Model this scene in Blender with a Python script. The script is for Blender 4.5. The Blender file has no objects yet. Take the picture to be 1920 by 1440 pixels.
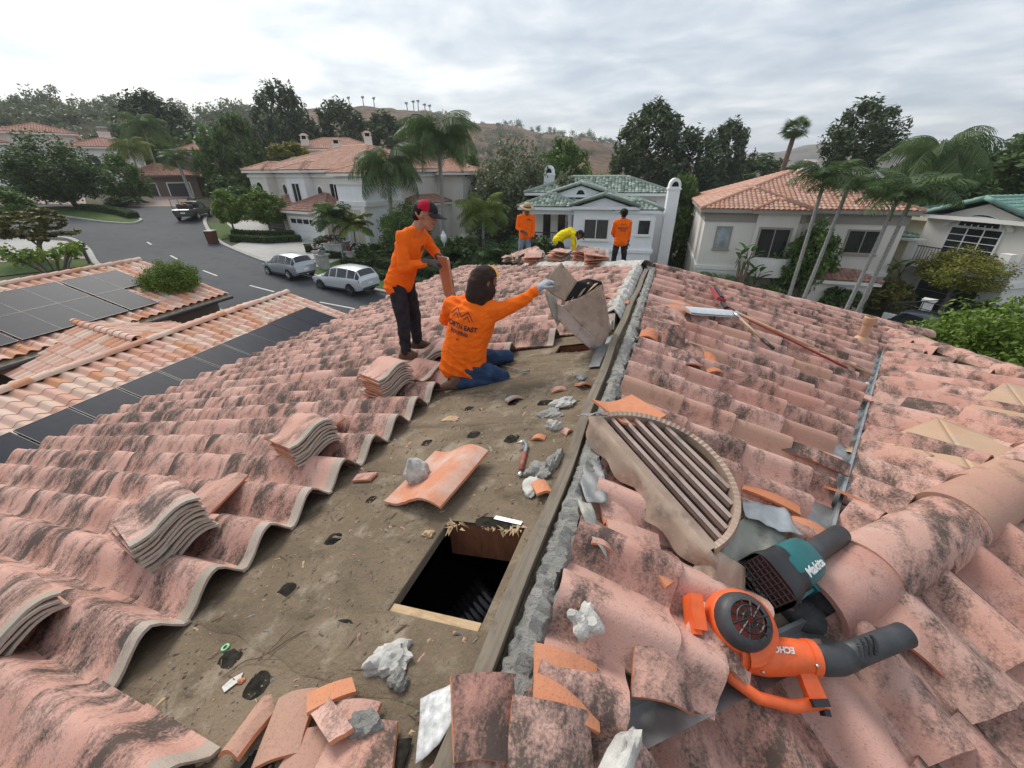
import bpy, bmesh, math, random
import numpy as np
from mathutils import Vector, Matrix
from mathutils.bvhtree import BVHTree

random.seed(7)
RS = np.random.RandomState(11)
scene = bpy.context.scene
COL = scene.collection
R_ = math.radians

# ---------------------------------------------------------------- camera
# World frame: +Y runs along the main ridge of the house, z = 0 is the ridge deck.
CAM_F = 745.0 / 1920.0                # focal length in picture widths (phone ultra-wide)
CAM_PITCH, CAM_ROLL, CAM_YAW = R_(28.2), R_(-0.4), R_(21.3)
CAM_POS = Vector((0.336, 0.0, 1.40))
_f = Vector((-math.sin(CAM_YAW) * math.cos(CAM_PITCH), math.cos(CAM_YAW) * math.cos(CAM_PITCH), -math.sin(CAM_PITCH)))
_r0 = Vector((math.cos(CAM_YAW), math.sin(CAM_YAW), 0))
_u0 = _r0.cross(_f)
_r = _r0 * math.cos(CAM_ROLL) + _u0 * math.sin(CAM_ROLL)
_u = -_r0 * math.sin(CAM_ROLL) + _u0 * math.cos(CAM_ROLL)
cam_data = bpy.data.cameras.new("camera")
cam_data.sensor_width = 36.0
cam_data.lens = CAM_F * 36.0
cam_data.clip_start = 0.05
cam_data.clip_end = 9000.0
cam = bpy.data.objects.new("camera", cam_data)
COL.objects.link(cam)
cam.matrix_world = Matrix(((_r.x, _u.x, -_f.x, CAM_POS.x), (_r.y, _u.y, -_f.y, CAM_POS.y), (_r.z, _u.z, -_f.z, CAM_POS.z), (0, 0, 0, 1)))
scene.camera = cam

# ---------------------------------------------------------------- sky, sun, exposure
SUN_EL, SUN_PLAN = R_(43), R_(148)     # soft sun behind cloud, up and to the left
sun_dir = Vector((math.cos(SUN_PLAN) * math.cos(SUN_EL), math.sin(SUN_PLAN) * math.cos(SUN_EL), math.sin(SUN_EL)))
world = bpy.data.worlds.new("World")
scene.world = world
world.use_nodes = True
wn, wl = world.node_tree.nodes, world.node_tree.links
wn.clear()
def W(t, **k):
    n = wn.new(t)
    for a, b in k.items():
        setattr(n, a, b)
    return n
def wmath(op, a, b=None, c=None):
    n = W("ShaderNodeMath", operation=op)
    for i, v in enumerate((a, b, c)):
        if v is None: continue
        if isinstance(v, (int, float)): n.inputs[i].default_value = v
        else: wl.new(v, n.inputs[i])
    return n.outputs[0]
sky = W("ShaderNodeTexSky", sky_type='NISHITA', sun_disc=False)
sky.sun_elevation = SUN_EL
sky.sun_rotation = math.pi / 2 - SUN_PLAN
sky.air_density = 1.0; sky.dust_density = 2.0
tc = W("ShaderNodeTexCoord")
sep = W("ShaderNodeSeparateXYZ"); wl.new(tc.outputs["Generated"], sep.inputs[0])
zc = wmath('ADD', wmath('MAXIMUM', sep.outputs[2], 0.0), 0.13)
cmb = W("ShaderNodeCombineXYZ")
wl.new(wmath('DIVIDE', sep.outputs[0], zc), cmb.inputs[0])
wl.new(wmath('DIVIDE', sep.outputs[1], zc), cmb.inputs[1])
n1 = W("ShaderNodeTexNoise"); n1.inputs["Scale"].default_value = 1.5; n1.inputs["Detail"].default_value = 7; n1.inputs["Roughness"].default_value = 0.55; n1.inputs["Distortion"].default_value = 0.25
mp = W("ShaderNodeMapping"); mp.inputs["Scale"].default_value = (1.0, 1.1, 1); mp.inputs["Rotation"].default_value = (0, 0, 0.5)
wl.new(cmb.outputs[0], mp.inputs[0]); wl.new(mp.outputs[0], n1.inputs["Vector"])
ramp = W("ShaderNodeValToRGB")
ramp.color_ramp.elements[0].position = 0.36; ramp.color_ramp.elements[0].color = (2.75, 3.2, 3.75, 1)
ramp.color_ramp.elements[1].position = 0.64; ramp.color_ramp.elements[1].color = (5.1, 5.3, 5.5, 1)
e = ramp.color_ramp.elements.new(0.50); e.color = (3.75, 4.1, 4.5, 1)
wl.new(n1.outputs["Fac"], ramp.inputs[0])
vd = W("ShaderNodeVectorMath", operation='DOT_PRODUCT'); wl.new(tc.outputs["Generated"], vd.inputs[0])
vd.inputs[1].default_value = Vector((-.92, .40, 0.22)).normalized()
glow = wmath('POWER', wmath('MAXIMUM', vd.outputs["Value"], 0.0), 5.0)
gl2 = wmath('ADD', wmath('MULTIPLY', glow, 0.75), 1.0)
warm = W("ShaderNodeMix", data_type='RGBA', blend_type='MULTIPLY'); warm.inputs[0].default_value = 1.0
wl.new(ramp.outputs[0], warm.inputs[6])
gc = W("ShaderNodeCombineColor")
wl.new(gl2, gc.inputs[0]); wl.new(wmath('ADD', wmath('MULTIPLY', glow, 0.66), 1.0), gc.inputs[1]); wl.new(wmath('ADD', wmath('MULTIPLY', glow, 0.48), 1.0), gc.inputs[2])
wl.new(gc.outputs[0], warm.inputs[7])
mixs = W("ShaderNodeMix", data_type='RGBA'); mixs.inputs[0].default_value = 0.90
wl.new(sky.outputs[0], mixs.inputs[6]); wl.new(warm.outputs[2], mixs.inputs[7])
bg = W("ShaderNodeBackground"); bg.inputs[1].default_value = 0.10
wl.new(mixs.outputs[2], bg.inputs[0])
wo = W("ShaderNodeOutputWorld"); wl.new(bg.outputs[0], wo.inputs[0])

sun_data = bpy.data.lights.new("sun", 'SUN')
sun_data.energy = 1.5
sun_data.angle = R_(24)
sun_data.color = (1.0, 0.95, 0.88)
sun = bpy.data.objects.new("sun", sun_data)
COL.objects.link(sun)
sun.rotation_euler = (-sun_dir).to_track_quat('-Z', 'Y').to_euler()

scene.view_settings.view_transform = 'Standard'
scene.view_settings.look = 'None'
scene.view_settings.exposure = 0.88
scene.view_settings.gamma = 1.0
scene.view_settings.use_curve_mapping = False
scene.cycles.max_bounces = 6
scene.cycles.diffuse_bounces = 3
scene.cycles.glossy_bounces = 2
scene.cycles.transmission_bounces = 3
scene.cycles.volume_bounces = 0
scene.cycles.transparent_max_bounces = 6
# ---------------------------------------------------------------- helpers
def fast_mesh(name, V, Fq, smooth=False, mats=None, midx=None, attr=None):
    """V (n,3), Fq (m,k) constant face size."""
    V = np.asarray(V, np.float32); Fq = np.asarray(Fq, np.int32)
    me = bpy.data.meshes.new(name)
    m, k = Fq.shape
    me.vertices.add(len(V)); me.vertices.foreach_set("co", V.ravel())
    me.loops.add(m * k); me.loops.foreach_set("vertex_index", Fq.ravel())
    me.polygons.add(m)
    me.polygons.foreach_set("loop_start", np.arange(0, m * k, k, dtype=np.int32))
    me.polygons.foreach_set("loop_total", np.full(m, k, np.int32))
    if midx is not None: me.polygons.foreach_set("material_index", np.asarray(midx, np.int32))
    me.polygons.foreach_set("use_smooth", np.full(m, smooth))
    for mt in (mats or []): me.materials.append(mt)
    if attr is not None:
        a = me.attributes.new("rnd", 'FLOAT', 'POINT'); a.data.foreach_set("value", np.asarray(attr, np.float32))
    me.update(calc_edges=True)
    return me

class MB:
    """collects shapes into one mesh"""
    def __init__(s): s.v = []; s.f = []; s.m = []
    def add(s, vs, fs, m=0):
        o = len(s.v)
        s.v.extend([tuple(v) for v in vs])
        for f in fs: s.f.append(tuple(i + o for i in f)); s.m.append(m)
        return s
    def box(s, c, d, rot=None, m=0, taper=1.0):
        x, y, z = d[0] / 2, d[1] / 2, d[2] / 2; t = taper
        vs = [Vector(p) for p in ((-x, -y, -z), (x, -y, -z), (x, y, -z), (-x, y, -z), (-x * t, -y * t, z), (x * t, -y * t, z), (x * t, y * t, z), (-x * t, y * t, z))]
        if rot is not None: vs = [rot @ v for v in vs]
        c = Vector(c)
        return s.add([v + c for v in vs], [(0, 3, 2, 1), (4, 5, 6, 7), (0, 1, 5, 4), (1, 2, 6, 5), (2, 3, 7, 6), (3, 0, 4, 7)], m)
    def bbox(s, x0, x1, y0, y1, z0, z1, m=0):
        return s.box(((x0 + x1) / 2, (y0 + y1) / 2, (z0 + z1) / 2), (x1 - x0, y1 - y0, z1 - z0), m=m)
    def tube(s, pts, rad, n=8, m=0, caps=True, squash=1.0):
        pts = [Vector(p) for p in pts]
        if isinstance(rad, (int, float)): rad = [rad] * len(pts)
        rings = []; ref = None
        for i, p in enumerate(pts):
            t = (pts[min(i + 1, len(pts) - 1)] - pts[max(i - 1, 0)])
            t = t.normalized() if t.length > 1e-9 else Vector((0, 0, 1))
            if ref is None:
                ref = Vector((0, 0, 1)) if abs(t.z) < .9 else Vector((1, 0, 0))
            a = ref - t * ref.dot(t)
            if a.length < 1e-6: a = Vector((1, 0, 0)) - t * t.x
            a.normalize(); b = t.cross(a); ref = a
            rings.append([p + (a * math.cos(2 * math.pi * j / n) * squash + b * math.sin(2 * math.pi * j / n)) * rad[i] for j in range(n)])
        vs = [v for r in rings for v in r]; fs = []
        for i in range(len(rings) - 1):
            for j in range(n):
                k = (j + 1) % n
                fs.append((i * n + j, i * n + k, (i + 1) * n + k, (i + 1) * n + j))
        if caps:
            fs.append(tuple(range(n - 1, -1, -1))); fs.append(tuple(range((len(rings) - 1) * n, len(rings) * n)))
        return s.add(vs, fs, m)
    def lathe(s, prof, c=(0, 0, 0), n=16, m=0, rot=None):
        c = Vector(c); vs = []; fs = []
        for r, z in prof:
            for j in range(n):
                v = Vector((r * math.cos(2 * math.pi * j / n), r * math.sin(2 * math.pi * j / n), z))
                vs.append((rot @ v if rot is not None else v) + c)
        for i in range(len(prof) - 1):
            for j in range(n):
                k = (j + 1) % n
                fs.append((i * n + j, i * n + k, (i + 1) * n + k, (i + 1) * n + j))
        fs.append(tuple(range(n - 1, -1, -1))); fs.append(tuple(range((len(prof) - 1) * n, len(prof) * n)))
        return s.add(vs, fs, m)
    def prism(s, poly, axis_vec, m=0):
        """poly: list of 3D points (planar), extruded by axis_vec"""
        n = len(poly); a = Vector(axis_vec)
        vs = [Vector(p) for p in poly] + [Vector(p) + a for p in poly]
        fs = [tuple(range(n - 1, -1, -1)), tuple(range(n, 2 * n))]
        for i in range(n):
            j = (i + 1) % n; fs.append((i, j, n + j, n + i))
        return s.add(vs, fs, m)
    def grid(s, P, m=0, flip=False):
        """P[i][j] points"""
        a, b = len(P), len(P[0]); vs = [p for r in P for p in r]; fs = []
        for i in range(a - 1):
            for j in range(b - 1):
                f = (i * b + j, i * b + j + 1, (i + 1) * b + j + 1, (i + 1) * b + j)
                fs.append(f[::-1] if flip else f)
        return s.add(vs, fs, m)
    def sphere(s, c, r, n=10, m=0, sc=(1, 1, 1), rot=None):
        prof = [(max(1e-4, r * math.sin(math.pi * i / (n // 2 + 1))), -r * math.cos(math.pi * i / (n // 2 + 1))) for i in range(n // 2 + 2)]
        vs = []; fs = []; c = Vector(c)
        for rr, z in prof:
            for j in range(n):
                v = Vector((rr * math.cos(2 * math.pi * j / n) * sc[0], rr * math.sin(2 * math.pi * j / n) * sc[1], z * sc[2]))
                vs.append((rot @ v if rot is not None else v) + c)
        for i in range(len(prof) - 1):
            for j in range(n):
                k = (j + 1) % n; fs.append((i * n + j, i * n + k, (i + 1) * n + k, (i + 1) * n + j))
        return s.add(vs, fs, m)
    def mesh(s, name, mats, smooth=False, fix=True):
        me = bpy.data.meshes.new(name)
        me.from_pydata(s.v, [], s.f)
        for mt in (mats if isinstance(mats, (list, tuple)) else [mats]): me.materials.append(mt)
        if s.f:
            me.polygons.foreach_set("material_index", s.m)
            me.polygons.foreach_set("use_smooth", [smooth] * len(s.f))
        me.update()
        if fix:
            bm = bmesh.new(); bm.from_mesh(me)
            bmesh.ops.recalc_face_normals(bm, faces=bm.faces)
            bm.to_mesh(me); bm.free()
        return me
    def build(s, name, mats, parent=None, smooth=False, fix=True, auto=None):
        me = s.mesh(name, mats, smooth, fix)
        if auto is not None: autosmooth(me, auto)
        return link(name, me, parent)

def autosmooth(me, deg=35):
    me.polygons.foreach_set("use_smooth", [True] * len(me.polygons))
    try: me.set_sharp_from_angle(angle=R_(deg))
    except Exception: pass

def link(name, me, parent=None, mw=None):
    o = bpy.data.objects.new(name, me); COL.objects.link(o)
    if parent is not None: o.parent = parent
    if mw is not None: o.matrix_local = mw
    return o

def tag(o, label=None, cat=None, group=None, kind=None):
    if label: o["label"] = label
    if cat: o["category"] = cat
    if group: o["group"] = group
    if kind: o["kind"] = kind
    return o
def structure(o): return tag(o, kind="structure")

def thing(name, label, cat, loc=(0, 0, 0), rz=0.0, group=None):
    o = bpy.data.objects.new(name, None); COL.objects.link(o)
    o.location = loc; o.rotation_euler = (0, 0, rz); o.empty_display_size = .1
    return tag(o, label, cat, group)

def kids(o): return [c for c in bpy.data.objects if c.parent == o]
def copy_tree(o, parent=None, tree=None):
    if tree is None:
        tree = {}
        for c in COL.objects:
            if c.parent: tree.setdefault(c.parent.name, []).append(c)
    c = o.copy(); COL.objects.link(c); c.parent = parent
    for ch in tree.get(o.name, []): copy_tree(ch, c, tree)
    return c

def rot_to(d, up=(0, 0, 1)):
    """matrix with local x along d, z near up"""
    x = Vector(d).normalized(); z = Vector(up); z = (z - x * z.dot(x)).normalized(); y = z.cross(x)
    return Matrix(((x.x, y.x, z.x), (x.y, y.y, z.y), (x.z, y.z, z.z)))
def frame(o, d, n):
    m = rot_to(d, n).to_4x4(); m.translation = Vector(o); return m
def TRS(loc, rx=0, ry=0, rz=0, s=1.0):
    return Matrix.Translation(Vector(loc)) @ Matrix.Rotation(rz, 4, 'Z') @ Matrix.Rotation(ry, 4, 'Y') @ Matrix.Rotation(rx, 4, 'X') @ Matrix.Scale(s, 4)

def gz(x, y):
    """height of the ground: the street climbs to the left; the lots by the camera are cut lower"""
    z = -6.33 - .0773 * min(max(x, -85), 2) - .0286 * min(max(y, -20), 25)
    k = min(max((x + 27) / 8, 0), 1) * min(max((13.0 - y) / 3, 0), 1)
    return z - 1.6 * k
# ---------------------------------------------------------------- materials
MATS = {}
class NT:
    def __init__(s, name):
        s.mat = bpy.data.materials.new(name); s.mat.use_nodes = True
        s.n = s.mat.node_tree.nodes; s.l = s.mat.node_tree.links
        s.p = s.n["Principled BSDF"]; s.out = s.n["Material Output"]
    def new(s, t, **k):
        x = s.n.new(t)
        for a, b in k.items(): setattr(x, a, b)
        return x
    def con(s, a, b): s.l.new(a, b)
    def setin(s, sock, v):
        if isinstance(v, bpy.types.NodeSocket): s.l.new(v, sock)
        else: sock.default_value = v
    def noise(s, vec, scale, detail=4, rough=.55, dist=0.0):
        x = s.new("ShaderNodeTexNoise"); x.inputs["Scale"].default_value = scale; x.inputs["Detail"].default_value = detail
        x.inputs["Roughness"].default_value = rough; x.inputs["Distortion"].default_value = dist
        if vec is not None: s.con(vec, x.inputs["Vector"])
        return x.outputs["Fac"]
    def ramp(s, fac, a, b, ca=(0, 0, 0, 1), cb=(1, 1, 1, 1)):
        x = s.new("ShaderNodeValToRGB"); x.color_ramp.elements[0].position = a; x.color_ramp.elements[1].position = b
        x.color_ramp.elements[0].color = ca; x.color_ramp.elements[1].color = cb
        s.con(fac, x.inputs[0]); return x.outputs[0]
    def mix(s, fac, a, b, blend='MIX'):
        x = s.new("ShaderNodeMix", data_type='RGBA', blend_type=blend)
        s.setin(x.inputs[0], fac); s.setin(x.inputs[6], a); s.setin(x.inputs[7], b); return x.outputs[2]
    def math(s, op, a, b=0.0, clamp=False):
        x = s.new("ShaderNodeMath", operation=op); x.use_clamp = clamp
        s.setin(x.inputs[0], a); s.setin(x.inputs[1], b); return x.outputs[0]
    def pos(s): return s.new("ShaderNodeNewGeometry").outputs["Position"]
    def obj(s): return s.new("ShaderNodeTexCoord").outputs["Object"]
    def rand(s):
        a = s.new("ShaderNodeAttribute"); a.attribute_name = "rnd"
        o = s.new("ShaderNodeObjectInfo")
        return s.math('FRACT', s.math('ADD', a.outputs["Fac"], o.outputs["Random"]))
    def mapping(s, vec, scale=(1, 1, 1), rot=(0, 0, 0), loc=(0, 0, 0)):
        x = s.new("ShaderNodeMapping"); x.inputs["Scale"].default_value = scale; x.inputs["Rotation"].default_value = rot; x.inputs["Location"].default_value = loc
        s.con(vec, x.inputs[0]); return x.outputs[0]
    def bump(s, h, dist=.01, strength=.6):
        x = s.new("ShaderNodeBump"); x.inputs["Strength"].default_value = strength; x.inputs["Distance"].default_value = dist
        s.con(h, x.inputs["Height"]); s.con(x.outputs[0], s.p.inputs["Normal"]); return s
    def base(s, c, rough=.8, metal=0.0, spec=None):
        s.setin(s.p.inputs["Base Color"], c); s.setin(s.p.inputs["Roughness"], rough); s.setin(s.p.inputs["Metallic"], metal)
        if spec is not None: s.p.inputs["Specular IOR Level"].default_value = spec
        return s

def rgb(*c): return (c[0], c[1], c[2], 1.0)
def plain(name, c, rough=.7, metal=0.0, var=.12, nscale=6.0, bump=0.0, bscale=60, spec=None):
    if name in MATS: return MATS[name]
    t = NT(name); p = t.obj()
    f = t.noise(p, nscale, 5)
    lo = rgb(*[x * (1 - var) for x in c]); hi = rgb(*[min(1, x * (1 + var)) for x in c])
    t.base(t.mix(t.ramp(f, .3, .7), lo, hi), rough, metal, spec)
    if bump: t.bump(t.noise(p, bscale, 3), bump)
    MATS[name] = t.mat; return t.mat

def tile_mat(name, cols, stain=.5, stain_c=(.045, .042, .036), speck=1.0, pale=.35, palec=(.62, .50, .44), olive=0.0, streak=True, thr=.50):
    t = NT(name); pos = t.pos(); r = t.rand()
    # per tile colour
    rp = t.new("ShaderNodeValToRGB"); rp.color_ramp.interpolation = 'LINEAR'
    els = rp.color_ramp.elements; els[0].position = 0; els[0].color = rgb(*cols[0]); els[1].position = 1; els[1].color = rgb(*cols[-1])
    for i, c in enumerate(cols[1:-1]): e = els.new((i + 1) / (len(cols) - 1)); e.color = rgb(*c)
    r2 = t.math('FRACT', t.math('MULTIPLY', r, 7.31))
    t.con(r2, rp.inputs[0])
    off = t.new("ShaderNodeCombineXYZ"); t.con(t.math('MULTIPLY', r, 37.0), off.inputs[0]); t.con(t.math('MULTIPLY', r, 53.0), off.inputs[1])
    va = t.new("ShaderNodeVectorMath", operation='ADD'); t.con(pos, va.inputs[0]); t.con(off.outputs[0], va.inputs[1]); v = va.outputs[0]
    c = rp.outputs[0]
    blot = t.noise(v, 5.0, 5, .6)
    c = t.mix(t.math('MULTIPLY', t.ramp(blot, .45, .75), pale), c, rgb(*palec))
    # dark lichen: big patches (world) broken up by fine grain
    big = t.noise(t.mapping(v, (4.3, 2.5, 2.8) if streak else (3, 3, 3)), 1.0, 6, .68, .5)
    fine = t.noise(v, 95, 3, .7)
    mid = t.noise(t.mapping(v, (17, 9, 10)), 1.0, 4, .65)
    m = t.math('ADD', big, t.math('MULTIPLY', t.math('SUBTRACT', fine, .5),   .34 * speck))
    m = t.math('ADD', m, t.math('MULTIPLY', t.math('SUBTRACT', mid, .5), .36))
    m = t.math('ADD', m, t.math('MULTIPLY', t.math('SUBTRACT', r, .5), .10))
    k = t.ramp(m, thr - .02, thr + .17)
    c = t.mix(t.math('MULTIPLY', k, stain), c, rgb(*stain_c))
    if olive:
        ol = t.ramp(t.noise(v, 3.1, 5, .6), .52, .7)
        c = t.mix(t.math('MULTIPLY', ol, olive), c, rgb(.20, .18, .11))
    sp = t.ramp(t.noise(v, 160, 2, .6), .60, .68)
    c = t.mix(t.math('MULTIPLY', sp, .35 * speck), c, rgb(.05, .045, .04))
    t.base(c, .86, 0, .25)
    t.bump(t.math('ADD', fine, t.math('MULTIPLY', blot, 2.0)), .004, .55)
    return t.mat

M_TILE = tile_mat("weathered_pink_clay", [(.52, .265, .205), (.60, .345, .28), (.46, .235, .185), (.64, .385, .315), (.55, .29, .22), (.50, .30, .245)], stain=.88, thr=.47)
M_TILE_L = tile_mat("weathered_pink_clay_streaked", [(.52, .275, .215), (.60, .34, .275), (.50, .275, .22), (.62, .36, .29), (.55, .31, .25)], stain=.90, thr=.44, speck=1.1)
M_HEAD = tile_mat("tile_head_lap", [(.40, .33, .27), (.46, .38, .32), (.36, .30, .24)], stain=.5, thr=.56, pale=.3, palec=(.42, .40, .33))
M_TILEB = tile_mat("fresh_clay_break", [(.58, .22, .11), (.62, .26, .14), (.55, .20, .10)], stain=.25, thr=.62, pale=.2, palec=(.60, .36, .26))
M_DUSTY = tile_mat("dusted_orange_clay", [(.60, .27, .16), (.58, .25, .15)], stain=.1, thr=.7, pale=.9, palec=(.62, .52, .47))
M_TAN = tile_mat("tan_clay", [(.46, .27, .20), (.50, .29, .21), (.44, .25, .19)], stain=.5, thr=.55, pale=.3, palec=(.50, .36, .24))
M_TILEG = tile_mat("neighbour_blend_clay", [(.62, .40, .30), (.70, .54, .43), (.64, .36, .27), (.58, .27, .14), (.66, .42, .34), (.70, .52, .42), (.66, .38, .30), (.58, .29, .17)], stain=.08, thr=.62, speck=.35, pale=.15)
M_FARTILE = {}
def far_tile(name, cols, stain=.3):
    if name not in M_FARTILE: M_FARTILE[name] = tile_mat(name, cols, stain=stain, thr=.55, speck=.4, pale=.25)
    return M_FARTILE[name]
M_RED = far_tile("far_red_tile", [(.42, .19, .13), (.52, .27, .20), (.46, .23, .17), (.55, .33, .26)])
M_REDC = far_tile("far_salmon_tile", [(.50, .26, .18), (.56, .34, .25), (.52, .24, .17), (.60, .42, .33)])
M_BROWN = far_tile("far_brown_tile", [(.30, .15, .11), (.40, .22, .17), (.34, .19, .15)])
M_GREENT = tile_mat("glazed_green_tile", [(.07, .12, .085), (.12, .18, .135), (.34, .38, .34), (.15, .21, .165), (.50, .53, .49)], stain=.15, thr=.6, speck=.2, pale=.35, palec=(.5, .55, .5))  # palest tones put white glints of the glaze into the tile colour
M_TEALT = tile_mat("weathered_teal_tile", [(.13, .26, .22), (.18, .32, .27), (.15, .28, .24), (.24, .38, .32)], stain=.3, thr=.58, speck=.3, pale=.3, palec=(.4, .5, .44))

def felt_mat():
    t = NT("roof_felt"); p = t.pos()
    c = t.mix(t.ramp(t.noise(p, 1.6, 6, .6), .3, .7), rgb(.155, .116, .078), rgb(.26, .198, .136))
    c = t.mix(t.math('MULTIPLY', t.ramp(t.noise(t.mapping(p, (1, 2.2, 1)), 2.2, 6, .65, .5), .50, .72), .7), c, rgb(.075, .060, .042))
    c = t.mix(t.math('MULTIPLY', t.ramp(t.noise(p, 4.5, 7, .7), .52, .66), .75), c, rgb(.36, .30, .225))
    c = t.mix(t.math('MULTIPLY', t.ramp(t.noise(p, 2.7, 5, .6), .66, .76), .55), c, rgb(.20, .095, .04))
    c = t.mix(t.math('MULTIPLY', t.ramp(t.noise(p, 130, 3, .6), .62, .70), .55), c, rgb(.33, .28, .21))
    c = t.mix(t.math('MULTIPLY', t.ramp(t.noise(p, 90, 3, .7), .60, .70), .5), c, rgb(.03, .026, .02))
    t.base(c, .93, 0, .15); t.bump(t.math('ADD', t.noise(p, 45, 5, .7), t.math('MULTIPLY', t.noise(p, 9, 4), 2.5)), .012, .8)
    return t.mat
M_FELT = felt_mat()
def wood_mat(name, a, b, grain=(2, 40, 40)):
    t = NT(name); p = t.mapping(t.obj(), grain)
    g = t.noise(p, 1.0, 6, .65, 1.2)
    c = t.mix(t.ramp(g, .3, .7), rgb(*a), rgb(*b)); c = t.mix(t.math('MULTIPLY', t.ramp(t.noise(t.pos(), 14, 4), .55, .75), .5), c, rgb(a[0] * .4, a[1] * .4, a[2] * .4))
    t.base(c, .85); t.bump(g, .004); return t.mat
M_BOARD = wood_mat("grey_weathered_timber", (.16, .125, .09), (.27, .225, .17), (40, 2, 40))
M_TIMBER = wood_mat("red_brown_timber", (.15, .05, .022), (.25, .095, .045), (30, 6, 6))
M_PLY = wood_mat("pale_ply", (.40, .26, .14), (.56, .40, .24), (5, 30, 30))
def mortar_mat():
    t = NT("grey_mortar"); p = t.pos()
    c = t.mix(t.ramp(t.noise(p, 6, 6, .65), .3, .7), rgb(.30, .29, .265), rgb(.52, .50, .46))
    c = t.mix(t.math('MULTIPLY', t.ramp(t.noise(p, 11, 5, .6), .6, .72), .6), c, rgb(.14, .13, .115))
    t.base(c, .95, 0, .1); t.bump(t.math('ADD', t.noise(p, 60, 6, .75), t.math('MULTIPLY', t.noise(p, 17, 4, .7), 2.0)), .022, 1.0); return t.mat
M_MORTAR = mortar_mat()
M_MORTARL = plain("pale_mortar", (.50, .48, .44), .95, var=.3, nscale=14, bump=.012, bscale=70)
def rust_mat(name, a, b, cdark):
    t = NT(name); p = t.obj()
    c = t.mix(t.ramp(t.noise(t.mapping(p, (3, 3, 3)), 1.3, 6, .6, .4), .3, .7), rgb(*a), rgb(*b))
    c = t.mix(t.math('MULTIPLY', t.ramp(t.noise(p, 7, 6, .65), .54, .70), .75), c, rgb(*cdark))
    c = t.mix(t.math('MULTIPLY', t.ramp(t.noise(p, 40, 4, .6), .60, .72), .4), c, rgb(.55, .50, .44))
    t.base(c, .62, .25); t.bump(t.noise(p, 12, 4), .006, .5); return t.mat
M_RUST = rust_mat("stained_tan_sheet_metal", (.32, .225, .165), (.46, .34, .26), (.17, .12, .095))
M_LOUVER = rust_mat("dusty_pink_louver_metal", (.32, .24, .21), (.52, .39, .33), (.15, .11, .095))
M_GALV = plain("galvanised_sheet", (.42, .43, .43), .38, .7, .25, 8, .003, 20)
M_OLDZINC = rust_mat("mottled_zinc", (.30, .28, .22), (.46, .45, .41), (.15, .14, .09))
M_LEAD = plain("grey_lead_sheet", (.23, .23, .23), .6, .35, .25, 7, .006, 22)
M_TANPAINT = rust_mat("tan_painted_vent_metal", (.50, .31, .19), (.54, .37, .25), (.36, .31, .27))
M_BLACK = plain("black_plastic", (.018, .018, .019), .45, 0, .3, 10)
M_GREYPL = plain("dark_grey_plastic", (.045, .047, .05), .5, 0, .3, 14, .002)
M_ORANGE = plain("orange_plastic", (.80, .13, .03), .42, 0, .16, 18, .001)
M_TEAL = plain("teal_plastic", (.012, .13, .135), .4, 0, .15, 12)
M_WHITE = plain("white_paint", (.74, .74, .73), .6, 0, .06)
M_PRINT = plain("white_print", (.78, .78, .76), .6, 0, .02)
M_DARKPRINT = plain("navy_shirt_print", (.03, .025, .04), .8, 0, .1)
M_TAR = plain("black_tar", (.030, .027, .022), 1.0, 0, .6, 25, .012, 60, .05)
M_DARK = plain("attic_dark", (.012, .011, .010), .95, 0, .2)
M_CHROME = plain("steel", (.55, .55, .55), .3, 1.0, .1)

def stucco(name, c):
    if name in MATS: return MATS[name]
    t = NT(name); p = t.pos()
    col = t.mix(t.ramp(t.noise(p, .7, 5), .3, .7), rgb(*[x * .93 for x in c]), rgb(*[min(1, x * 1.04) for x in c]))
    col = t.mix(t.math('MULTIPLY', t.ramp(t.noise(t.mapping(p, (2.5, 2.5, .35)), 1.0, 5, .6), .55, .8), .25), col, rgb(*[x * .72 for x in c]))
    t.base(col, .9, 0, .2); t.bump(t.noise(p, 25, 4), .01, .3); MATS[name] = t.mat; return t.mat
M_ST_WHITE = stucco("blue_white_stucco", (.86, .87, .88))
M_ST_CREAM = stucco("cream_stucco", (.75, .71, .65))
M_ST_GREY = stucco("warm_grey_stucco", (.72, .69, .64))
M_ST_BEIGE = stucco("beige_stucco", (.60, .55, .47))
M_ST_YEL = stucco("yellow_cream_stucco", (.68, .61, .46))
M_ST_BROWN = stucco("brown_stone_wall", (.20, .15, .12))
M_TRIM = stucco("pale_trim", (.80, .78, .74))
M_TAUPE = stucco("taupe_trim", (.34, .31, .28))
def glass_mat(name, c, rough=.12):
    t = NT(name); p = t.obj()
    t.base(t.mix(t.ramp(t.noise(p, 1.2, 3), .35, .65), rgb(*[x * .6 for x in c]), rgb(*[x * 1.3 for x in c])), rough, 0, .6); MATS[name] = t.mat; return t.mat
M_GLASS = glass_mat("dark_window_glass", (.020, .022, .026), .15)
M_GLASSL = glass_mat("pale_blind_glass", (.30, .34, .36), .3)
M_CARGLASS = glass_mat("car_glass", (.012, .014, .018), .06)
def panel_mat():
    t = NT("solar_cell"); p = t.obj()
    br = t.new("ShaderNodeTexBrick"); br.offset = 0; br.inputs["Scale"].default_value = 1.0; br.inputs["Mortar Size"].default_value = .004
    br.inputs["Brick Width"].default_value = .158; br.inputs["Row Height"].default_value = .158
    br.inputs["Color1"].default_value = rgb(.020, .023, .034); br.inputs["Color2"].default_value = rgb(.024, .028, .040); br.inputs["Mortar"].default_value = rgb(.022, .026, .04)
    t.con(p, br.inputs["Vector"]); t.base(br.outputs[0], .38, 0, .03); return t.mat
M_SOLAR = panel_mat()

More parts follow.
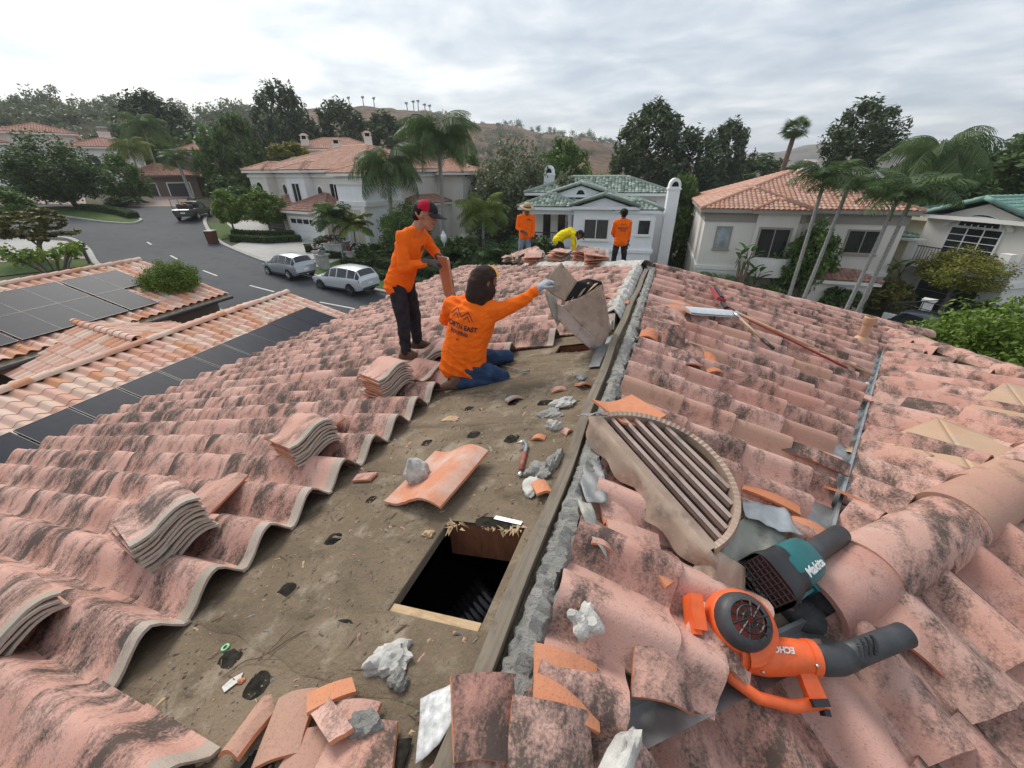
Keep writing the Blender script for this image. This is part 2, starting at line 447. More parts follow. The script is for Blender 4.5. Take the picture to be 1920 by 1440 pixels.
def ground_mat(name, c1, c2, c3=None, s1=.15, s2=2.5, rough=.95, bump=.03):
    t = NT(name); p = t.pos()
    c = t.mix(t.ramp(t.noise(p, s1, 6, .6), .35, .65), rgb(*c1), rgb(*c2))
    if c3: c = t.mix(t.math('MULTIPLY', t.ramp(t.noise(p, s2, 5, .6), .5, .7), .6), c, rgb(*c3))
    t.base(c, rough, 0, .2); t.bump(t.noise(p, 14, 5), bump, .5); return t.mat
M_GROUND = ground_mat("dry_ground", (.07, .075, .04), (.11, .10, .06), (.05, .065, .03))
M_LAWN = ground_mat("lawn_grass", (.060, .10, .026), (.085, .13, .034), (.045, .08, .02), .3, 6)
M_ASPHALT = ground_mat("asphalt", (.062, .067, .073), (.088, .092, .098), (.048, .051, .056), .09, 1.1, .85, .01)
M_CONC = ground_mat("pale_concrete", (.40, .385, .36), (.48, .46, .43), (.34, .33, .31), .4, 3, .9, .006)
M_KERB = ground_mat("kerb_concrete", (.36, .35, .32), (.46, .45, .42), (.26, .25, .23), .6, 3, .9, .006)
M_PAVER = ground_mat("pink_paver", (.36, .27, .23), (.42, .33, .29), (.30, .23, .20), .5, 4, .9, .01)
M_ROADPAINT = plain("road_paint", (.62, .61, .56), .8, 0, .2, 5)
def hill_mat(name, a, b, c, s=.012):
    t = NT(name); p = t.pos()
    col = t.mix(t.ramp(t.noise(p, s, 8, .62), .38, .62), rgb(*a), rgb(*b))
    col = t.mix(t.ramp(t.noise(p, s * 4, 8, .65), .48, .60), col, rgb(*c))
    col = t.mix(t.math('MULTIPLY', t.ramp(t.noise(p, s * 25, 6, .7), .5, .62), .6), col, rgb(*[x * .45 for x in c]))
    t.base(col, 1.0, 0, .05); t.bump(t.noise(p, s * 20, 6, .7), 3.0, .7); return t.mat
M_HILLB = hill_mat("brown_scrub_hill", (.17, .105, .068), (.24, .155, .10), (.075, .062, .04))
M_HILLG = hill_mat("green_wooded_hill", (.075, .07, .04), (.12, .10, .065), (.035, .045, .022), .02)
M_HILLF = hill_mat("far_blue_hill", (.13, .11, .09), (.17, .15, .12), (.08, .075, .06), .003)

def leaf_mat(name, c1, c2, trans=.25):
    t = NT(name); r = t.rand()
    col = t.mix(r, rgb(*c1), rgb(*c2))
    t.base(col, .55, 0, .3)
    tr = t.new("ShaderNodeBsdfTranslucent"); t.con(t.mix(.5, col, rgb(c2[0] * 1.3, c2[1] * 1.4, c2[2] * .8)), tr.inputs[0])
    mx = t.new("ShaderNodeMixShader"); mx.inputs[0].default_value = trans
    t.con(t.p.outputs[0], mx.inputs[1]); t.con(tr.outputs[0], mx.inputs[2]); t.con(mx.outputs[0], t.out.inputs[0])
    return t.mat
M_LF_DARK = leaf_mat("dark_green_leaf", (0.036, 0.066, 0.022), (0.095, 0.15, 0.042))
M_LF_MID = leaf_mat("mid_green_leaf", (0.052, 0.1, 0.024), (0.125, 0.2, 0.046))
M_LF_BRIGHT = leaf_mat("bright_green_leaf", (0.07, 0.125, 0.018), (0.18, 0.26, 0.04))
M_LF_YEL = leaf_mat("yellow_green_leaf", (0.11, 0.125, 0.022), (0.26, 0.25, 0.045))
M_LF_GREY = leaf_mat("grey_green_leaf", (0.08, 0.1, 0.058), (0.155, 0.18, 0.1))
M_LF_PINE = leaf_mat("pine_needle", (0.036, 0.058, 0.03), (0.095, 0.13, 0.056), .15)
M_LF_OLIVE = leaf_mat("olive_brown_leaf", (0.075, 0.075, 0.022), (0.18, 0.165, 0.04))
M_FROND = leaf_mat("palm_frond", (0.05, 0.09, 0.034), (0.115, 0.17, 0.062))
M_FRONDY = leaf_mat("yellow_palm_frond", (0.08, 0.125, 0.022), (0.19, 0.23, 0.042))
M_HEDGE = leaf_mat("hedge_leaf", (0.034, 0.066, 0.018), (0.08, 0.125, 0.032))
M_FLOWERW = plain("white_petals", (.75, .70, .72), .8, 0, .15)
M_FLOWERR = plain("magenta_petals", (.48, .02, .12), .8, 0, .25)
M_BARK = plain("grey_bark", (.17, .145, .12), .95, 0, .35, 9, .02, 25)
M_BARKP = plain("ringed_palm_bark", (.30, .29, .27), .9, 0, .3, 12, .02, 20)
M_BARKB = plain("brown_palm_bark", (.16, .11, .075), .95, 0, .4, 12, .02, 20)
# ---------------------------------------------------------------- ground, street, hills
def fnoise(x, y, s=1.0):
    return (math.sin(x * s * 1.7 + 1.3 * math.sin(y * s * 1.1 + .7)) + math.sin(y * s * 2.3 + 1.7 * math.sin(x * s * .9)) + .5 * math.sin((x + y) * s * 4.1 + 2 * math.sin(x * s * 2.7))) / 2.5

gx = [-2300, -1400, -700, -350, -220, -160] + list(np.arange(-130, 81, 3.0)) + [110, 160, 260, 500, 1100, 2300]
gy = [-2300, -900, -300, -120] + list(np.arange(-60, 131, 3.0)) + [160, 220, 320, 520, 900, 1500, 2300]
V = np.array([(x, y, gz(x, y)) for x in gx for y in gy]); nb = len(gy)
Fq = np.array([(i * nb + j, (i + 1) * nb + j, (i + 1) * nb + j + 1, i * nb + j + 1) for i in range(len(gx) - 1) for j in range(nb - 1)])
structure(link("ground", fast_mesh("ground", V, Fq, True, [M_GROUND])))

def smooth_poly(pts, k=6):
    P = [np.array(p, float) for p in pts]; out = []
    for i in range(len(P) - 1):
        p0 = P[max(i - 1, 0)]; p1 = P[i]; p2 = P[i + 1]; p3 = P[min(i + 2, len(P) - 1)]
        for j in range(k):
            t = j / k
            out.append(.5 * ((2 * p1) + (-p0 + p2) * t + (2 * p0 - 5 * p1 + 4 * p2 - p3) * t * t + (-p0 + 3 * p1 - 3 * p2 + p3) * t ** 3))
    out.append(P[-1]); return out

def flat_poly(name, pts, lift, mat, smooth=0):
    """filled outline laid on the ground: fan-free fill through bmesh triangulation, subdivided so that it follows the slope"""
    if smooth: pts = smooth_poly(list(pts) + [pts[0]], smooth)[:-1]
    bm = bmesh.new(); vs = [bm.verts.new((p[0], p[1], 0)) for p in pts]
    f = bm.faces.new(vs); bmesh.ops.triangulate(bm, faces=[f])
    for _ in range(3):
        lng = [e for e in bm.edges if e.calc_length() > 4.0]
        if not lng: break
        bmesh.ops.subdivide_edges(bm, edges=lng, cuts=1); bmesh.ops.triangulate(bm, faces=bm.faces[:])
    for v in bm.verts: v.co.z = gz(v.co.x, v.co.y) + lift
    bmesh.ops.recalc_face_normals(bm, faces=bm.faces)
    for f in bm.faces:
        if f.normal.z < 0: f.normal_flip()
    me = bpy.data.meshes.new(name); bm.to_mesh(me); bm.free(); me.materials.append(mat)
    return structure(link(name, me))

def kerb(name, pts, w=.32, h=.14, k=6, mat=M_KERB, base=.0):
    P = smooth_poly(pts, k); mb = MB(); L = []
    for i, p in enumerate(P):
        t = P[min(i + 1, len(P) - 1)] - P[max(i - 1, 0)]; t = t / (np.hypot(*t) + 1e-9); n = np.array([-t[1], t[0]])
        a = p - n * w / 2; b = p + n * w / 2; za = gz(*a) + base; zb = gz(*b) + base
        L.append([(a[0], a[1], za - .1), (a[0], a[1], za + h * .9), (a[0] + n[0] * .03, a[1] + n[1] * .03, za + h), (b[0], b[1], zb + h), (b[0], b[1], zb - .1)])
    mb.grid(L); return structure(mb.build(name, mat, auto=40))

KERB_FAR = [(-54.5, 36.6), (-50.5, 33.4), (-46.9, 30.8), (-41.5, 27.5), (-37.6, 25.5), (-34.4, 24.3), (-30.6, 23.1), (-27.2, 22.3), (-22.7, 21.6), (-17.0, 21.2), (-8, 21.8), (2, 23.8), (12, 27.8), (22, 33.5), (40, 46), (60, 60)]
KERB_NEAR = [(-47.8, 17.2), (-46.6, 18.8), (-44.7, 18.75), (-40.6, 17.5), (-35.1, 15.3), (-29, 13.9), (-20, 13.3), (-9, 14.3), (2, 16.5), (14, 20), (24, 24.5), (42, 35), (64, 50)]
road = KERB_FAR[::-1] + [(-58, 38.4), (-60.5, 37.6), (-63.5, 33.2), (-67, 30.0), (-69, 26), (-66, 22.5), (-59, 20.2), (-52, 18.2)] + KERB_NEAR
flat_poly("road", road, .02, M_ASPHALT)
kerb("kerb", KERB_FAR); kerb("kerb", KERB_NEAR)
mb = MB()
for (a, b) in [((-41.4, 21.9), (-40.2, 21.5)), ((-35.4, 19.9), (-33.9, 19.45)), ((-29.7, 18.35), (-27.8, 17.95)), ((-24.4, 17.55), (-22.2, 17.4)), ((-18.6, 17.35), (-16.2, 17.5)), ((-12.6, 17.7), (-10.2, 18)), ((-6.6, 18.6), (-4.2, 19.1))]:
    a = np.array(a); b = np.array(b); t = (b - a) / np.hypot(*(b - a)); n = np.array([-t[1], t[0]]) * .06
    mb.add([(p[0], p[1], gz(*p) + .026) for p in (a - n, b - n, b + n, a + n)], [(0, 1, 2, 3)])
structure(mb.build("lane_marking", M_ROADPAINT))
ISL = [(-52.2, 27.9), (-51.0, 26.3), (-53.0, 25.2), (-56.6, 24.8), (-59.7, 24.4), (-62.5, 23.9), (-65.0, 24.4), (-65.8, 26.5), (-64.3, 28.9), (-61, 30.3), (-57, 29.8)]
flat_poly("traffic_island_lawn", ISL, .14, M_LAWN, 4)
kerb("kerb", ISL + [ISL[0]], .22, .17)
flat_poly("driveway", [(-59.9, 37.3), (-62.9, 32.6), (-71.8, 39.0), (-69.2, 44.2)], .03, M_PAVER)
flat_poly("driveway", [(-66.4, 30.4), (-69.4, 27.4), (-80, 29.5), (-79, 36.5)], .03, M_PAVER)
flat_poly("driveway", [(-35.6, 24.9), (-27.0, 22.5), (-25.6, 22.2), (-28.6, 28.8), (-30.2, 30.6), (-36.0, 33.2), (-40.5, 34)], .03, M_CONC)
flat_poly("driveway", [(-40.5, 34), (-38.2, 30.4), (-44, 31), (-46.5, 32.8), (-46, 38)], .034, M_CONC)
flat_poly("lawn", [(-38.5, 26.0), (-41.6, 27.8), (-47, 31.2), (-46, 32.4), (-43, 30.8), (-39, 28.6)], .06, M_LAWN)
flat_poly("lawn", [(-25.0, 22.3), (-17, 21.6), (-8, 22.2), (-9, 30), (-20, 30.5), (-26, 28.4)], .05, M_LAWN)
flat_poly("footpath", [(-24.6, 22.3), (-25.9, 22.6), (-28.0, 29.4), (-26.2, 30.4), (-25.4, 27.2)], .075, M_CONC)
flat_poly("footpath", [(-44.9, 18.3), (-41.0, 17.2), (-40.7, 15.2), (-44, 13.0), (-50, 13.0), (-50, 16.9), (-47.8, 17.0)], .06, M_CONC)
flat_poly("lawn", [(-40.7, 17.2), (-35.4, 15.2), (-36, 10.5), (-48, 8), (-50, 12.8), (-43.6, 12.8), (-40.4, 15)], .05, M_LAWN)
flat_poly("footpath", [(-38.4, 16.2), (-37.7, 15.9), (-39.6, 12.6), (-48, 10.6), (-48.4, 11.7), (-40.4, 13.6)], .075, M_PAVER)
flat_poly("lawn", [(12.2, 28.4), (22, 34.2), (24, 36.5), (20, 42), (14.5, 38.5), (13, 35.0)], .05, M_LAWN)
flat_poly("driveway", [(22.4, 34.4), (34, 42.5), (33, 52), (24, 50), (22.5, 42)], .06, M_CONC)
flat_poly("driveway", [(2, 24.4), (11.6, 28.2), (11, 36), (3, 36)], .05, M_CONC)

def hill(name, prof, d0, dc, zb, mat, seed=0, rough=1.0, nr=22, na=90, back=1.8):
    az = np.array([p[0] for p in prof])[::-1]; sl = np.array([p[1] for p in prof])[::-1]
    A = np.linspace(az[0], az[-1], na); H = np.interp(A, az, sl) * dc + 1.4
    P = []
    for a, h in zip(A, H):
        row = []
        for j in range(nr + 5):
            if j <= nr:
                t = j / nr; r = d0 + (dc - d0) * t; z = zb + (h - zb) * (t * t * (3 - 2 * t)) ** .85
            else:
                t = (j - nr) / 4; r = dc * (1 + (back - 1) * t); z = h + (zb - h) * t * t
            x = CAM_POS.x + r * math.cos(R_(a)); y = CAM_POS.y + r * math.sin(R_(a))
            amp = rough * dc * .012 * min(1, 4 * j / nr) * (.35 if j == nr else 1)
            z += amp * (fnoise(x + seed, y, 14 / dc) + .5 * fnoise(x, y + seed, 45 / dc))
            row.append((x, y, z))
        P.append(row)
    mb = MB(); mb.grid(P); o = structure(mb.build(name, mat, smooth=True)); return o, A, H
hill_l, _, _ = hill("wooded_hill", [(172, 0.0560), (165.3, 0.0651), (160.5, 0.0732), (157.7, 0.0710), (155.4, 0.0760), (153.4, 0.0780), (151.1, 0.0750), (147.3, 0.0710), (143.9, 0.0720), (141, 0.0810), (138.2, 0.0780), (135.3, 0.0660), (131.2, 0.0360), (126.8, -0.0020)], 95, 300, -6.0, M_HILLG, 3, .45)
hill_b, _, _ = hill("brown_hill", [(148, .05), (139.4, .0862), (135.2, .0974), (130.7, .1026), (127.2, .1095), (123.7, .1036), (119.4, .0954), (116.2, .0881), (111.1, .0784), (108.5, .0646), (104.6, .058), (101.3, .0552), (98.1, .0427), (92.4, .0181), (86.4, -.0021), (80, -.01)], 150, 620, -12, M_HILLB, 9, .45)
hill_f, _, _ = hill("far_hill", [(96, -.002), (89.2, .004), (85, .0199), (82.5, .0263), (80.5, .029), (78.7, .0383), (76.5, .0387), (73.8, .0339), (70.4, .0197), (66.5, .0071), (60.3, .004), (50, .003)], 700, 1560, -8, M_HILLF, 5, .35, back=1.35)

def surf_z(o):
    bm = bmesh.new(); bm.from_mesh(o.data); t = BVHTree.FromBMesh(bm); bm.free()
    def f(x, y):
        h = t.ray_cast(Vector((x, y, 900)), Vector((0, 0, -1)))
        return h[0].z if h[0] else None
    return f
HZ_L, HZ_B = surf_z(hill_l), surf_z(hill_b)
# ---------------------------------------------------------------- the house under repair: decks and tiles
TH = R_(14.5); T_ = math.tan(TH); CT, ST = math.cos(TH), math.sin(TH); Q = math.sqrt(.5)
M0 = Vector((1.17, 1.45, -.30))                     # where the wing's ridge runs into the main slope
class Slope:
    def __init__(s, o, down):                       # down: plan unit vector
        s.o = Vector(o); s.d = Vector((down[0] * CT, down[1] * CT, -ST)); s.n = Vector((down[0] * ST, down[1] * ST, CT)); s.a = s.n.cross(s.d)
        s.pd = down
    def z(s, x, y): return s.o.z - T_ * ((x - s.o.x) * s.pd[0] + (y - s.o.y) * s.pd[1])
    def P(s, x, y, off=0.0): return Vector((x, y, s.z(x, y))) + s.n * off
    def M(s, x, y, off=0.0, turn=0.0, pitch=0.0, roll=0.0):
        m = frame(s.P(x, y, off), s.d, s.n)
        return m @ Matrix.Rotation(turn, 4, 'Z') @ Matrix.Rotation(pitch, 4, 'Y') @ Matrix.Rotation(roll, 4, 'X')
S1 = Slope((0, 0, 0), (-1, 0)); S2 = Slope((0, 0, 0), (1, 0)); S3 = Slope(M0, (-Q, Q)); S4 = Slope(M0, (Q, -Q))

house = thing("house_under_repair", "pink clay tiled house roof with its tiles partly stripped along the ridge", "house", (0, 0, 0))
EAVE = -6.45; YH = 6.62
# deck with the two openings
H1 = (-.475, -.075, .715, 1.205); H2 = (-.55, -.17, 3.20, 3.60)
xs = [EAVE, -4, -2.5, -1.6, H2[0], H1[0], H2[1], H1[1], -.001]; ys = [-3, -1, 0, H1[2], H1[3], 2.0, 2.6, H2[2], H2[3], 4.6, YH]
mb = MB()
for i in range(len(xs) - 1):
    for j in range(len(ys) - 1):
        cx, cy = (xs[i] + xs[i + 1]) / 2, (ys[j] + ys[j + 1]) / 2
        if any(h[0] < cx < h[1] and h[2] < cy < h[3] for h in (H1, H2)): continue
        for off, fl in ((0, 0), (-.022, 1)):
            q = [S1.P(xs[i], ys[j], off), S1.P(xs[i + 1], ys[j], off), S1.P(xs[i + 1], ys[j + 1], off), S1.P(xs[i], ys[j + 1], off)]
            mb.add(q, [(3, 2, 1, 0) if fl else (0, 1, 2, 3)])
mb.add([S1.P(-.001, YH), S1.P(EAVE, YH), S1.P(EAVE, YH - EAVE)], [(2, 1, 0)])
deck_l = mb.build("roof_slope", M_FELT, house, fix=False)
deck_l["label"] = "bare brown felt slope on the left of the ridge board"
mb = MB()
def vx(y): return M0.x + (y - M0.y) * .4142
mb.add([S2.P(.001, 0.1), S2.P(.16, .44), S2.P(M0.x, M0.y), S2.P(vx(9.0), 9.0), S2.P(4.3, YH + 1.80), S2.P(.001, YH), S2.P(.001, 3)], [(0, 1, 2, 6), (6, 2, 3, 4), (6, 4, 5)])
deck_r = mb.build("roof_slope", M_FELT, house, fix=False)
R2E = (3.75, 4.03)
mb = MB(); mb.add([S3.P(M0.x, M0.y), S3.P(*R2E), S3.P(3.75, 8.0), S3.P(3.5, 7.3)], [(0, 1, 2, 3)])
deck_w = mb.build("roof_slope", M_FELT, house, fix=False)
mb = MB(); mb.add([S4.P(-.9, -.62), S4.P(.8, -2.3), S4.P(5.4, 2.3), S4.P(*R2E), S4.P(M0.x, M0.y)], [(0, 1, 2, 3, 4)])
deck_n = mb.build("roof_slope", M_FELT, house, fix=False)
# hidden faces: hip end slopes and walls
mb = MB()
a0 = Vector((0, YH, 0)); c1 = Vector((EAVE, YH - EAVE, T_ * EAVE)); c2 = Vector((4.3, YH + 1.8, -T_ * 4.3)); c3 = Vector((2.2, YH - EAVE, T_ * EAVE))
mb.add([a0, c1, c3], [(0, 2, 1)]); mb.add([a0, c3, c2], [(0, 2, 1)])
e1 = Vector((3.75, 8.2, -1.05)); e2 = Vector((5.6, 6.0, -1.2))
mb.add([Vector((*R2E, -.3)), Vector((3.75, 8.1, -1.04)), Vector((6.2, 6.4, -1.15)), Vector((5.4, 2.3, S4.z(5.4, 2.3)))], [(0, 3, 2, 1)])
mb.build("roof_slope", M_FELT, house, fix=False)
mb = MB()
mb.bbox(EAVE + .45, 1.9, -6, YH - EAVE - .5, -8.6, T_ * EAVE - .12)
mb.prism([(1.9, -6, -8.6), (4.6, -1.0, -8.6), (4.9, 5.6, -8.6), (3.6, 7.9, -8.6), (1.9, 7.9, -8.6)], (0, 0, 7.1))
mb.build("house_wall", M_ST_CREAM, house)
mb = MB(); mb.tube([(EAVE - .10, -4, T_ * EAVE - .06), (EAVE - .10, YH - EAVE + .1, T_ * EAVE - .06)], .06, 8); mb.build("gutter", M_GREYPL, house)

# --- the S tile: local x down the slope, y across, z out
TW, TL, TEX, THK, TCH = .285, .425, .375,   .014, .112
def tile_mesh(name, mats, w=TW, L=TL, h=TCH, thk=THK, n=13, head=.065, ov=.03, seed=0, wob=.0):
    rs = np.random.RandomState(seed); mb = MB(); half = w / 2 + ov / 2
    us = [-.34 * w - ov / 2 + (w + ov) * i / (n - 1) for i in range(n)]
    def zz(u):                                        # skewed S: long easy side, short steep side
        v = u / w
        if v >= 0: return h * (.5 + .5 * math.cos(math.pi * min(1, v / .66))) ** .85
        return h * (.5 + .5 * math.cos(math.pi * min(1, -v / .34))) ** .85
    xsx = [0, head, L * .55, L]
    top = []; bot = []
    for x in xsx:
        rt = []; rb = []
        for i, u in enumerate(us):
            du = .5 * thk * -(zz(u + .004) - zz(u - .004)) / .008
            j = wob * (rs.rand() - .5)
            rt.append((x + (wob * 2 * (rs.rand() - .5) if x in (0, L) else 0), u, zz(u) + thk + j)); rb.append((x, u - du * .0, zz(u) + j))
        top.append(rt); bot.append(rb)
    N = n
    vs = [p for r in top for p in r] + [p for r in bot for p in r]; B = len(xsx) * N; fs = []; ms = []
    for i in range(len(xsx) - 1):
        for j in range(N - 1):
            fs.append((i * N + j, (i + 1) * N + j, (i + 1) * N + j + 1, i * N + j + 1)); ms.append(1 if i == 0 else 0)
            fs.append((B + i * N + j, B + i * N + j + 1, B + (i + 1) * N + j + 1, B + (i + 1) * N + j)); ms.append(2)
        for j in (0, N - 1):
            fs.append((i * N + j, (i + 1) * N + j, B + (i + 1) * N + j, B + i * N + j)); ms.append(2)
    for i in (0, len(xsx) - 1):
        for j in range(N - 1):
            fs.append((i * N + j, i * N + j + 1, B + i * N + j + 1, B + i * N + j)); ms.append(1 if i == 0 else 2)
    mb.v = vs; mb.f = fs; mb.m = ms
    me = mb.mesh(name, mats, True); autosmooth(me, 50); return me
TM_L = [tile_mesh("roof_tile", [M_TILE_L, M_HEAD, M_TILE_L], seed=i, wob=.002) for i in range(3)]
TM_R = [tile_mesh("roof_tile", [M_TILE, M_TILE, M_TILE], seed=5 + i, wob=.002, h=.112, w=.29) for i in range(3)]
TM_T = tile_mesh("roof_tile", [M_TAN, M_TAN, M_TAN], seed=9, h=.112, w=.29)

tiles = []                                            # (distance, mesh, matrix)
def put(mesh, m, parent):
    tiles.append(((m.translation - CAM_POS).length, mesh, m, parent))
rnd = random.Random(3)
def row_start(k, y):
    if k < -1: return -.30
    if k == -1: return -.72
    if k <= 9: return -1.38
    if k == 10: return -1.22
    if k == 11: return -1.0
    if k == 12: return -.62
    return -.07 if y < YH + .1 else -(y - YH) - .12
k = -7
while True:
    y = .36 + .285 * k
    if y > YH - EAVE - .2: break
    x = row_start(k, y) + (rnd.random() - .5) * .02; jy = 0
    while x > EAVE - .02:
        jy = (rnd.random() - .5) * .006
        m = S1.M(x, y + jy, .004 + rnd.random() * .004, (rnd.random() - .5) * .012, -R_(2.9) + (rnd.random() - .5) * .008, (rnd.random() - .5) * .02)
        put(TM_L[rnd.randrange(3)], m, deck_l); x -= TEX * CT
    k += 1
# main right slope
k = 0; y = .62
while y < YH + 1.75:
    x = max(.15, (y - YH) / .43 + .05) + (rnd.random() - .5) * .04
    xe = vx(y) - .20 if y < 6.4 else min(4.28, vx(y) + .4)
    if y < M0.y: xe = M0.x - (M0.y - y) * 1.0 - .02
    i = 0
    while x < xe - .06:
        L = TEX + (rnd.random() - .5) * .05
        pt = rnd.random()
        m = S2.M(x, y + (rnd.random() - .5) * .014, .006 + rnd.random() * .01, (rnd.random() - .5) * .045, -R_(3.2) + (rnd.random() - .5) * .02, (rnd.random() - .5) * .05)
        me = TM_T if rnd.random() < .06 else TM_R[rnd.randrange(3)]
        if x + TL > xe + .10: m = m @ Matrix.Diagonal((max(.3, (xe + .10 - x) / TL), 1, 1, 1))
        skip = False
        if not skip: put(me, m, deck_r)
        x += L * CT; i += 1
    y += .29
# wing slope towards the valley, courses run down to it
for r in range(0, 22):
    u = (M0.x + M0.y) * Q + .22 + r * .29            # position along the wing's ridge
    v0 = (M0.x - M0.y) * Q - .14
    s = 0
    while s < 3.2:
        v = v0 - s * CT; x, y = (u + v) * Q, (u - v) * Q
        xv = vx(y)
        if x > 3.72: s += TEX; continue
        lm = x - xv - .05
        if lm < .10: break
        m = S3.M(x, y, .006 + rnd.random() * .01, (rnd.random() - .5) * .08, -R_(2.6) + (rnd.random() - .5) * .03, (rnd.random() - .5) * .08)
        put(TM_R[rnd.randrange(3)], m @ Matrix.Diagonal((min(1, lm / TL), 1, 1, 1)), deck_w); s += TEX + (rnd.random() - .5) * .04
# near slope of the wing
TM_N = [tile_mesh("roof_tile", [M_TILE, M_TILE, M_TILE], seed=15 + i, wob=.004, h=.115, w=.30, L=.45) for i in range(3)]
for r in range(-5, 9):
    u = (M0.x + M0.y) * Q + .02 + r * .30
    s = (rnd.random() - .5) * .05
    while s < 2.0:
        v = (M0.x - M0.y) * Q - .02 + (s + .05) * CT; x, y = (u + v) * Q, (u - v) * Q
        m = S4.M(x, y, .01 + rnd.random() * .02, R_(-7) + (rnd.random() - .5) * .14, -R_(2.6) + (rnd.random() - .5) * .05, (rnd.random() - .5) * .12)
        put(TM_N[rnd.randrange(3)], m, deck_n); s += TEX + .02 + (rnd.random() - .5) * .05
tiles.sort(key=lambda t: t[0])
def visible(m):
    p = m.translation - CAM_POS; z = p.dot(_f)
    return z > .05 and abs(p.dot(_r) / z) < 1.45 and abs(p.dot(_u) / z) < 1.15
tiles = [t for t in tiles if visible(t[2])] + [t for t in tiles if not visible(t[2])]
for d, me, m, par in tiles[:300]: link("roof_tile", me, par, m)
def join_tiles(name, lst, parent, loc=None):
    Vs = []; Fs = []; mi = []; at = []; o = 0; mats = []
    for d, me, m, par in lst:
        n = len(me.vertices); co = np.empty(n * 3, np.float32); me.vertices.foreach_get("co", co); co = co.reshape(-1, 3)
        A = np.array(m); co = co @ A[:3, :3].T + A[:3, 3]
        fv = np.empty(len(me.polygons) * 4, np.int32); me.loops.foreach_get("vertex_index", fv)
        im = np.empty(len(me.polygons), np.int32); me.polygons.foreach_get("material_index", im)
        mp_ = []
        for mt in me.materials:
            if mt not in mats: mats.append(mt)
            mp_.append(mats.index(mt))
        Vs.append(co); Fs.append(fv.reshape(-1, 4) + o); mi.append(np.array(mp_)[im]); at.append(np.full(n, random.random())); o += n
    me = fast_mesh(name, np.vstack(Vs), np.vstack(Fs), True, mats, np.concatenate(mi), np.concatenate(at))
    try: me.set_sharp_from_angle(angle=R_(50))
    except Exception: pass
    return tag(link(name, me, parent), kind="stuff")
join_tiles("far_roof_tiles", tiles[300:], house)

# --- ridge board, mortar bed, hips and ridges
mb = MB(); L = []
for i in range(41):
    y = .30 + i * (YH - .3) / 40
    wx = .012 * math.sin(y * 1.3) + (.006 * math.sin(y * 5)); h = .062 + .004 * math.sin(y * 3.1)
    w = .027
    L.append([(wx - w - .004, y, -.02), (wx - w, y, h), (wx + w, y, h - .004), (wx + w + .002, y, -.02)])
mb.grid(L, flip=True); mb.add([L[0][i] for i in range(4)], [(0, 1, 2, 3)])
ridge_board = mb.build("ridge_board", M_BOARD, house)
def lumpy_strip(name, path, prof, mat, parent, seed=0, amp=.012, n=160, label=None):
    """ribbon swept along path(t) with profile prof(t) -> list of (side, up), roughened"""
    rs = np.random.RandomState(seed); L = []
    for i in range(n + 1):
        t = i / n; p, side, up = path(t); row = []
        for (a, b) in prof(t):
            j = rs.randn(3) * amp * .5
            row.append(Vector(p) + Vector(side) * (a + j[0]) + Vector(up) * (b + j[1]))
        L.append(row)
    mb = MB(); mb.grid(L); o = mb.build(name, mat, parent, smooth=False, auto=16)
    if label: o["label"] = label
    return o
rs_ = np.random.RandomState(4); wob = rs_.rand(400)
def wn_(t, f): x = t * f; i = int(x); a = x - i; return wob[i % 400] * (1 - a) + wob[(i + 1) % 400] * a
lumpy_strip("mortar_bed", lambda t: ((0.0, .45 + t * (YH - .45), 0), (1, 0, 0), (0, 0, 1)),
            lambda t: [(.056, -.02), (.058, .02 + .02 * wn_(t, 90)), (.070, .035 + .03 * wn_(t, 140)), (.100, .045 + .035 * wn_(t, 190)), (.125 + .03 * wn_(t, 100), .035 + .03 * wn_(t, 150)), (.14 + .05 * wn_(t, 85), .0), (.15 + .05 * wn_(t, 85), -.05)],
            M_MORTAR, house, 1, .009, 420)
lumpy_strip("mortar_bed", lambda t: ((0.0, 4.05 + t * (YH - 4.05), 0), (-1, 0, 0), (0, 0, 1)),
            lambda t: [(.034, -.02), (.038, .03 + .02 * wn_(t, 60)), (.07, .07 + .04 * wn_(t, 80)), (.12, .10 + .04 * wn_(t, 66)), (.17 + .05 * wn_(t, 50), .08), (.20 + .05 * wn_(t, 50), -.03)], M_MORTARL, house, 6, .012, 160)
def rough_lump(mb, c, s, seed, n=9, rot=None, m=0, jag=.28):
    """angular broken lump: sphere grid pushed about by noise"""
    rs = np.random.RandomState(seed); ph = rs.rand(6) * 6.28; c = Vector(c); rows = []; k = n
    for i in range(k + 1):
        th = math.pi * i / k; row = []
        for j in range(2 * n):
            a = 2 * math.pi * j / (2 * n); d = Vector((math.sin(th) * math.cos(a), math.sin(th) * math.sin(a), -math.cos(th)))
            q = 1 + jag * (.6 * math.sin(3.1 * d.x + ph[0] + 2 * math.sin(2.3 * d.y + ph[1])) + .5 * math.sin(5.3 * d.y + ph[2] + 1.7 * d.z) + .35 * math.sin(9.1 * d.x + 7 * d.z + ph[3])) + jag * .5 * (rs.rand() - .5) * (1 if 0 < i < k else 0)
            v = Vector((d.x * s[0] * q, d.y * s[1] * q, max(-.55, d.z) * s[2] * q)); row.append((rot @ v if rot is not None else v) + c)
        row.append(row[0]); rows.append(row)
    mb.grid(rows, m); return mb
mbm = MB()
for i in range(46):
    y = .5 + (YH - .6) * rnd.random() ** 1.35; x = .075 + .10 * rnd.random(); s = .018 + .03 * rnd.random()
    rough_lump(mbm, (x, y, .045 - .15 * x), (s * .8, s * 1.5, s * .6), i, 5, rot_to((1, rnd.random() - .5, -.2)))
tag(mbm.build("mortar_lumps", M_MORTAR, house, auto=30), kind="stuff")
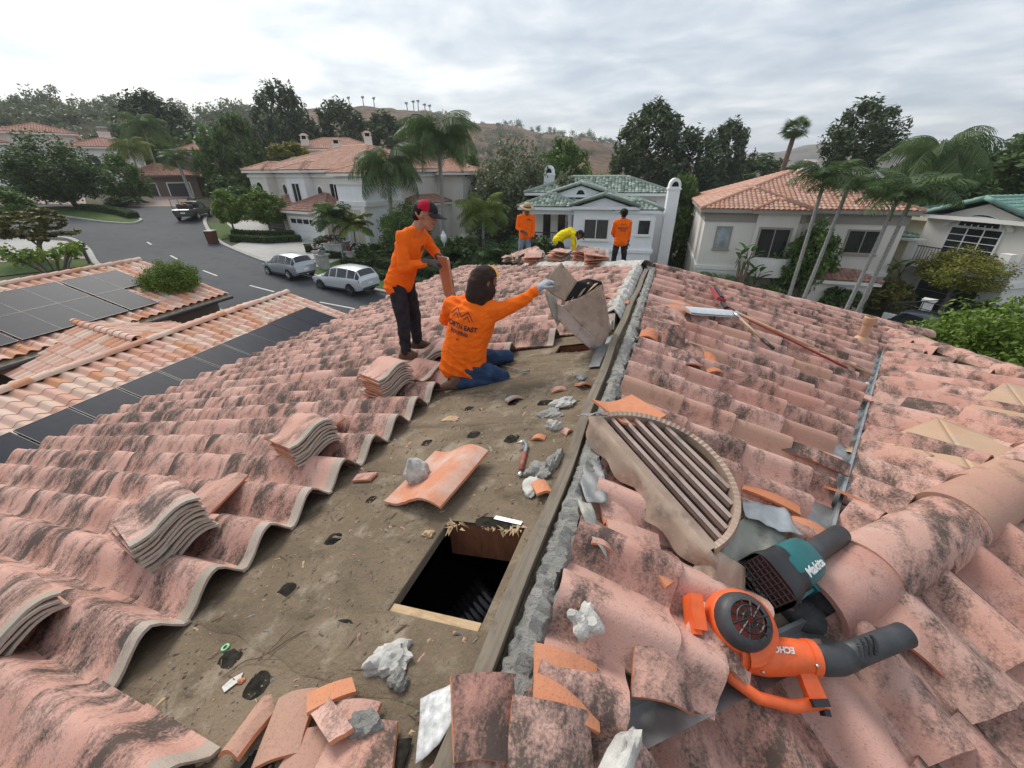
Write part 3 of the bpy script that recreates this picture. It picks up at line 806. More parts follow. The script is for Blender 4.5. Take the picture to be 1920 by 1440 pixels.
# mortar on the far left hip
hd_ = Vector((-1, 1, -T_)).normalized(); hs = Vector((1, 1, 0)).normalized()
lumpy_strip("mortar_bed", lambda t: (a0 + hd_ * t * 4.3, -hs, (0, 0, 1)),
            lambda t: [(-.16, -.06), (-.12, .10 + .04 * wn_(t, 30)), (-.03, .15 + .03 * wn_(t, 40)), (.05, .14 + .04 * wn_(t, 24)), (.12, .09 + .03 * wn_(t, 31)), (.22, .02), (.24, -.06)],
            M_MORTARL, house, 2, .014, 90)
def cap_mesh(name, mat, r0=.125, r1=.105, L=.44, n=12, thk=.016, h=.8):
    mb = MB(); rows = []
    for x, r in ((0, r1), (L * .12, r1 * 1.02), (L * .85, r0 * .99), (L, r0)):
        rows.append([(x, r * math.cos(math.pi * j / n), h * r * math.sin(math.pi * j / n)) for j in range(n + 1)])
    mb.grid(rows)
    rin = [[(x, y * (1 - thk / .12), z * (1 - thk / .12) - .002) for x, y, z in row] for row in rows]
    mb.grid(rin, flip=True)
    for e in (0, 3):
        for j in range(n): mb.add([rows[e][j], rows[e][j + 1], rin[e][j + 1], rin[e][j]], [(0, 1, 2, 3)])
    for row, ri in ((rows, rin),):
        for j in (0, n):
            for i in range(3): mb.add([row[i][j], row[i + 1][j], ri[i + 1][j], ri[i][j]], [(0, 1, 2, 3)])
    me = mb.mesh(name, mat, True); autosmooth(me, 50); return me
CAP = [cap_mesh("ridge_cap", M_TILE), cap_mesh("ridge_cap", M_TAN)]
# right hip caps (lying down the hip, lower ones first)
hip_d = Vector((4.3, 1.80, -T_ * 4.3)).normalized()
nhip = int(Vector((4.3, 1.80, -T_ * 4.3)).length / .36)
for i in range(nhip + 1):
    p = a0 + hip_d * (.12 + i * .36) + Vector((0, 0, .075 + rnd.random() * .01))
    m = frame(p, hip_d, (0, 0, 1)) @ Matrix.Rotation(R_(2) + (rnd.random() - .5) * .03, 4, 'Y') @ Matrix.Rotation((rnd.random() - .5) * .06, 4, 'Z')
    link("ridge_cap", CAP[0], house, m)
lumpy_strip("mortar_bed", lambda t: (a0 + hip_d * (t * 4.6), Vector((-.4, .92, 0)), (0, 0, 1)),
            lambda t: [(-.16, -.03), (-.13, .05), (0, .10), (.13, .05), (.16, -.1)], M_MORTAR, house, 5, .012, 60)
# wing ridge: wide caps, mouth of the first one open and packed with dark mortar
r2d = Vector((Q, Q, 0)); BIG = [cap_mesh("ridge_cap", M_TILE, .165, .145, .46, 14, .02, .82), cap_mesh("ridge_cap", M_TAN, .165, .145, .46, 14, .02, .82)]
for i in range(8):
    p = M0 + r2d * (.42 + i * .375) + Vector((0, 0, .075 + (.012 if i % 2 else 0)))
    m = frame(p, -r2d, (0, 0, 1)) @ Matrix.Rotation(R_(2.2), 4, 'Y') @ Matrix.Rotation((rnd.random() - .5) * .10, 4, 'Z')
    link("ridge_cap", BIG[1 if i in (3, 4) else 0], house, m)
hx = Vector((0, 1, -T_ * Q)).normalized()
for i in range(11):
    p = Vector((*R2E, -.3)) + hx * (.1 + i * .37) + Vector((0, 0, .06))
    link("ridge_cap", CAP[0], house, frame(p, hx, (0, 0, 1)) @ Matrix.Rotation((rnd.random() - .5) * .06, 4, 'Z'))
M_BMORT = plain("charcoal_mortar", (.075, .077, .08), .85, 0, .35, 16, .012, 50)
mb = MB(); mb.sphere(M0 + r2d * .10 + Vector((0, 0, .06)), .13, 14, sc=(1, 1, .75)); mb.sphere(M0 + r2d * (-.05) + Vector((-.02, .0, .02)), .10, 12, sc=(1.2, .9, .6))
mb.build("mortar_bed", M_BMORT, house, smooth=True)
# valley flashing: two trays of sheet metal with a raised centre rib
def valley(a, b, w, name="valley_flashing"):
    a, b = Vector(a), Vector(b); t = (b - a).normalized(); s = t.cross(Vector((0, 0, 1))).normalized(); L = []
    for i in range(13):
        p = a.lerp(b, i / 12); L.append([p + s * x + Vector((0, 0, z)) for x, z in ((-w, .05), (-.014, .004), (-.008, .055), (.008, .055), (.014, .004), (w, .05))])
    mb = MB(); mb.grid(L); return mb.build(name, M_GALV, house, auto=30)
valley(M0 + Vector((-.02, .02, .03)), Vector((vx(7.4), 7.4, S2.z(vx(7.4), 7.4) + .03)), .15)
v2a = Vector((.10, .42, -.07)); v2b = M0 + Vector((-.03, -.06, -.005))
valley(v2a, v2b, .13)
# opening 1: framing, dark attic below, split ply edge
def pit(name, H, depth, label):
    x0, x1, y0, y1 = H; mb = MB()
    zt = [S1.z(x, 0) for x in (x0, x1)]
    # walls: near and far joists are timber, sides plain
    mb.add([(x0, y1, zt[0] - .02), (x1, y1, zt[1] - .02), (x1, y1, zt[1] - .24), (x0, y1, zt[0] - .24)], [(0, 1, 2, 3)])
    mb.add([(x0, y1 + .03, zt[0] - .03), (x1, y1 + .03, zt[1] - .03), (x1, y1, zt[1] - .02), (x0, y1, zt[0] - .02)], [(0, 1, 2, 3)])
    far = mb.build("joist", M_TIMBER, house, fix=False)
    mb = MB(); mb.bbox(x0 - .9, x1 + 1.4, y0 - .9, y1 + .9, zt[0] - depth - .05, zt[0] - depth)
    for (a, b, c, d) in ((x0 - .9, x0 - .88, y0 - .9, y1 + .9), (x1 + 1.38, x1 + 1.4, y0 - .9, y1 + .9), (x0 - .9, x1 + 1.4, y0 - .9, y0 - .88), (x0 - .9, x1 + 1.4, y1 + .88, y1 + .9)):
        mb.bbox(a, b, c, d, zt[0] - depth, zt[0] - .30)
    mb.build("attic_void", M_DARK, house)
    return far
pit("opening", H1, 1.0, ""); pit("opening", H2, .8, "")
mb = MB(); rm = rot_to((1, 0, T_)).copy()
mb.box(((H1[0] + H1[1]) / 2, H1[2] + .018, S1.z(-.27, 0) - .045), (.42, .036, .07), rm); mb.build("joist", M_PLY, house)
mb = MB(); mb.box(((H1[0] + H1[1]) / 2, H1[2] - .016, S1.z(-.27, 0) - .075), (.42, .03, .09), rm); mb.build("joist", M_TIMBER, house)
mb = MB(); mb.box((H1[1] + .012, (H1[2] + H1[3]) / 2, S1.z(H1[1], 0) - .06), (.024, .50, .12)); mb.build("deck_edge", M_BOARD, house)
mb = MB(); mb.box((H1[0] - .008, (H1[2] + H1[3]) / 2, S1.z(H1[0], 0) - .03), (.02, .50, .05)); mb.build("deck_edge", M_BOARD, house)
def splinters(name, c, n, L, spread, mat, seed, axis=(1, 0, 0)):
    r = random.Random(seed); mb = MB(); c = Vector(c); ax = Vector(axis).normalized()
    for i in range(n):
        p = c + ax * (r.random() - .5) * spread + Vector(((r.random() - .5) * .02, (r.random() - .5) * .04, (r.random() - .5) * .015))
        d = Vector((r.random() - .5, (r.random() - .5) * 1.5 - .4, (r.random() - .7) * .6)).normalized()
        l = L * (.4 + r.random()); w = .004 + r.random() * .008
        sd = d.cross(Vector((0, 0, 1))).normalized() * w
        mb.add([p - sd, p + sd, p + d * l, p + Vector((0, 0, -.006))], [(0, 1, 2), (0, 2, 3), (1, 3, 2)])
    return mb.build(name, mat, house)
splinters("splintered_ply", (-.18, 1.20, S1.z(-.18, 0) - .005), 40, .032, .22, M_PLY, 1, (1, 0, T_))
splinters("splintered_ply", (-.44, 1.19, S1.z(-.44, 0) - .005), 26, .04, .09, M_PLY, 2, (1, 0, T_))
mb = MB(); mb.box((-.17, 1.235, S1.z(-.17, 0) + .006), (.15, .022, .004), rm @ Matrix.Rotation(R_(-8), 3, 'Z')); mb.build("metal_strap", M_GALV, house)
# ribbed flexible duct down in the opening
mb = MB(); rings = []
for i in range(60):
    a = i / 59; rings.append(Vector((-.50 + .30 * a, .62 + .55 * a, -.52 - .12 * math.sin(a * 3))))
mb.tube(rings, [.15 + (.012 if i % 3 == 0 else 0) for i in range(60)], 18, caps=True)
duct = mb.build("flexible_duct", plain("black_foil", (.02, .02, .022), .22, .4, .3, 30), None, smooth=True)
tag(duct, "shiny black ribbed flexible duct down inside the open roof hole", "duct")
# tar squares left where battens were nailed, felt laps
def patch(x, y, sx, sy, seed, mat=M_TAR, name="tar_patch", off=.0012):
    r = random.Random(seed); n = 22; P = []
    for i in range(n):
        a = 2 * math.pi * i / n; k = 1 / max(abs(math.cos(a)), abs(math.sin(a))) ** .5 * (.86 + .2 * r.random())
        P.append(S1.P(x + sx / 2 * k * math.cos(a), y + sy / 2 * k * math.sin(a), off))
    mb = MB(); mb.add(P, [tuple(range(n))]); return mb.build(name, mat, house)
for i, (x, y, sx, sy) in enumerate([(-1.04, .70, .085, .075), (-1.26, 1.52, .07, .07), (-1.05, 1.0, .09, .08), (-1.0, .40, .10, .07), (-.78, .36, .10, .09), (-1.04, 1.88, .07, .08), (-.72, 1.98, .09, .09), (-.42, 1.93, .10, .10), (-.60, 2.42, .08, .09), (-.34, 2.40, .12, .09), (-.33, 2.78, .14, .07), (-.80, 2.85, .08, .07), (-.95, 2.36, .07, .07), (-.24, 1.22, .20, .07), (-.42, 1.60, .09, .06), (-.55, .18, .12, .09), (-1.05, 1.30, .06, .06), (-.62, .62, .08, .05)]):
    patch(x, y, sx, sy, i)
for i in range(7):
    y = -.1 + i * .55; mb = MB(); L = []
    for j in range(25):
        x = -1.5 + 1.5 * j / 24; yy = y + .02 * math.sin(x * 5 + i) + .008 * math.sin(x * 23 + i)
        L.append([S1.P(x, yy, .0008), S1.P(x, yy + .006, .005), S1.P(x, yy + .20, .0015)])
    if not (.6 < y + .1 < 1.3): mb.grid(L); mb.build("felt_lap", M_FELT, house, smooth=True)
# ---------------------------------------------------------------- neighbouring houses
class Tiler:
    """far tiled slopes: rolls and courses as real geometry in one mesh"""
    def __init__(s, w=.30, c=.42, h=.075):
        s.w, s.c = w, c; s.V = []; s.F = []; s.A = []; s.o = 0
        n = 5
        s.prof = [(-.5 + i / (n - 1), math.sin(math.pi * i / (n - 1)) * h) for i in range(n)]
    def slope(s, A, e, u, L, lenfun, off=.03):
        A = Vector(A); e = Vector(e).normalized(); u = Vector(u).normalized(); nn = e.cross(u).normalized()
        if nn.z < 0: nn = -nn
        # base sheet
        k = int(L / s.w)
        for i in range(k):
            t = (i + .5) * L / k; ln = lenfun(t)
            if ln < .15: continue
            m = max(1, int(ln / s.c + .5)); c = ln / m
            for j in range(m):
                r = random.random(); b = A + e * t
                lift0, lift1 = .035, .005
                pts = []
                for x, z in s.prof: pts.append(b + e * (x * s.w * .98) + u * (j * c) + nn * (z + lift0 + off))
                for x, z in s.prof: pts.append(b + e * (x * s.w * .98) + u * ((j + 1) * c) + nn * (z + lift1 + off))
                n = len(s.prof)
                s.V.extend(pts); s.A.extend([r] * len(pts))
                for q in range(n - 1): s.F.append((s.o + q, s.o + q + 1, s.o + n + q + 1, s.o + n + q))
                # front lip
                s.V.extend([pts[0] - nn * .03, pts[n - 1] - nn * .03]); s.A.extend([r, r])
                s.F.append((s.o + 2 * n, s.o + 2 * n + 1, s.o + n - 1, s.o))
                s.o += 2 * n + 2
    def build(s, name, mat, parent):
        me = fast_mesh(name, np.array([tuple(v) for v in s.V]), np.array(s.F), True, [mat], None, s.A)
        return link(name, me, parent)

def hip_roof(parent, x0, x1, y0, y1, z, pitch, mat, ov=.45, kind='hip', trim=M_TRIM, th=.16, w=.30, ridge_mat=None, gables=(True, True), wallmat=None):
    """kind: hip | gx (ridge along x, gable ends) | gy (ridge along y, gables at y ends)"""
    X0, X1, Y0, Y1 = x0 - ov, x1 + ov, y0 - ov, y1 + ov; W, D_ = X1 - X0, Y1 - Y0; cp = math.cos(math.atan(pitch)); k = 1 / cp
    t = Tiler(w); zt = z + th * .5
    mb = MB()
    if kind == 'hip':
        hw = min(W, D_) / 2
        f = lambda L: (lambda q: min(q, L - q, hw) * k)
        t.slope((X0, Y0, zt), (1, 0, 0), (0, cp, pitch * cp), W, f(W)); t.slope((X1, Y1, zt), (-1, 0, 0), (0, -cp, pitch * cp), W, f(W))
        t.slope((X1, Y0, zt), (0, 1, 0), (-cp, 0, pitch * cp), D_, f(D_)); t.slope((X0, Y1, zt), (0, -1, 0), (cp, 0, pitch * cp), D_, f(D_))
        zr = zt + hw * pitch
        if W >= D_: r0, r1 = (X0 + hw, (Y0 + Y1) / 2, zr), (X1 - hw, (Y0 + Y1) / 2, zr)
        else: r0, r1 = ((X0 + X1) / 2, Y0 + hw, zr), ((X0 + X1) / 2, Y1 - hw, zr)
        cs = [(X0, Y0, zt), (X1, Y0, zt), (X1, Y1, zt), (X0, Y1, zt)]
        if W >= D_: lines = [(cs[0], r0), (cs[3], r0), (cs[1], r1), (cs[2], r1), (r0, r1)]
        else: lines = [(cs[0], r0), (cs[1], r0), (cs[2], r1), (cs[3], r1), (r0, r1)]
        if W >= D_: mb.add(cs + [r0, r1], [(0, 1, 5, 4), (2, 3, 4, 5), (1, 2, 5), (3, 0, 4)])
        else: mb.add(cs + [r0, r1], [(0, 1, 4), (1, 2, 5, 4), (2, 3, 5), (3, 0, 4, 5)])
    elif kind == 'gy':
        hw = W / 2; f = lambda q: hw * k; zr = zt + hw * pitch; xm = (X0 + X1) / 2
        t.slope((X1, Y0, zt), (0, 1, 0), (-cp, 0, pitch * cp), D_, f); t.slope((X0, Y1, zt), (0, -1, 0), (cp, 0, pitch * cp), D_, f)
        lines = [((xm, Y0, zr), (xm, Y1, zr)), ((X0, Y0, zt), (xm, Y0, zr)), ((X1, Y0, zt), (xm, Y0, zr))]
        mb.add([(X0, Y0, zt), (xm, Y0, zr), (X1, Y0, zt), (X0, Y1, zt), (xm, Y1, zr), (X1, Y1, zt)], [(0, 1, 4, 3), (1, 2, 5, 4)])
        for yy in (y0, y1 - .12):
            g = MB(); g.prism([(x0, yy, z - .02), (x1, yy, z - .02), ((x0 + x1) / 2, yy, z + (x1 - x0) / 2 * pitch)], (0, .12, 0)); g.build("gable_wall", wallmat or trim, parent)
    else:
        hw = D_ / 2; f = lambda q: hw * k; zr = zt + hw * pitch; ym = (Y0 + Y1) / 2
        t.slope((X0, Y0, zt), (1, 0, 0), (0, cp, pitch * cp), W, f); t.slope((X1, Y1, zt), (-1, 0, 0), (0, -cp, pitch * cp), W, f)
        lines = [((X0, ym, zr), (X1, ym, zr)), ((X0, Y0, zt), (X0, ym, zr)), ((X1, Y0, zt), (X1, ym, zr))]
        mb.add([(X0, Y0, zt), (X1, Y0, zt), (X1, ym, zr), (X0, ym, zr), (X0, Y1, zt), (X1, Y1, zt)], [(0, 1, 2, 3), (3, 2, 5, 4)])
        for xx in (x0, x1 - .12):
            g = MB(); g.prism([(xx, y0, z - .02), (xx, y1, z - .02), (xx, (y0 + y1) / 2, z + (y1 - y0) / 2 * pitch)], (.12, 0, 0)); g.build("gable_wall", wallmat or trim, parent)
    mb.build("roof_underlay", mat, parent, fix=False)
    rf = t.build("roof", mat, parent)
    c = MB()
    for a, b in lines:
        a, b = Vector(a), Vector(b); n = max(2, int((b - a).length / .45)); pts = []; rad = []
        for i in range(n):
            for q, rr in ((i / n, .15), ((i + .97) / n, .12)): pts.append(a.lerp(b, q) + Vector((0, 0, .07))); rad.append(rr)
        c.tube(pts, rad, 6)
    c.build("ridge_caps", ridge_mat or mat, parent, smooth=True)
    e = MB()                                              # eave board
    for (a, b, cc, d) in ((X0, X1, Y0, Y0 + .12), (X0, X1, Y1 - .12, Y1), (X0, X0 + .12, Y0 + .12, Y1 - .12), (X1 - .12, X1, Y0 + .12, Y1 - .12)):
        e.bbox(a, b, cc, d, z - .12, zt + .01)
    e.bbox(X0 + .12, X1 - .12, Y0 + .12, Y1 - .12, z - .04, z - .0)
    e.build("eave_trim", trim, parent)
    return rf

def walls(parent, x0, x1, y0, y1, z0, z1, mat, name="wall"):
    mb = MB(); mb.bbox(x0, x1, y0, y1, z0, z1); return mb.build(name, mat, parent)
def band(parent, x0, x1, y0, y1, z, h, out, mat, name="string_course"):
    mb = MB(); o = out
    for (a, b, c, d) in ((x0 - o, x1 + o, y0 - o, y0 + .02), (x0 - o, x1 + o, y1 - .02, y1 + o), (x0 - o, x0 + .02, y0 + .02, y1 - .02), (x1 - .02, x1 + o, y0 + .02, y1 - .02)):
        mb.bbox(a, b, c, d, z, z + h)
    return mb.build(name, mat, parent)

FACE = {'f': ((1, 0, 0), (0, -1, 0)), 'b': ((-1, 0, 0), (0, 1, 0)), 'r': ((0, 1, 0), (1, 0, 0)), 'l': ((0, -1, 0), (-1, 0, 0))}
def window(parent, face, x, y, z, w, h, frame_mat=M_TRIM, glass=M_GLASS, fw=.09, mull=1, rows=1, sill=True, arch=False, name="window"):
    """centred at (x, y) on the wall face, z = bottom"""
    u, n = (Vector(q) for q in FACE[face]); c = Vector((x, y, z)); up = Vector((0, 0, 1))
    def P(a, b, d): return c + u * a + up * b + n * d
    mb = MB()
    def bar(a0, a1, b0, b1, d0, d1):
        vs = [P(a, b, d) for d in (d0, d1) for (a, b) in ((a0, b0), (a1, b0), (a1, b1), (a0, b1))]
        mb.add(vs, [(0, 3, 2, 1), (4, 5, 6, 7), (0, 1, 5, 4), (1, 2, 6, 5), (2, 3, 7, 6), (3, 0, 4, 7)])
    hw = w / 2
    if not arch:
        bar(-hw - fw, -hw, -fw, h + fw, -.02, .07); bar(hw, hw + fw, -fw, h + fw, -.02, .07); bar(-hw, hw, h, h + fw, -.02, .07); bar(-hw, hw, -fw, 0, -.02, .07)
    else:
        bar(-hw - fw, -hw, -fw, h, -.02, .07); bar(hw, hw + fw, -fw, h, -.02, .07); bar(-hw, hw, -fw, 0, -.02, .07)
        N = 14
        for i in range(N):
            a0, a1 = math.pi * i / N, math.pi * (i + 1) / N
            q = [(r * math.cos(a), h + r * math.sin(a) * arch) for r, a in ((hw, a0), (hw + fw, a0), (hw + fw, a1), (hw, a1))]
            mb.add([P(a, b, d) for d in (-.02, .07) for a, b in q], [(0, 3, 2, 1), (4, 5, 6, 7), (0, 1, 5, 4), (1, 2, 6, 5), (2, 3, 7, 6), (3, 0, 4, 7)])
    for i in range(1, mull + 1 if mull > 0 else 1):
        a = -hw + w * i / (mull + 1); bar(a - .03, a + .03, 0, h, .022, .05)
    for j in range(1, rows): bar(-hw, hw, h * j / rows - .02, h * j / rows + .02, .022, .046)
    if sill: bar(-hw - fw - .06, hw + fw + .06, -fw - .09, -fw, -.02, .14)
    wn = mb.build(name, frame_mat, parent)
    cols = mull + 1
    for i in range(cols):
        g = MB(); a0, a1 = -hw + w * i / cols, -hw + w * (i + 1) / cols
        q = [(a0, 0), (a1, 0)]
        if arch:
            for s_ in range(5):
                a = a1 + (a0 - a1) * s_ / 4; q.append((a, h + math.sqrt(max(0, hw * hw - a * a)) * arch))
        else: q += [(a1, h), (a0, h)]
        g.add([P(a, b, .02) for a, b in q], [tuple(range(len(q)))]); g.build("pane", glass, wn, fix=False)
    return wn
def round_window(parent, face, x, y, z, rx, rz, frame_mat=M_TRIM, glass=M_GLASS, spokes=0):
    u, n = (Vector(q) for q in FACE[face]); c = Vector((x, y, z)); up = Vector((0, 0, 1)); mb = MB(); N = 20
    def P(a, k, d): return c + u * (rx * k * math.cos(a)) + up * (rz * k * math.sin(a)) + n * d
    for i in range(N):
        a0, a1 = 2 * math.pi * i / N, 2 * math.pi * (i + 1) / N
        mb.add([P(a, k, d) for d in (-.02, .08) for a, k in ((a0, 1), (a0, 1.4), (a1, 1.4), (a1, 1))], [(0, 3, 2, 1), (4, 5, 6, 7), (1, 2, 6, 5), (3, 0, 4, 7)])
    for i in range(spokes): a = math.pi * i / spokes; mb.tube([P(a, 1, .03), P(a + math.pi, 1, .03)], .025, 4)
    w = mb.build("window", frame_mat, parent)
    g = MB(); g.add([P(2 * math.pi * i / N, 1, .018) for i in range(N)], [tuple(range(N))]); g.build("pane", glass, w, fix=False)
    return w
def garage_door(parent, face, x, y, z, w, h, mat, panes=0, arch=0.0, rows=4):
    u, n = (Vector(q) for q in FACE[face]); c = Vector((x, y, z)); up = Vector((0, 0, 1)); mb = MB()
    def bar(m_, a0, a1, b0, b1, d0, d1):
        m_.add([c + u * a + up * b + n * d for d in (d0, d1) for (a, b) in ((a0, b0), (a1, b0), (a1, b1), (a0, b1))], [(0, 3, 2, 1), (4, 5, 6, 7), (0, 1, 5, 4), (1, 2, 6, 5), (2, 3, 7, 6), (3, 0, 4, 7)])
    for r in range(rows): bar(mb, -w / 2, w / 2, h * r / rows + .012, h * (r + 1) / rows - .012, -.05, .03)
    d = mb.build("garage_door", mat, parent)
    if panes:
        for i in range(panes):
            g = MB(); s_ = w / panes; bar(g, -w / 2 + i * s_ + .08, -w / 2 + (i + 1) * s_ - .08, h * (rows - 1) / rows + .10, h - .09, .02, .04); g.build("pane", M_GLASS, d)
    f = MB(); bar(f, -w / 2 - .14, -w / 2, 0, h + .14, -.05, .06); bar(f, w / 2, w / 2 + .14, 0, h + .14, -.05, .06); bar(f, -w / 2, w / 2, h, h + .14, -.05, .06)
    f.build("frame", M_TRIM, d); return d
def chimney(parent, x, y, z0, z1, w, d, mat, cap=None, style='flat'):
    mb = MB(); mb.bbox(x - w / 2, x + w / 2, y - d / 2, y + d / 2, z0, z1); mb.bbox(x - w / 2 - .07, x + w / 2 + .07, y - d / 2 - .07, y + d / 2 + .07, z1 - .16, z1 - .02)
    c = mb.build("chimney", mat, parent)
    m = MB()
    if style == 'box':
        for sx in (-1, 1):
            for sy in (-1, 1): m.box((x + sx * w * .38, y + sy * d * .38, z1 + .22), (.16, .16, .46))
        m.bbox(x - w * .3, x + w * .3, y - d * .3, y + d * .3, z1, z1 + .45, m=1)
        m.box((x, y, z1 + .60), (w + .25, d + .25, .32), taper=.35, m=2)
        m.build("chimney_cap", [mat, M_DARK, cap], c)
    elif style == 'arch':
        P = [(x - w / 2, y - d / 2, z1)] + [(x - w / 2 * math.cos(math.pi * i / 12), y - d / 2, z1 + .12 + w * .62 * math.sin(math.pi * i / 12)) for i in range(13)] + [(x + w / 2, y - d / 2, z1)]
        m.prism(P, (0, d, 0)); hole = [(x - w * .3 * math.cos(math.pi * i / 10), y - d / 2 - .012, z1 + .06 + w * .42 * math.sin(math.pi * i / 10)) for i in range(11)]
        m.add(hole, [tuple(range(11))], 1); m.build("chimney_cap", [mat, M_DARK], c)
    else:
        m.bbox(x - w * .42, x + w * .42, y - d * .42, y + d * .42, z1, z1 + .5); m.box((x, y, z1 + .6), (w * 1.05, d * 1.05, .22), taper=.6); m.build("chimney_cap", cap or mat, c)
    return c

# --- house A: large white house across the street with salmon roof
hA = thing("white_mansion", "large white stucco house with salmon hip roof and white garage door behind the parked cars", "house", (-43.2, 35.9, -4.7), R_(-9.85))
E_ = 6.2
walls(hA, 0, 17, 0, 13, -1.5, E_, M_ST_GREY)
hip_roof(hA, 0, 17, 0, 13, E_, .32, M_REDC, .5)
band(hA, 0, 17, 0, 13, E_ - .55, .30, .14, M_TRIM)
for (a, b, pr) in ((-.3, 2.8, 1.0), (6.0, 9.0, .9)):      # front bays with small hips
    walls(hA, a, b, -pr, 1, -1.5, E_, M_ST_WHITE if a > 0 else M_ST_GREY, "bay_wall"); hip_roof(hA, a, b, -pr, 3.2, E_, .36, M_REDC, .45); band(hA, a, b, -pr, 1, E_ - .55, .3, .12, M_TRIM)
walls(hA, 13.8, 17.5, -1.0, 3.5, -1.5, E_ - .4, M_ST_WHITE, "entry_wall"); hip_roof(hA, 13.8, 17.5, -1.0, 5, E_ - .3, .32, M_REDC, .5)
band(hA, 13.8, 17.5, -1.0, 3.5, E_ - 1.1, .5, .16, M_TRIM); band(hA, 13.8, 17.5, -1.0, 3.5, 3.3, .4, .16, M_TRIM)
for xx in (14.0, 17.3):
    mb = MB(); mb.bbox(xx - .25, xx + .25, -1.3, -.98, -1.5, 3.4); mb.build("pilaster", M_TRIM, hA)
window(hA, 'f', 15.65, -1.0, -.2, 2.1, 3.2, M_TRIM, M_ST_BEIGE, .12, 1, 1, False, name="front_door")
window(hA, 'f', 7.5, -.9, 3.2, 1.15, 1.9); window(hA, 'f', 12.2, 0, 3.2, 1.15, 1.9); window(hA, 'f', 1.3, -1.0, 3.0, 1.2, 1.6, arch=1.0)
round_window(hA, 'f', 10.0, 0, 4.3, .38, .55); round_window(hA, 'f', 4.2, 0, 4.5, .35, .5)
walls(hA, 7.9, 13.9, -2.9, 0, -1.5, 2.7, M_ST_BEIGE, "garage_wall"); hip_roof(hA, 7.9, 13.9, -2.9, 2.5, 2.75, .42, M_BROWN, .4)
garage_door(hA, 'f', 10.9, -2.9, -.15, 4.9, 2.35, M_WHITE, 5)
walls(hA, 2.9, 6.5, -2.2, 0, -1.5, 2.9, M_ST_GREY, "porch_wall"); hip_roof(hA, 2.9, 6.5, -2.2, 1.6, 2.95, .40, M_BROWN, .35)
garage_door(hA, 'f', 4.7, -2.2, -.2, 2.9, 2.4, M_BLACK)
walls(hA, 17, 18.6, 7.5, 12.5, -1.5, 3.0, M_ST_GREY, "bay_wall"); hip_roof(hA, 16.6, 18.6, 4.2, 9.2, 3.1, .5, M_BROWN, .3)
window(hA, 'r', 17, 10.9, 1.0, .9, 1.2); band(hA, 17, 17.02, .5, 12.8, 3.0, .25, .10, M_TRIM)
walls(hA, 13, 20.5, 9.5, 16, -1.5, E_ - .3, M_ST_GREY, "rear_wall"); hip_roof(hA, 13, 20.5, 9.5, 16, E_ - .3, .32, M_REDC, .5)

hA2 = thing("pale_house", "pale house with three tall chimneys rising behind the white mansion", "house", (-55.5, 52.0, -3.2), R_(35))
walls(hA2, 0, 13, 0, 9, -2, 7.6, M_ST_GREY); hip_roof(hA2, 0, 13, 0, 9, 7.6, .32, M_REDC, .5); band(hA2, 0, 13, 0, 9, 7.1, .3, .14, M_TRIM)
walls(hA2, 3, 15, -5, 0, -2, 5.6, M_ST_GREY, "wing_wall"); hip_roof(hA2, 3, 15, -5, 0, 5.7, .32, M_REDC, .5)
chimney(hA2, 2.4, 1.2, 7, 9.0, 1.0, .9, M_ST_CREAM, M_REDC, 'box'); chimney(hA2, 7.2, -2.0, 5, 8.3, 1.1, .9, M_ST_CREAM, M_REDC, 'box'); chimney(hA2, 11.6, .6, 7, 9.4, 1.1, 1.0, M_ST_CREAM, M_REDC, 'box')

# --- house B: white house with glazed green roof
hB = thing("green_roofed_house", "white stucco house with glazed green tile roof beyond the tile piles", "house", (-7.1, 32.3, -7.4), R_(8))
EB = 6.35
walls(hB, 0, 6.0, 0, 8, -1, EB, M_ST_WHITE); hip_roof(hB, 0, 4.4, 0, 8, EB, .30, M_GREENT, .35, 'gy', M_ST_WHITE, wallmat=M_ST_WHITE)
hip_roof(hB, 3.2, 6.1, .2, 7, EB - .25, .30, M_GREENT, .32, 'hip', M_ST_WHITE)
window(hB, 'f', 1.75, 0, 4.15, 1.75, 1.35, M_TRIM, M_GLASS, .10, 1); window(hB, 'f', 5.25, 0, 4.55, .8, .95, M_TRIM, M_GLASS, .08, 0); band(hB, 0, 6.0, 0, 8, 3.2, .22, .12, M_ST_WHITE); band(hB, 0, 6, 0, 8, .25, .22, .12, M_ST_WHITE)
window(hB, 'f', 5.3, 0, -.6, 1.0, 1.3, M_TRIM, M_GLASS, .08, 0)
walls(hB, -4.2, 0, 1.6, 8, -1, 3.4, M_ST_WHITE, "porch_wall")
mb = MB()                                              # balcony loggia with columns
mb.bbox(-4.2, 0, 4.2, 8, 3.4, EB - .3)
mb.build("loggia_wall", M_ST_GREY, hB)
mb = MB(); mb.bbox(-3.0, -2.35, 4.16, 4.2, 3.5, 5.5); mb.bbox(-1.7, -1.1, 4.16, 4.2, 3.5, 5.5); mb.build("loggia_door", M_GLASS, hB)
mb = MB(); mb.bbox(-4.3, .05, 1.5, 4.2, 5.7, EB - .25); mb.build("loggia_beam", M_ST_WHITE, hB)
for xx in (-4.0, -.45):
    mb = MB(); mb.lathe([(.26, 3.4), (.26, 3.6), (.17, 3.7), (.15, 5.4), (.24, 5.6), (.26, 5.72)], (xx, 1.85, 0), 10); mb.build("column", M_ST_WHITE, hB, smooth=True)
mb = MB(); mb.bbox(-4.2, -1.35, 1.62, 1.7, 3.35, 3.45)
for i in range(16): mb.box((-4.1 + i * .18, 1.66, 3.85), (.03, .03, .85))
mb.bbox(-4.2, -1.35, 1.62, 1.7, 4.25, 4.32); mb.build("balcony_rail", M_BLACK, hB)
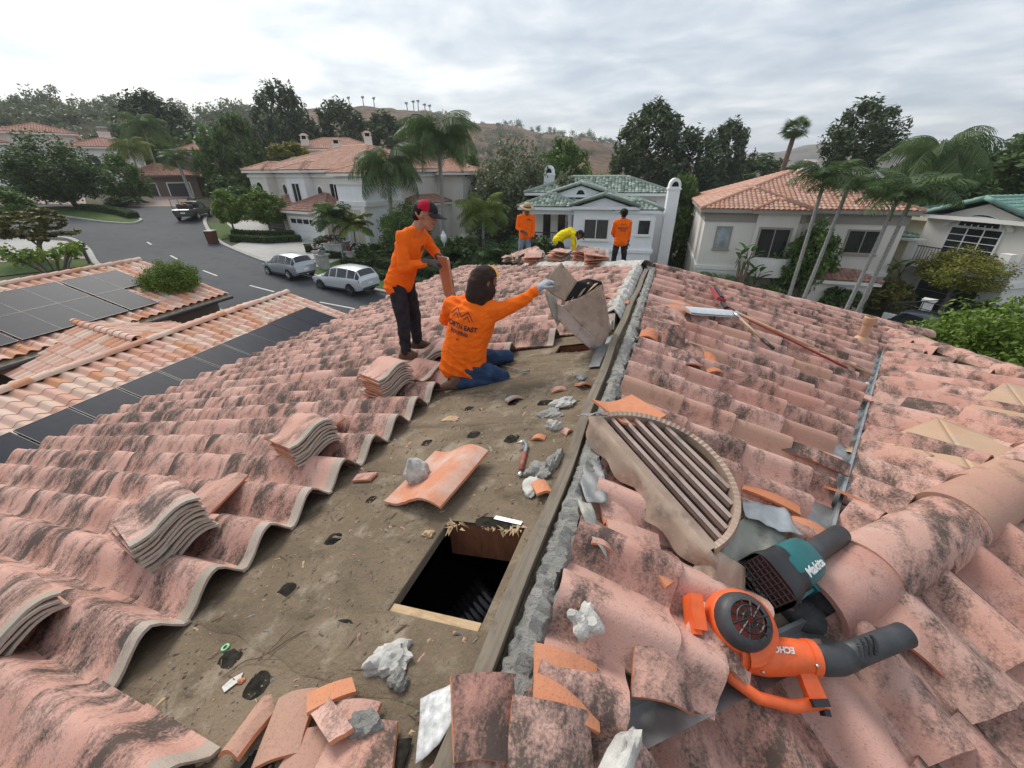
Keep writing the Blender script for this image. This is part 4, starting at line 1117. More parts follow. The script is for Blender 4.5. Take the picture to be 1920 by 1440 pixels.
mb = MB(); mb.bbox(-1.4, 0, 1.45, 2.2, 3.2, 4.3); mb.build("balcony_pier", M_ST_WHITE, hB)
hip_roof(hB, -4.3, .1, 1.5, 6.5, EB - .2, .34, M_GREENT, .35, 'hip', M_ST_WHITE)
window(hB, 'f', -.75, 1.6, 1.2, 1.2, .9, M_TRIM, M_GLASS, .14, 1, arch=1.0); window(hB, 'f', -3.5, 1.6, .4, .95, 1.4, M_TRIM, M_GLASS, .08, 0)
walls(hB, -2.5, 2.6, 4.2, 11, EB - .5, EB + .8, M_ST_WHITE, "upper_wall"); hip_roof(hB, -2.4, 2.6, 4.0, 11, EB + .6, .30, M_GREENT, .3, 'gy', M_ST_WHITE, wallmat=M_ST_WHITE)
window(hB, 'f', .1, 4.0, EB + .35, .75, .3, M_ST_WHITE, M_DARK, .22, 0, arch=1.0, sill=False)
walls(hB, -1.0, 7.4, 8, 15, -1, EB + .4, M_ST_WHITE, "rear_wall"); hip_roof(hB, -5.0, 7.6, 7.6, 15, EB + .55, .30, M_GREENT, .35, 'hip', M_ST_WHITE)
chimney(hB, 7.35, 3.6, -1, EB + 1.25, .85, 1.1, M_ST_WHITE, None, 'arch'); chimney(hB, -3.6, 11, 5, EB + 2.2, .95, .8, M_ST_WHITE, None, 'arch')
mb = MB(); mb.lathe([(.02, .6), (.09, .62), (.11, .85), (.04, .98), (.01, 1.1)], (5.55, -.25, 1.0), 8); mb.bbox(5.52, 5.58, -.2, .0, 1.55, 1.6); mb.build("wall_lantern", M_GREYPL, hB)

# --- house C: cream house with salmon roof, right
hC = thing("cream_house", "cream two storey house with salmon tile roof behind the leaning palms", "house", (2.2, 33.2, -7.35), R_(2.6))
EC = 6.25
walls(hC, 0, 6.0, 0, 14, -1, EC, M_ST_CREAM); walls(hC, 6.0, 11.9, .7, 14, -1, EC, M_ST_CREAM)
hip_roof(hC, 0, 6.0, 0, 9, EC, .34, M_REDC, .45, 'hip', M_TAUPE); hip_roof(hC, .2, 11.9, .75, 14, EC + .02, .34, M_REDC, .45, 'hip', M_TAUPE)
band(hC, 0, 6.0, 0, 14, EC - .72, .55, .07, M_TAUPE); band(hC, 6.0, 11.9, .7, 14, EC - .72, .55, .07, M_TAUPE)
walls(hC, 3.2, 5.7, -.25, 0, -1, EC - .1, M_ST_CREAM, "bay_wall"); hip_roof(hC, 3.2, 5.7, -.3, 3, EC, .34, M_REDC, .4, 'hip', M_TAUPE)
window(hC, 'f', 1.35, 0, 3.8, .85, 1.35, M_TAUPE, M_GLASSL, .09, 0); window(hC, 'f', 4.45, -.25, 3.0, 1.75, 2.15, M_TAUPE, M_GLASS, .13, 1, 1, False)
round_window(hC, 'f', 7.0, .7, 4.4, .33, .33, M_TRIM, M_GLASS, 4); window(hC, 'f', 9.9, .7, 3.75, 1.75, 1.35, M_TAUPE, M_GLASS, .10, 1)
band(hC, 0, 6, 0, 14, 2.25, .28, .10, M_TRIM); band(hC, 6.0, 11.9, .7, 14, 2.25, .28, .10, M_TRIM)
L0 = []                                               # bowed balcony
for i in range(13):
    a = math.pi * (1 + i / 12); L0.append([(4.45 + 1.45 * math.cos(a), -.25 + .85 * math.sin(a), zz) for zz in (2.1, 2.35, 2.36, 3.1, 3.12, 3.3)])
for r in L0:
    for q in (1, 4): pass
mb = MB(); mb.grid(L0); mb.add([r[5] for r in L0], [tuple(range(13))]); mb.add([r[0] for r in L0], [tuple(range(12, -1, -1))]); mb.build("balcony", M_TRIM, hC, smooth=False)
garage_door(hC, 'f', 4.5, -.25, -.2, 2.45, 2.1, M_TAUPE, 0); garage_door(hC, 'f', 1.5, 0, -.2, 2.5, 2.0, M_TAUPE, 0)
mb = MB(); mb.bbox(.1, 2.9, -.06, .0, 2.02, 2.2); mb.build("lintel", M_TRIM, hC)
walls(hC, 7.2, 10.6, -1.4, .7, -1, 2.2, M_ST_CREAM, "porch_wall"); hip_roof(hC, 7.2, 10.6, -1.4, .7, 2.2, .3, M_BROWN, .3, 'hip', M_TRIM)
chimney(hC, 8.3, 11.5, 6, 8.75, 1.1, .9, M_ST_BEIGE, M_ST_BEIGE, 'flat')
def text_obj(name, body, size, mat, m, parent=None, extrude=.004, bold=0.0):
    cu = bpy.data.curves.new(name, 'FONT'); cu.body = body; cu.size = size; cu.extrude = extrude; cu.align_x = 'CENTER'; cu.align_y = 'CENTER'; cu.offset = bold; cu.resolution_u = 3
    o = bpy.data.objects.new(name, cu); COL.objects.link(o); dg = bpy.context.evaluated_depsgraph_get()
    me = bpy.data.meshes.new_from_object(o.evaluated_get(dg)); bpy.data.objects.remove(o); bpy.data.curves.remove(cu)
    me.materials.clear(); me.materials.append(mat); me.name = name
    return link(name, me, parent, m)
text_obj("house_number", "2 2 1 4 2", .22, M_GREYPL, Matrix.Translation((5.2, -.30, 2.14)) @ Matrix.Rotation(R_(90), 4, 'X'), hC, .012)

# --- house D: grey house with teal roof at the right edge
hD = thing("grey_gabled_house", "grey stucco house with teal tile gable and arched balcony window at right edge", "house", (16.0, 36.4, -7.4), R_(-56))
ED = 6.0
walls(hD, -.2, 5.2, 0, 10, -1, ED, M_ST_GREY); hip_roof(hD, .2, 4.9, 0, 10, ED + .05, .36, M_TEALT, .55, 'gy', M_TRIM, wallmat=M_ST_GREY)
walls(hD, -2.6, -.2, 1.6, 10, -1, ED - .3, M_ST_YEL, "side_wall"); hip_roof(hD, -3.0, 1.4, 1.5, 11, ED - .3, .34, M_TEALT, .4, 'hip', M_ST_YEL)
window(hD, 'f', 2.6, 0, 3.55, 2.5, 1.95, M_WHITE, M_GLASS, .09, 2, 5, False); window(hD, 'f', 2.6, 0, 5.62, 2.0, .12, M_WHITE, M_GLASS, .10, 5, 1, False, arch=.55)
mb = MB(); mb.bbox(.1, 5.1, -1.0, 0, 3.0, 3.3); mb.bbox(.0, .5, -1.1, -.6, 3.3, 4.5); mb.bbox(-.1, .6, -1.2, -.5, 4.5, 4.65); mb.bbox(4.8, 5.3, -1.1, -.6, 3.3, 4.5); mb.build("balcony", M_TRIM, hD)
mb = MB(); mb.bbox(.5, 4.8, -.95, -.90, 4.25, 4.31)
for i in range(26): mb.box((.58 + i * .165, -.925, 3.8), (.025, .025, .95))
mb.build("balcony_rail", M_GREYPL, hD)
mb = MB()
for i in range(15):
    a0_, a1_ = math.pi * i / 15, math.pi * (i + 1) / 15
    q = [(2.6 + r * math.cos(a), 5.55 + .6 * r / 1.6 * math.sin(a)) for r, a in ((1.45, a0_), (1.75, a0_), (1.75, a1_), (1.45, a1_))]
    mb.add([(x, y, z) for y in (-.16, -.02) for x, z in q], [(0, 1, 2, 3), (4, 7, 6, 5), (0, 4, 5, 1), (2, 6, 7, 3)])
mb.build("window_hood", M_TRIM, hD)
garage_door(hD, 'f', 2.6, 0, -.2, 3.2, 2.3, M_GREYPL, 0); band(hD, -.2, 5.2, 0, 10, 2.5, .35, .12, M_TRIM)
hD2 = thing("teal_low_roof", "low teal tiled roof tucked between the cream house and the grey gabled house", "house", (13.0, 41.5, -7.3), R_(-40))
walls(hD2, 0, 5.5, 0, 8, -1, 4.2, M_ST_YEL); hip_roof(hD2, 0, 5.5, 0, 8, 4.2, .45, M_TEALT, .4)
hD3 = thing("red_roofed_house", "distant house with broad red tile roof at the right edge", "house", (26, 55, -7.4), R_(-30))
walls(hD3, 0, 26, 0, 14, -1, 6.2, M_ST_CREAM); hip_roof(hD3, 0, 26, 0, 14, 6.3, .30, M_RED, .5); hip_roof(hD3, 14, 24, -4, 6, 6.0, .32, M_RED, .5)

# --- house E: white villa far left
hE = thing("white_villa", "white villa with arched windows and terracotta hip roofs on the far left", "house", (-89, 28.5, -1.6), R_(62))
walls(hE, 12.0, 20.0, -.5, 8, -2, 6.4, M_ST_WHITE, "wing_wall"); hip_roof(hE, 12.0, 20.0, -.5, 8, 6.4, .30, M_RED, .5, 'hip', M_TRIM)
walls(hE, 5.0, 13.0, 4, 12, -2, 8.2, M_ST_GREY, "tower_wall"); hip_roof(hE, 5.0, 13.0, 4, 12, 8.2, .30, M_RED, .5, 'hip', M_TRIM)
walls(hE, -10, 6.0, -1, 9, -2, 6.6, M_ST_WHITE); hip_roof(hE, -10, 6.0, -1, 9, 6.6, .32, M_RED, .5, 'hip', M_TRIM)
window(hE, 'f', 13.9, -.5, 3.4, 1.9, 1.4, M_TRIM, M_GLASS, .25, 1, arch=.7); window(hE, 'f', 3.4, -1.0, 2.6, 2.6, 1.6, M_TRIM, M_GLASS, .4, 2, arch=1.0)
for i in range(5): window(hE, 'f', 15.9 + i * .75, -.5, 5.0, .22, .7, M_TRIM, M_GLASS, .05, 0, 1, False)
garage_door(hE, 'f', -3, -1, -.6, 4.4, 2.4, M_TAUPE); garage_door(hE, 'f', 8.5, 4, -.6, 4.4, 2.4, M_TAUPE)
chimney(hE, 4.4, 7.5, 6, 10.5, 1.6, 1.2, M_ST_CREAM, M_TAUPE, 'flat'); chimney(hE, 16.5, 7.0, 6, 8.9, 1.5, 1.2, M_ST_CREAM, M_TAUPE, 'flat')
# --- house F: brown garage house at the end of the street
hF = thing("brown_garage_house", "low brown house with two dark garage doors and red roof at the street end", "house", (-72.3, 38.8, -1.9), R_(60))
walls(hF, 0, 8.0, 0, 7, -2, 2.85, M_ST_BROWN); hip_roof(hF, 0, 8.0, 0, 7, 2.9, .36, M_RED, .5, 'hip', M_ST_BROWN)
garage_door(hF, 'f', 1.7, 0, .0, 2.4, 2.0, M_GREYPL, 0); garage_door(hF, 'f', 5.6, 0, .0, 2.6, 2.0, M_GREYPL, 0)
walls(hF, 7.5, 16, 2, 9, -2, 2.6, M_ST_BROWN, "side_wall"); hip_roof(hF, 7.5, 16, 2, 9, 2.7, .3, M_RED, .45, 'hip', M_ST_BROWN)
garage_door(hF, 'f', 10.5, 2, 0, 2.6, 2.2, M_BLACK)
hF2 = thing("brown_two_storey_house", "brown stone two storey house with red roof above the dark garage doors", "house", (-80, 52.0, -1.4), R_(57))
walls(hF2, 0, 7.0, 0, 7, -2, 6.1, M_ST_BROWN); hip_roof(hF2, 0, 7.0, 0, 7, 6.1, .34, M_RED, .5, 'hip', M_ST_BROWN); window(hF2, 'f', 4.2, 0, 2.9, 1.0, .8, M_WHITE, M_GLASS, .15, 1, arch=1.0)
chimney(hF2, 6.6, 2, 5, 9.0, .8, .8, M_ST_WHITE, M_ST_WHITE, 'flat')

# --- neighbour with solar panels, close on the left: its tiles are separate pieces
hG = thing("solar_panelled_house", "neighbouring house with multicoloured blend tile roof and black solar panels", "house", (0, 0, 0))
TG = .268; cG = math.cos(math.atan(TG)); sG = math.sin(math.atan(TG))
TM_G = [tile_mesh("roof_tile", [M_TILEG] * 3, w=.31, L=.43, h=.085, seed=30 + i, wob=.001, head=.03, n=9) for i in range(2)]
gt = []
class PS:
    def __init__(s, o, plan, name="roof_slope", pts=None):
        pl = Vector((plan[0], plan[1])).normalized(); s.o = Vector(o); s.d = Vector((pl.x * cG, pl.y * cG, -sG)); s.n = Vector((pl.x * sG, pl.y * sG, cG)); s.a = s.n.cross(s.d)
    def P(s, t, l, off=0): return s.o + s.a * t + s.d * l + s.n * off
    def M(s, t, l, off=0, turn=0, pitch=0): return frame(s.P(t, l, off), s.d, s.n) @ Matrix.Rotation(turn, 4, 'Z') @ Matrix.Rotation(pitch, 4, 'Y')
    def lay(s, t0, t1, l0, l1, ok=None):
        t = t0 + .155
        while t < t1:
            l = l0
            while l < l1:
                if ok is None or ok(t, l): gt.append(((s.P(t, l) - CAM_POS).length, TM_G[rnd.randrange(2)], s.M(t + (rnd.random() - .5) * .01, l, .006, (rnd.random() - .5) * .02, R_(-2.1) + (rnd.random() - .5) * .01), hG))
                l += .375
            t += .31
    def sheet(s, t0, t1, l0, l1):
        mb = MB(); mb.add([s.P(t0, l0), s.P(t1, l0), s.P(t1, l1), s.P(t0, l1)], [(0, 1, 2, 3)]); mb.build("roof_slope", M_FELT, hG, fix=False)
    def caps(s, a, b, mat_i=0): pass
capG = cap_mesh("ridge_cap", M_TILEG, .14, .12, .44)
def capline(a, b, parent, z=.07, step=.37):
    a, b = Vector(a), Vector(b); d = (b - a).normalized(); n = int((b - a).length / step)
    for i in range(n): link("ridge_cap", capG, parent, frame(a + d * (i * step) + Vector((0, 0, z)), d, (0, 0, 1)) @ Matrix.Rotation(R_(-1.6), 4, 'Y'))
# front roof: ridge along 109.8 deg
g1a, g1b = Vector((-12.85, -1.2, -3.0)), Vector((-14.11, 11.75, -3.0)); r1 = (g1b - g1a).normalized(); n1 = Vector((r1.y, -r1.x, 0)); LG1 = (g1b - g1a).length
near1 = PS(g1b, n1); far1 = PS(g1a, -n1)
# t runs along n x d; find the sign
sg = 1 if near1.a.dot(-r1) > 0 else -1
t0_, t1_ = (0, LG1) if sg > 0 else (-LG1, 0)
near1.sheet(t0_, t1_, 0, 6.6); near1.lay(t0_, t1_, .08, 6.4)
sg2 = 1 if far1.a.dot(r1) > 0 else -1; q0, q1 = (0, LG1) if sg2 > 0 else (-LG1, 0)
far1.sheet(q0, q1, 0, 2.2); far1.lay(q0, q1, .08, 2.0)
capline(g1a, g1b, hG)
# rear roof with its big array
r2 = Vector((math.cos(R_(95.3)), math.sin(R_(95.3)), 0)); g2b = Vector((-22.0, 11.16, -2.1)); g2a = g2b - r2 * 13; n2 = Vector((r2.y, -r2.x, 0))
near2 = PS(g2b, n2); sg3 = 1 if near2.a.dot(-r2) > 0 else -1; p0, p1 = (0, 13) if sg3 > 0 else (-13, 0)
near2.sheet(p0, p1, 0, 4.8); near2.lay(p0, p1, .08, 4.5)
far2 = PS(g2a, -n2); sg4 = 1 if far2.a.dot(r2) > 0 else -1; p2, p3 = (0, 13) if sg4 > 0 else (-13, 0)
far2.sheet(p2, p3, 0, 4.8); capline(g2a, g2b, hG)
# small cross gable between the two
cg0, cg1 = Vector((-19.4, 6.68, -3.05)), Vector((-14.0, 6.3, -3.05)); rc = (cg1 - cg0).normalized()
for sgn in (1, -1):
    pn = Vector((-rc.y, rc.x, 0)) * sgn; ps = PS(cg0 if sgn < 0 else cg1, pn); L_ = (cg1 - cg0).length
    ps.sheet(min(0, L_ * (1 if ps.a.dot(rc if sgn < 0 else -rc) > 0 else -1)), max(0, L_ * (1 if ps.a.dot(rc if sgn < 0 else -rc) > 0 else -1)), 0, 2.2)
    s5 = 1 if ps.a.dot(rc if sgn < 0 else -rc) > 0 else -1
    ps.lay(0 if s5 > 0 else -L_, L_ if s5 > 0 else 0, .08, 2.1)
capline(cg0, cg1, hG)
gt = [t for t in gt if visible(t[2])]
gt.sort(key=lambda t: t[0])
for d, me, m, par in gt[:300]: link("roof_tile", me, hG, m)
if len(gt) > 300: join_tiles("far_roof_tiles", gt[300:], hG)
# walls under the roofs
mb = MB()
def quadwall(a, b, z0, z1): mb.add([(a[0], a[1], z0), (b[0], b[1], z0), (b[0], b[1], z1), (a[0], a[1], z1)], [(0, 1, 2, 3)])
def boxwall(p, r, n, l0, l1, w0, w1, z0, z1):
    c = [Vector(p) + r * a + n * b for a, b in ((l0, w0), (l1, w0), (l1, w1), (l0, w1))]
    mb.prism([(q.x, q.y, z0) for q in c], (0, 0, z1 - z0))
boxwall(g1b, -r1, n1, .3, 12.5, -1.9, 5.9, -8, -4.7); boxwall(g2b, -r2, n2, .3, 12.6, -4.1, 4.1, -8, -3.4)
mb.build("wall", M_ST_BROWN, hG)
mb = MB(); pe = [near2.P(t, 4.85, -.05) for t in (p0, p1)]; mb.tube(pe, .07, 8); pe = [far1.P(t, 2.25, -.05) for t in (q0, q1)]; mb.tube(pe, .07, 8); mb.build("gutter", M_GREYPL, hG, smooth=True)
SOLAR_FRAME = plain("solar_frame", (.02, .02, .022), .35, .6)
def solar(ps, t, l, w, h, label=None):
    f = MB()
    for (x0, x1, y0, y1) in ((-.012, 0, -.012, w + .012), (h, h + .012, -.012, w + .012), (0, h, -.012, 0), (0, h, w, w + .012)): f.bbox(x0, x1, y0, y1, -.034, .012)
    f.bbox(0, h, 0, w, -.03, -.004)
    o = f.build("solar_panel", SOLAR_FRAME, hG); o.matrix_local = ps.M(t, l, .16)
    b = MB(); b.bbox(0, h, 0, w, 0, .006); b.build("cell_sheet", M_SOLAR, o)
    for xx in (.25 * h, .75 * h):
        r = MB(); r.bbox(xx - .02, xx + .02, -.02, w + .02, -.09, -.036); r.build("mounting_rail", M_CHROME, o)
wP = .955
for i in range(8):
    tt = LG1 - 3.6 - i * (wP + .012) - (.05 if i % 2 else 0) if sg < 0 else 3.6 + i * (wP + .012) + (.04 if i % 2 else 0)
    t_ = -tt - wP if sg < 0 else tt
    solar(near1, t_, 1.55, wP, 1.62)
for i in range(2):
    tt = .75 + i * (wP + .012); t_ = -tt - wP if sg < 0 else tt
    solar(near1, t_, 1.5, wP, 1.62)
for r in range(2):
    for i in range(7):
        if r == 1 and i == 0: continue
        tt = 1.5 + i * (wP + .015) + (.10 if i >= 2 else 0) + (.10 if i >= 5 else 0); t_ = -tt - wP if sg3 < 0 else tt
        solar(near2, t_, .75 + r * 1.68, wP, 1.62)
# ---------------------------------------------------------------- trees and planting
def leaf_cloud(cent, per, rad, size, rs, up=.5, elong=1.0, squash=1.0, outward=None):
    """cent (k,3) clump centres, per leaves each"""
    k = len(cent); n = k * per
    c = np.repeat(cent, per, 0)
    d = rs.randn(n, 3); d /= np.linalg.norm(d, axis=1)[:, None] + 1e-9
    r = rad if np.isscalar(rad) else np.repeat(rad, per)[:, None]
    p = c + d * (rs.rand(n, 1) ** .45) * r * np.array([1, 1, squash])
    nrm = rs.randn(n, 3) * .8 + d * .7 + np.array([0, 0, up]); nrm /= np.linalg.norm(nrm, axis=1)[:, None]
    t = np.cross(nrm, rs.randn(n, 3)); t /= np.linalg.norm(t, axis=1)[:, None] + 1e-9
    b = np.cross(nrm, t); s = size * (.6 + .8 * rs.rand(n, 1))
    a = t * s * elong; b = b * s * .55
    V = np.empty((n, 4, 3)); V[:, 0] = p - a; V[:, 1] = p + b; V[:, 2] = p + a * 1.1; V[:, 3] = p - b
    at = np.repeat(np.clip(np.repeat(rs.rand(k), per) * .55 + rs.rand(n) * .45, 0, .999), 4)
    return V.reshape(-1, 3), np.arange(n * 4).reshape(-1, 4), at
def crown_mesh(kind, seed, N=90, per=70, size=.055):
    rs = np.random.RandomState(seed)
    if kind == 'broad':
        d = rs.randn(N, 3); d /= np.linalg.norm(d, axis=1)[:, None]; r = (.55 + .40 * rs.rand(N, 1)) * (1 + .18 * np.sin(d[:, :1] * 5 + seed) * np.cos(d[:, 1:2] * 4)); c = d * r; c[:, 2] = np.maximum(c[:, 2], -.62) ; rad = .17 + .10 * rs.rand(N); return leaf_cloud(c, per, rad, size, rs, .5)
    if kind == 'pine':                                     # upswept clumps, ragged pointed tops
        c = []
        for i in range(N):
            z = rs.rand() * 2 - 1; w = math.sqrt(max(0, 1 - ((z + .15) / 1.15) ** 2)); a = rs.rand() * 6.28; r = w * (.35 + .65 * rs.rand()); c.append((r * math.cos(a), r * math.sin(a), z + .12 * rs.rand()))
        return leaf_cloud(np.array(c), per, .10 + .10 * rs.rand(N), size * .85, rs, .6, 1.5, 1.7)
    if kind == 'column':
        c = []
        for i in range(N):
            z = rs.rand() * 2 - 1; w = (1 - max(0, z) ** 2.2 * .75) * (1 - max(0, -z) ** 3 * .5); a = rs.rand() * 6.28; r = w * (.55 + .40 * rs.rand()); c.append((r * math.cos(a), r * math.sin(a), z))
        return leaf_cloud(np.array(c), per, .14 + .12 * rs.rand(N), size, rs, .5, 1.1, .9)
    if kind == 'bush':
        d = rs.randn(N, 3); d /= np.linalg.norm(d, axis=1)[:, None]; d[:, 2] = np.abs(d[:, 2]) * 1.0 - .25 * (rs.rand(N) < .4); c = d * (.6 + .38 * rs.rand(N, 1)); return leaf_cloud(c, per, .15 + .11 * rs.rand(N), size, rs, .4)
    if kind == 'umbrella':                                 # flat layered sprays
        c = []
        for i in range(N):
            a = rs.rand() * 6.28; r = math.sqrt(rs.rand()); z = rs.choice([-.55, -.1, .35, .7]) + .12 * rs.randn(); c.append((r * math.cos(a) * (1 - .3 * max(0, z)), r * math.sin(a) * (1 - .3 * max(0, z)), z * (1 - .3 * r)))
        return leaf_cloud(np.array(c), per, .14 + .07 * rs.rand(N), size, rs, 1.0, 1.1, .5)
CROWNS = {}
def crown(kind, i=0, **k):
    key = (kind, i)
    if key not in CROWNS:
        V, F, A = crown_mesh(kind, 20 + 7 * i + len(kind), **k); CROWNS[key] = fast_mesh("crown", V, F, False, [M_LF_MID], None, A)
    return CROWNS[key]
for i in range(3): crown('broad', i, N=105, per=62, size=.062)
for i in range(3): crown('pine', i, N=150, per=46, size=.058)
crown('column', 0, N=110, per=60, size=.06); crown('bush', 0, N=80, per=60, size=.075); crown('bush', 1, N=80, per=60, size=.075)
crown('umbrella', 0, N=80, per=60, size=.07); crown('bush', 2, N=260, per=95, size=.030); crown('broad', 3, N=260, per=60, size=.036)

def setmat(o, m):
    o.material_slots[0].link = 'OBJECT'; o.material_slots[0].material = m; return o
def trunk_mesh(h, r, seed, lean=(0, 0), limbs=4, spread=1.0):
    r_ = random.Random(seed); mb = MB(); pts = []; rad = []
    for i in range(6):
        t = i / 5; pts.append((lean[0] * t + .06 * r * math.sin(5 * t + seed), lean[1] * t, h * t)); rad.append(r * (1.25 if i == 0 else 1 - .35 * t))
    mb.tube(pts, rad, 8)
    for i in range(limbs):
        a = 6.28 * i / limbs + r_.random(); b = Vector(pts[3 + i % 3]); e = b + Vector((math.cos(a) * spread, math.sin(a) * spread, spread * (.7 + .5 * r_.random())))
        mb.tube([b, b.lerp(e, .5) + Vector((0, 0, .12 * spread)), e], [r * .5, r * .36, r * .16], 6)
    return mb
def tree(name, label, c, rx, rz, kind, i, mat, ry=None, trunk=.22, limbs=4, group=None, base=None, cat="tree", bark=None):
    bx, by = base or (c[0], c[1]); zg = gz(bx, by)
    t = thing(name, label, cat, (bx, by, zg), 0, group)
    h = max(.3, c[2] - rz * .45 - zg)
    if trunk: trunk_mesh(h, trunk, len(label), (c[0] - bx, c[1] - by), limbs, min(rx, rz) * .55).build("trunk", bark or M_BARK, t, smooth=True)
    o = link("crown", crown(kind, i), t, Matrix.Translation((c[0] - bx, c[1] - by, c[2] - zg)) @ Matrix.Rotation(random.random() * 6.28, 4, 'Z') @ Matrix.Diagonal((rx * 1.06, (ry or rx) * 1.06, rz * 1.06, 1)))
    setmat(o, mat); return t

tree("shade_tree", "broad dark green shade tree on the traffic island", (-64.0, 27.8, 1.4), 4.5, 3.3, 'broad', 3, M_LF_DARK, 4.2, .30, base=(-63.6, 28.3))
tree("shade_tree", "round green tree right of the broad island tree", (-66.9, 35.4, .6), 2.3, 2.7, 'broad', 1, M_LF_MID)
tree("plumeria_tree", "open layered tree with yellowing leaves on the left lawn", (-38.2, 14.4, -1.55), 1.75, 1.15, 'umbrella', 0, M_LF_OLIVE, None, .16, 6, base=(-38.6, 13.95))
tree("garden_tree", "bright green tree cut off by the left edge of the picture", (-52.0, 18.0, -.9), 2.0, 1.6, 'broad', 0, M_LF_MID)
tree("pine_tree", "feathery dark pine towering over the brown garage house", (-101.6, 63.3, 9.6), 6.4, 4.6, 'pine', 0, M_LF_PINE, None, .5)
tree("ficus_tree", "tall dense dark tree left of the white mansion", (-62.5, 49.5, 3.3), 3.1, 4.9, 'column', 0, M_LF_DARK, None, .4)
tree("ficus_tree", "dark leafy tree behind the tall dense tree left of the mansion", (-66.5, 48.0, 2.5), 2.6, 4.0, 'broad', 2, M_LF_MID, None, .4)
tree("pine_tree", "tallest dark pine behind the white mansion", (-80.0, 75.1, 9.0), 5.8, 6.6, 'pine', 1, M_LF_PINE, None, .5)
tree("pine_tree", "dark spreading pine right of the tallest pine", (-73.1, 84.6, 8.2), 6.8, 5.4, 'pine', 2, M_LF_PINE, None, .5)
tree("pine_tree", "smaller dark pine behind the mansion chimneys", (-58.8, 80.7, 5.6), 5.6, 4.8, 'pine', 0, M_LF_PINE, None, .4)
tree("pine_tree", "dark pine filling the gap left of the tallest pine", (-88, 70, 5.0), 5.4, 5.2, 'pine', 1, M_LF_PINE, None, .4)
tree("lemon_tree", "left one of two bright green rounded trees by the kerb", (-40.4, 29.1, -1.7), 1.35, 1.5, 'broad', 1, M_LF_BRIGHT, None, .10, 5)
tree("lemon_tree", "right one of two bright green rounded trees by the driveway", (-37.8, 31.0, -1.7), 1.9, 1.6, 'broad', 2, M_LF_BRIGHT, None, .12, 5)
tree("bamboo_clump", "yellow green plume of bamboo behind the mansion roof", (-52.4, 49.1, 3.6), 2.4, 1.6, 'bush', 0, M_LF_YEL, None, .12, cat="plant")
tree("large_shrub", "dense green shrub behind the standing worker", (-21.2, 30.4, -3.2), 2.1, 2.1, 'broad', 3, M_LF_MID, None, .15, cat="shrub")
tree("olive_tree", "large grey green bushy tree left of the green roofed house", (-16.2, 43.4, -1.9), 4.8, 5.0, 'broad', 3, M_LF_GREY, None, .3)
tree("olive_tree", "lower grey green tree beside the green roofed house", (-10.5, 42.0, -2.6), 2.8, 3.4, 'broad', 0, M_LF_GREY, None, .25)
tree("shade_tree", "mid green tree above the grey green bushy tree", (-13.5, 53.0, 1.2), 3.0, 3.2, 'broad', 1, M_LF_MID, None, .3)
tree("conifer_tree", "tall rounded dark conifer behind the green roofed house", (-5.3, 74.8, 3.5), 5.6, 5.2, 'pine', 0, M_LF_PINE, None, .5)
tree("conifer_tree", "broad dark conifer right of the tall rounded conifer", (.8, 72.0, 1.0), 4.6, 4.2, 'pine', 1, M_LF_PINE, None, .5)
tree("conifer_tree", "dark pointed conifer left of the cream house", (5.6, 79.0, 2.4), 3.9, 4.3, 'pine', 2, M_LF_PINE, None, .5)
tree("garden_tree", "tall dark shrub between green roofed and cream houses", (.3, 45.0, -3.1), 2.1, 3.6, 'column', 0, M_LF_MID, None, .2)
tree("conifer_tree", "large round topped pine behind the leaning palms", (20.6, 72.2, 4.9), 4.2, 3.2, 'pine', 1, M_LF_PINE, 4, .45)
tree("garden_tree", "dark glossy tree against the cream house wall", (9.0, 33.0, -4.2), 1.55, 2.2, 'broad', 2, M_LF_MID, None, .14)
tree("pepper_tree", "wide yellow green tree in front of the grey gabled house", (16.8, 32.4, -4.15), 2.2, 1.2, 'broad', 3, M_LF_YEL, 1.8, .16)
tree("garden_tree", "dark tree mass at the right edge under the sky", (29.0, 52.4, 1.2), 4.2, 3.2, 'broad', 0, M_LF_DARK, None, .3)
tree("garden_tree", "small dark tree left of the right edge tree mass", (25.1, 56.8, .8), 2.8, 2.6, 'broad', 1, M_LF_DARK, None, .3)
tree("garden_tree", "grey leaved tree behind the palm crowns on the right", (19.6, 47.5, -.9), 3.2, 3.2, 'broad', 2, M_LF_DARK, None, .3)
tree("laurel_bush", "big fresh green bush close by the right end of the roof", (8.35, 12.9, -3.25), 1.65, 1.65, 'bush', 2, M_LF_BRIGHT, 1.8, .10, cat="bush")
tree("laurel_bush", "fresh green bush at the right picture edge below the silver car", (11.0, 13.6, -3.3), 1.5, 1.5, 'bush', 2, M_LF_BRIGHT, None, .10, cat="bush")
tree("laurel_bush", "bright green bush beside the solar panelled house", (-19.2, 10.5, -2.75), 1.0, .9, 'bush', 2, M_LF_BRIGHT, 1.1, .08, cat="bush")
tree("clipped_shrub", "dark clipped shrub below the round tree by the paved drive", (-63.4, 33.0, -1.75), 2.0, .7, 'bush', 0, M_LF_DARK, None, 0, cat="shrub")
tree("garden_tree", "green tree between the mansion and the tall palm", (-22.4, 46.5, -.4), 1.9, 3.2, 'broad', 1, M_LF_MID, None, .2)
tree("garden_tree", "low dark trees on the skyline left of the fan palm", (14.5, 109, .6), 8.0, 2.8, 'broad', 2, M_LF_DARK, None, .3)
tree("garden_tree", "dark tree behind the palm at the brown garage", (-79.0, 60.5, 4.0), 3.6, 4.2, 'broad', 3, M_LF_DARK, None, .3)
tree("garden_tree", "green tree behind the white villa wing", (-88, 53, 3.6), 3.8, 3.4, 'broad', 0, M_LF_MID, None, .3)
tree("garden_tree", "tree left of the feathery pine behind the villa", (-103, 54, 4.0), 4.0, 3.4, 'broad', 1, M_LF_GREY, None, .3)
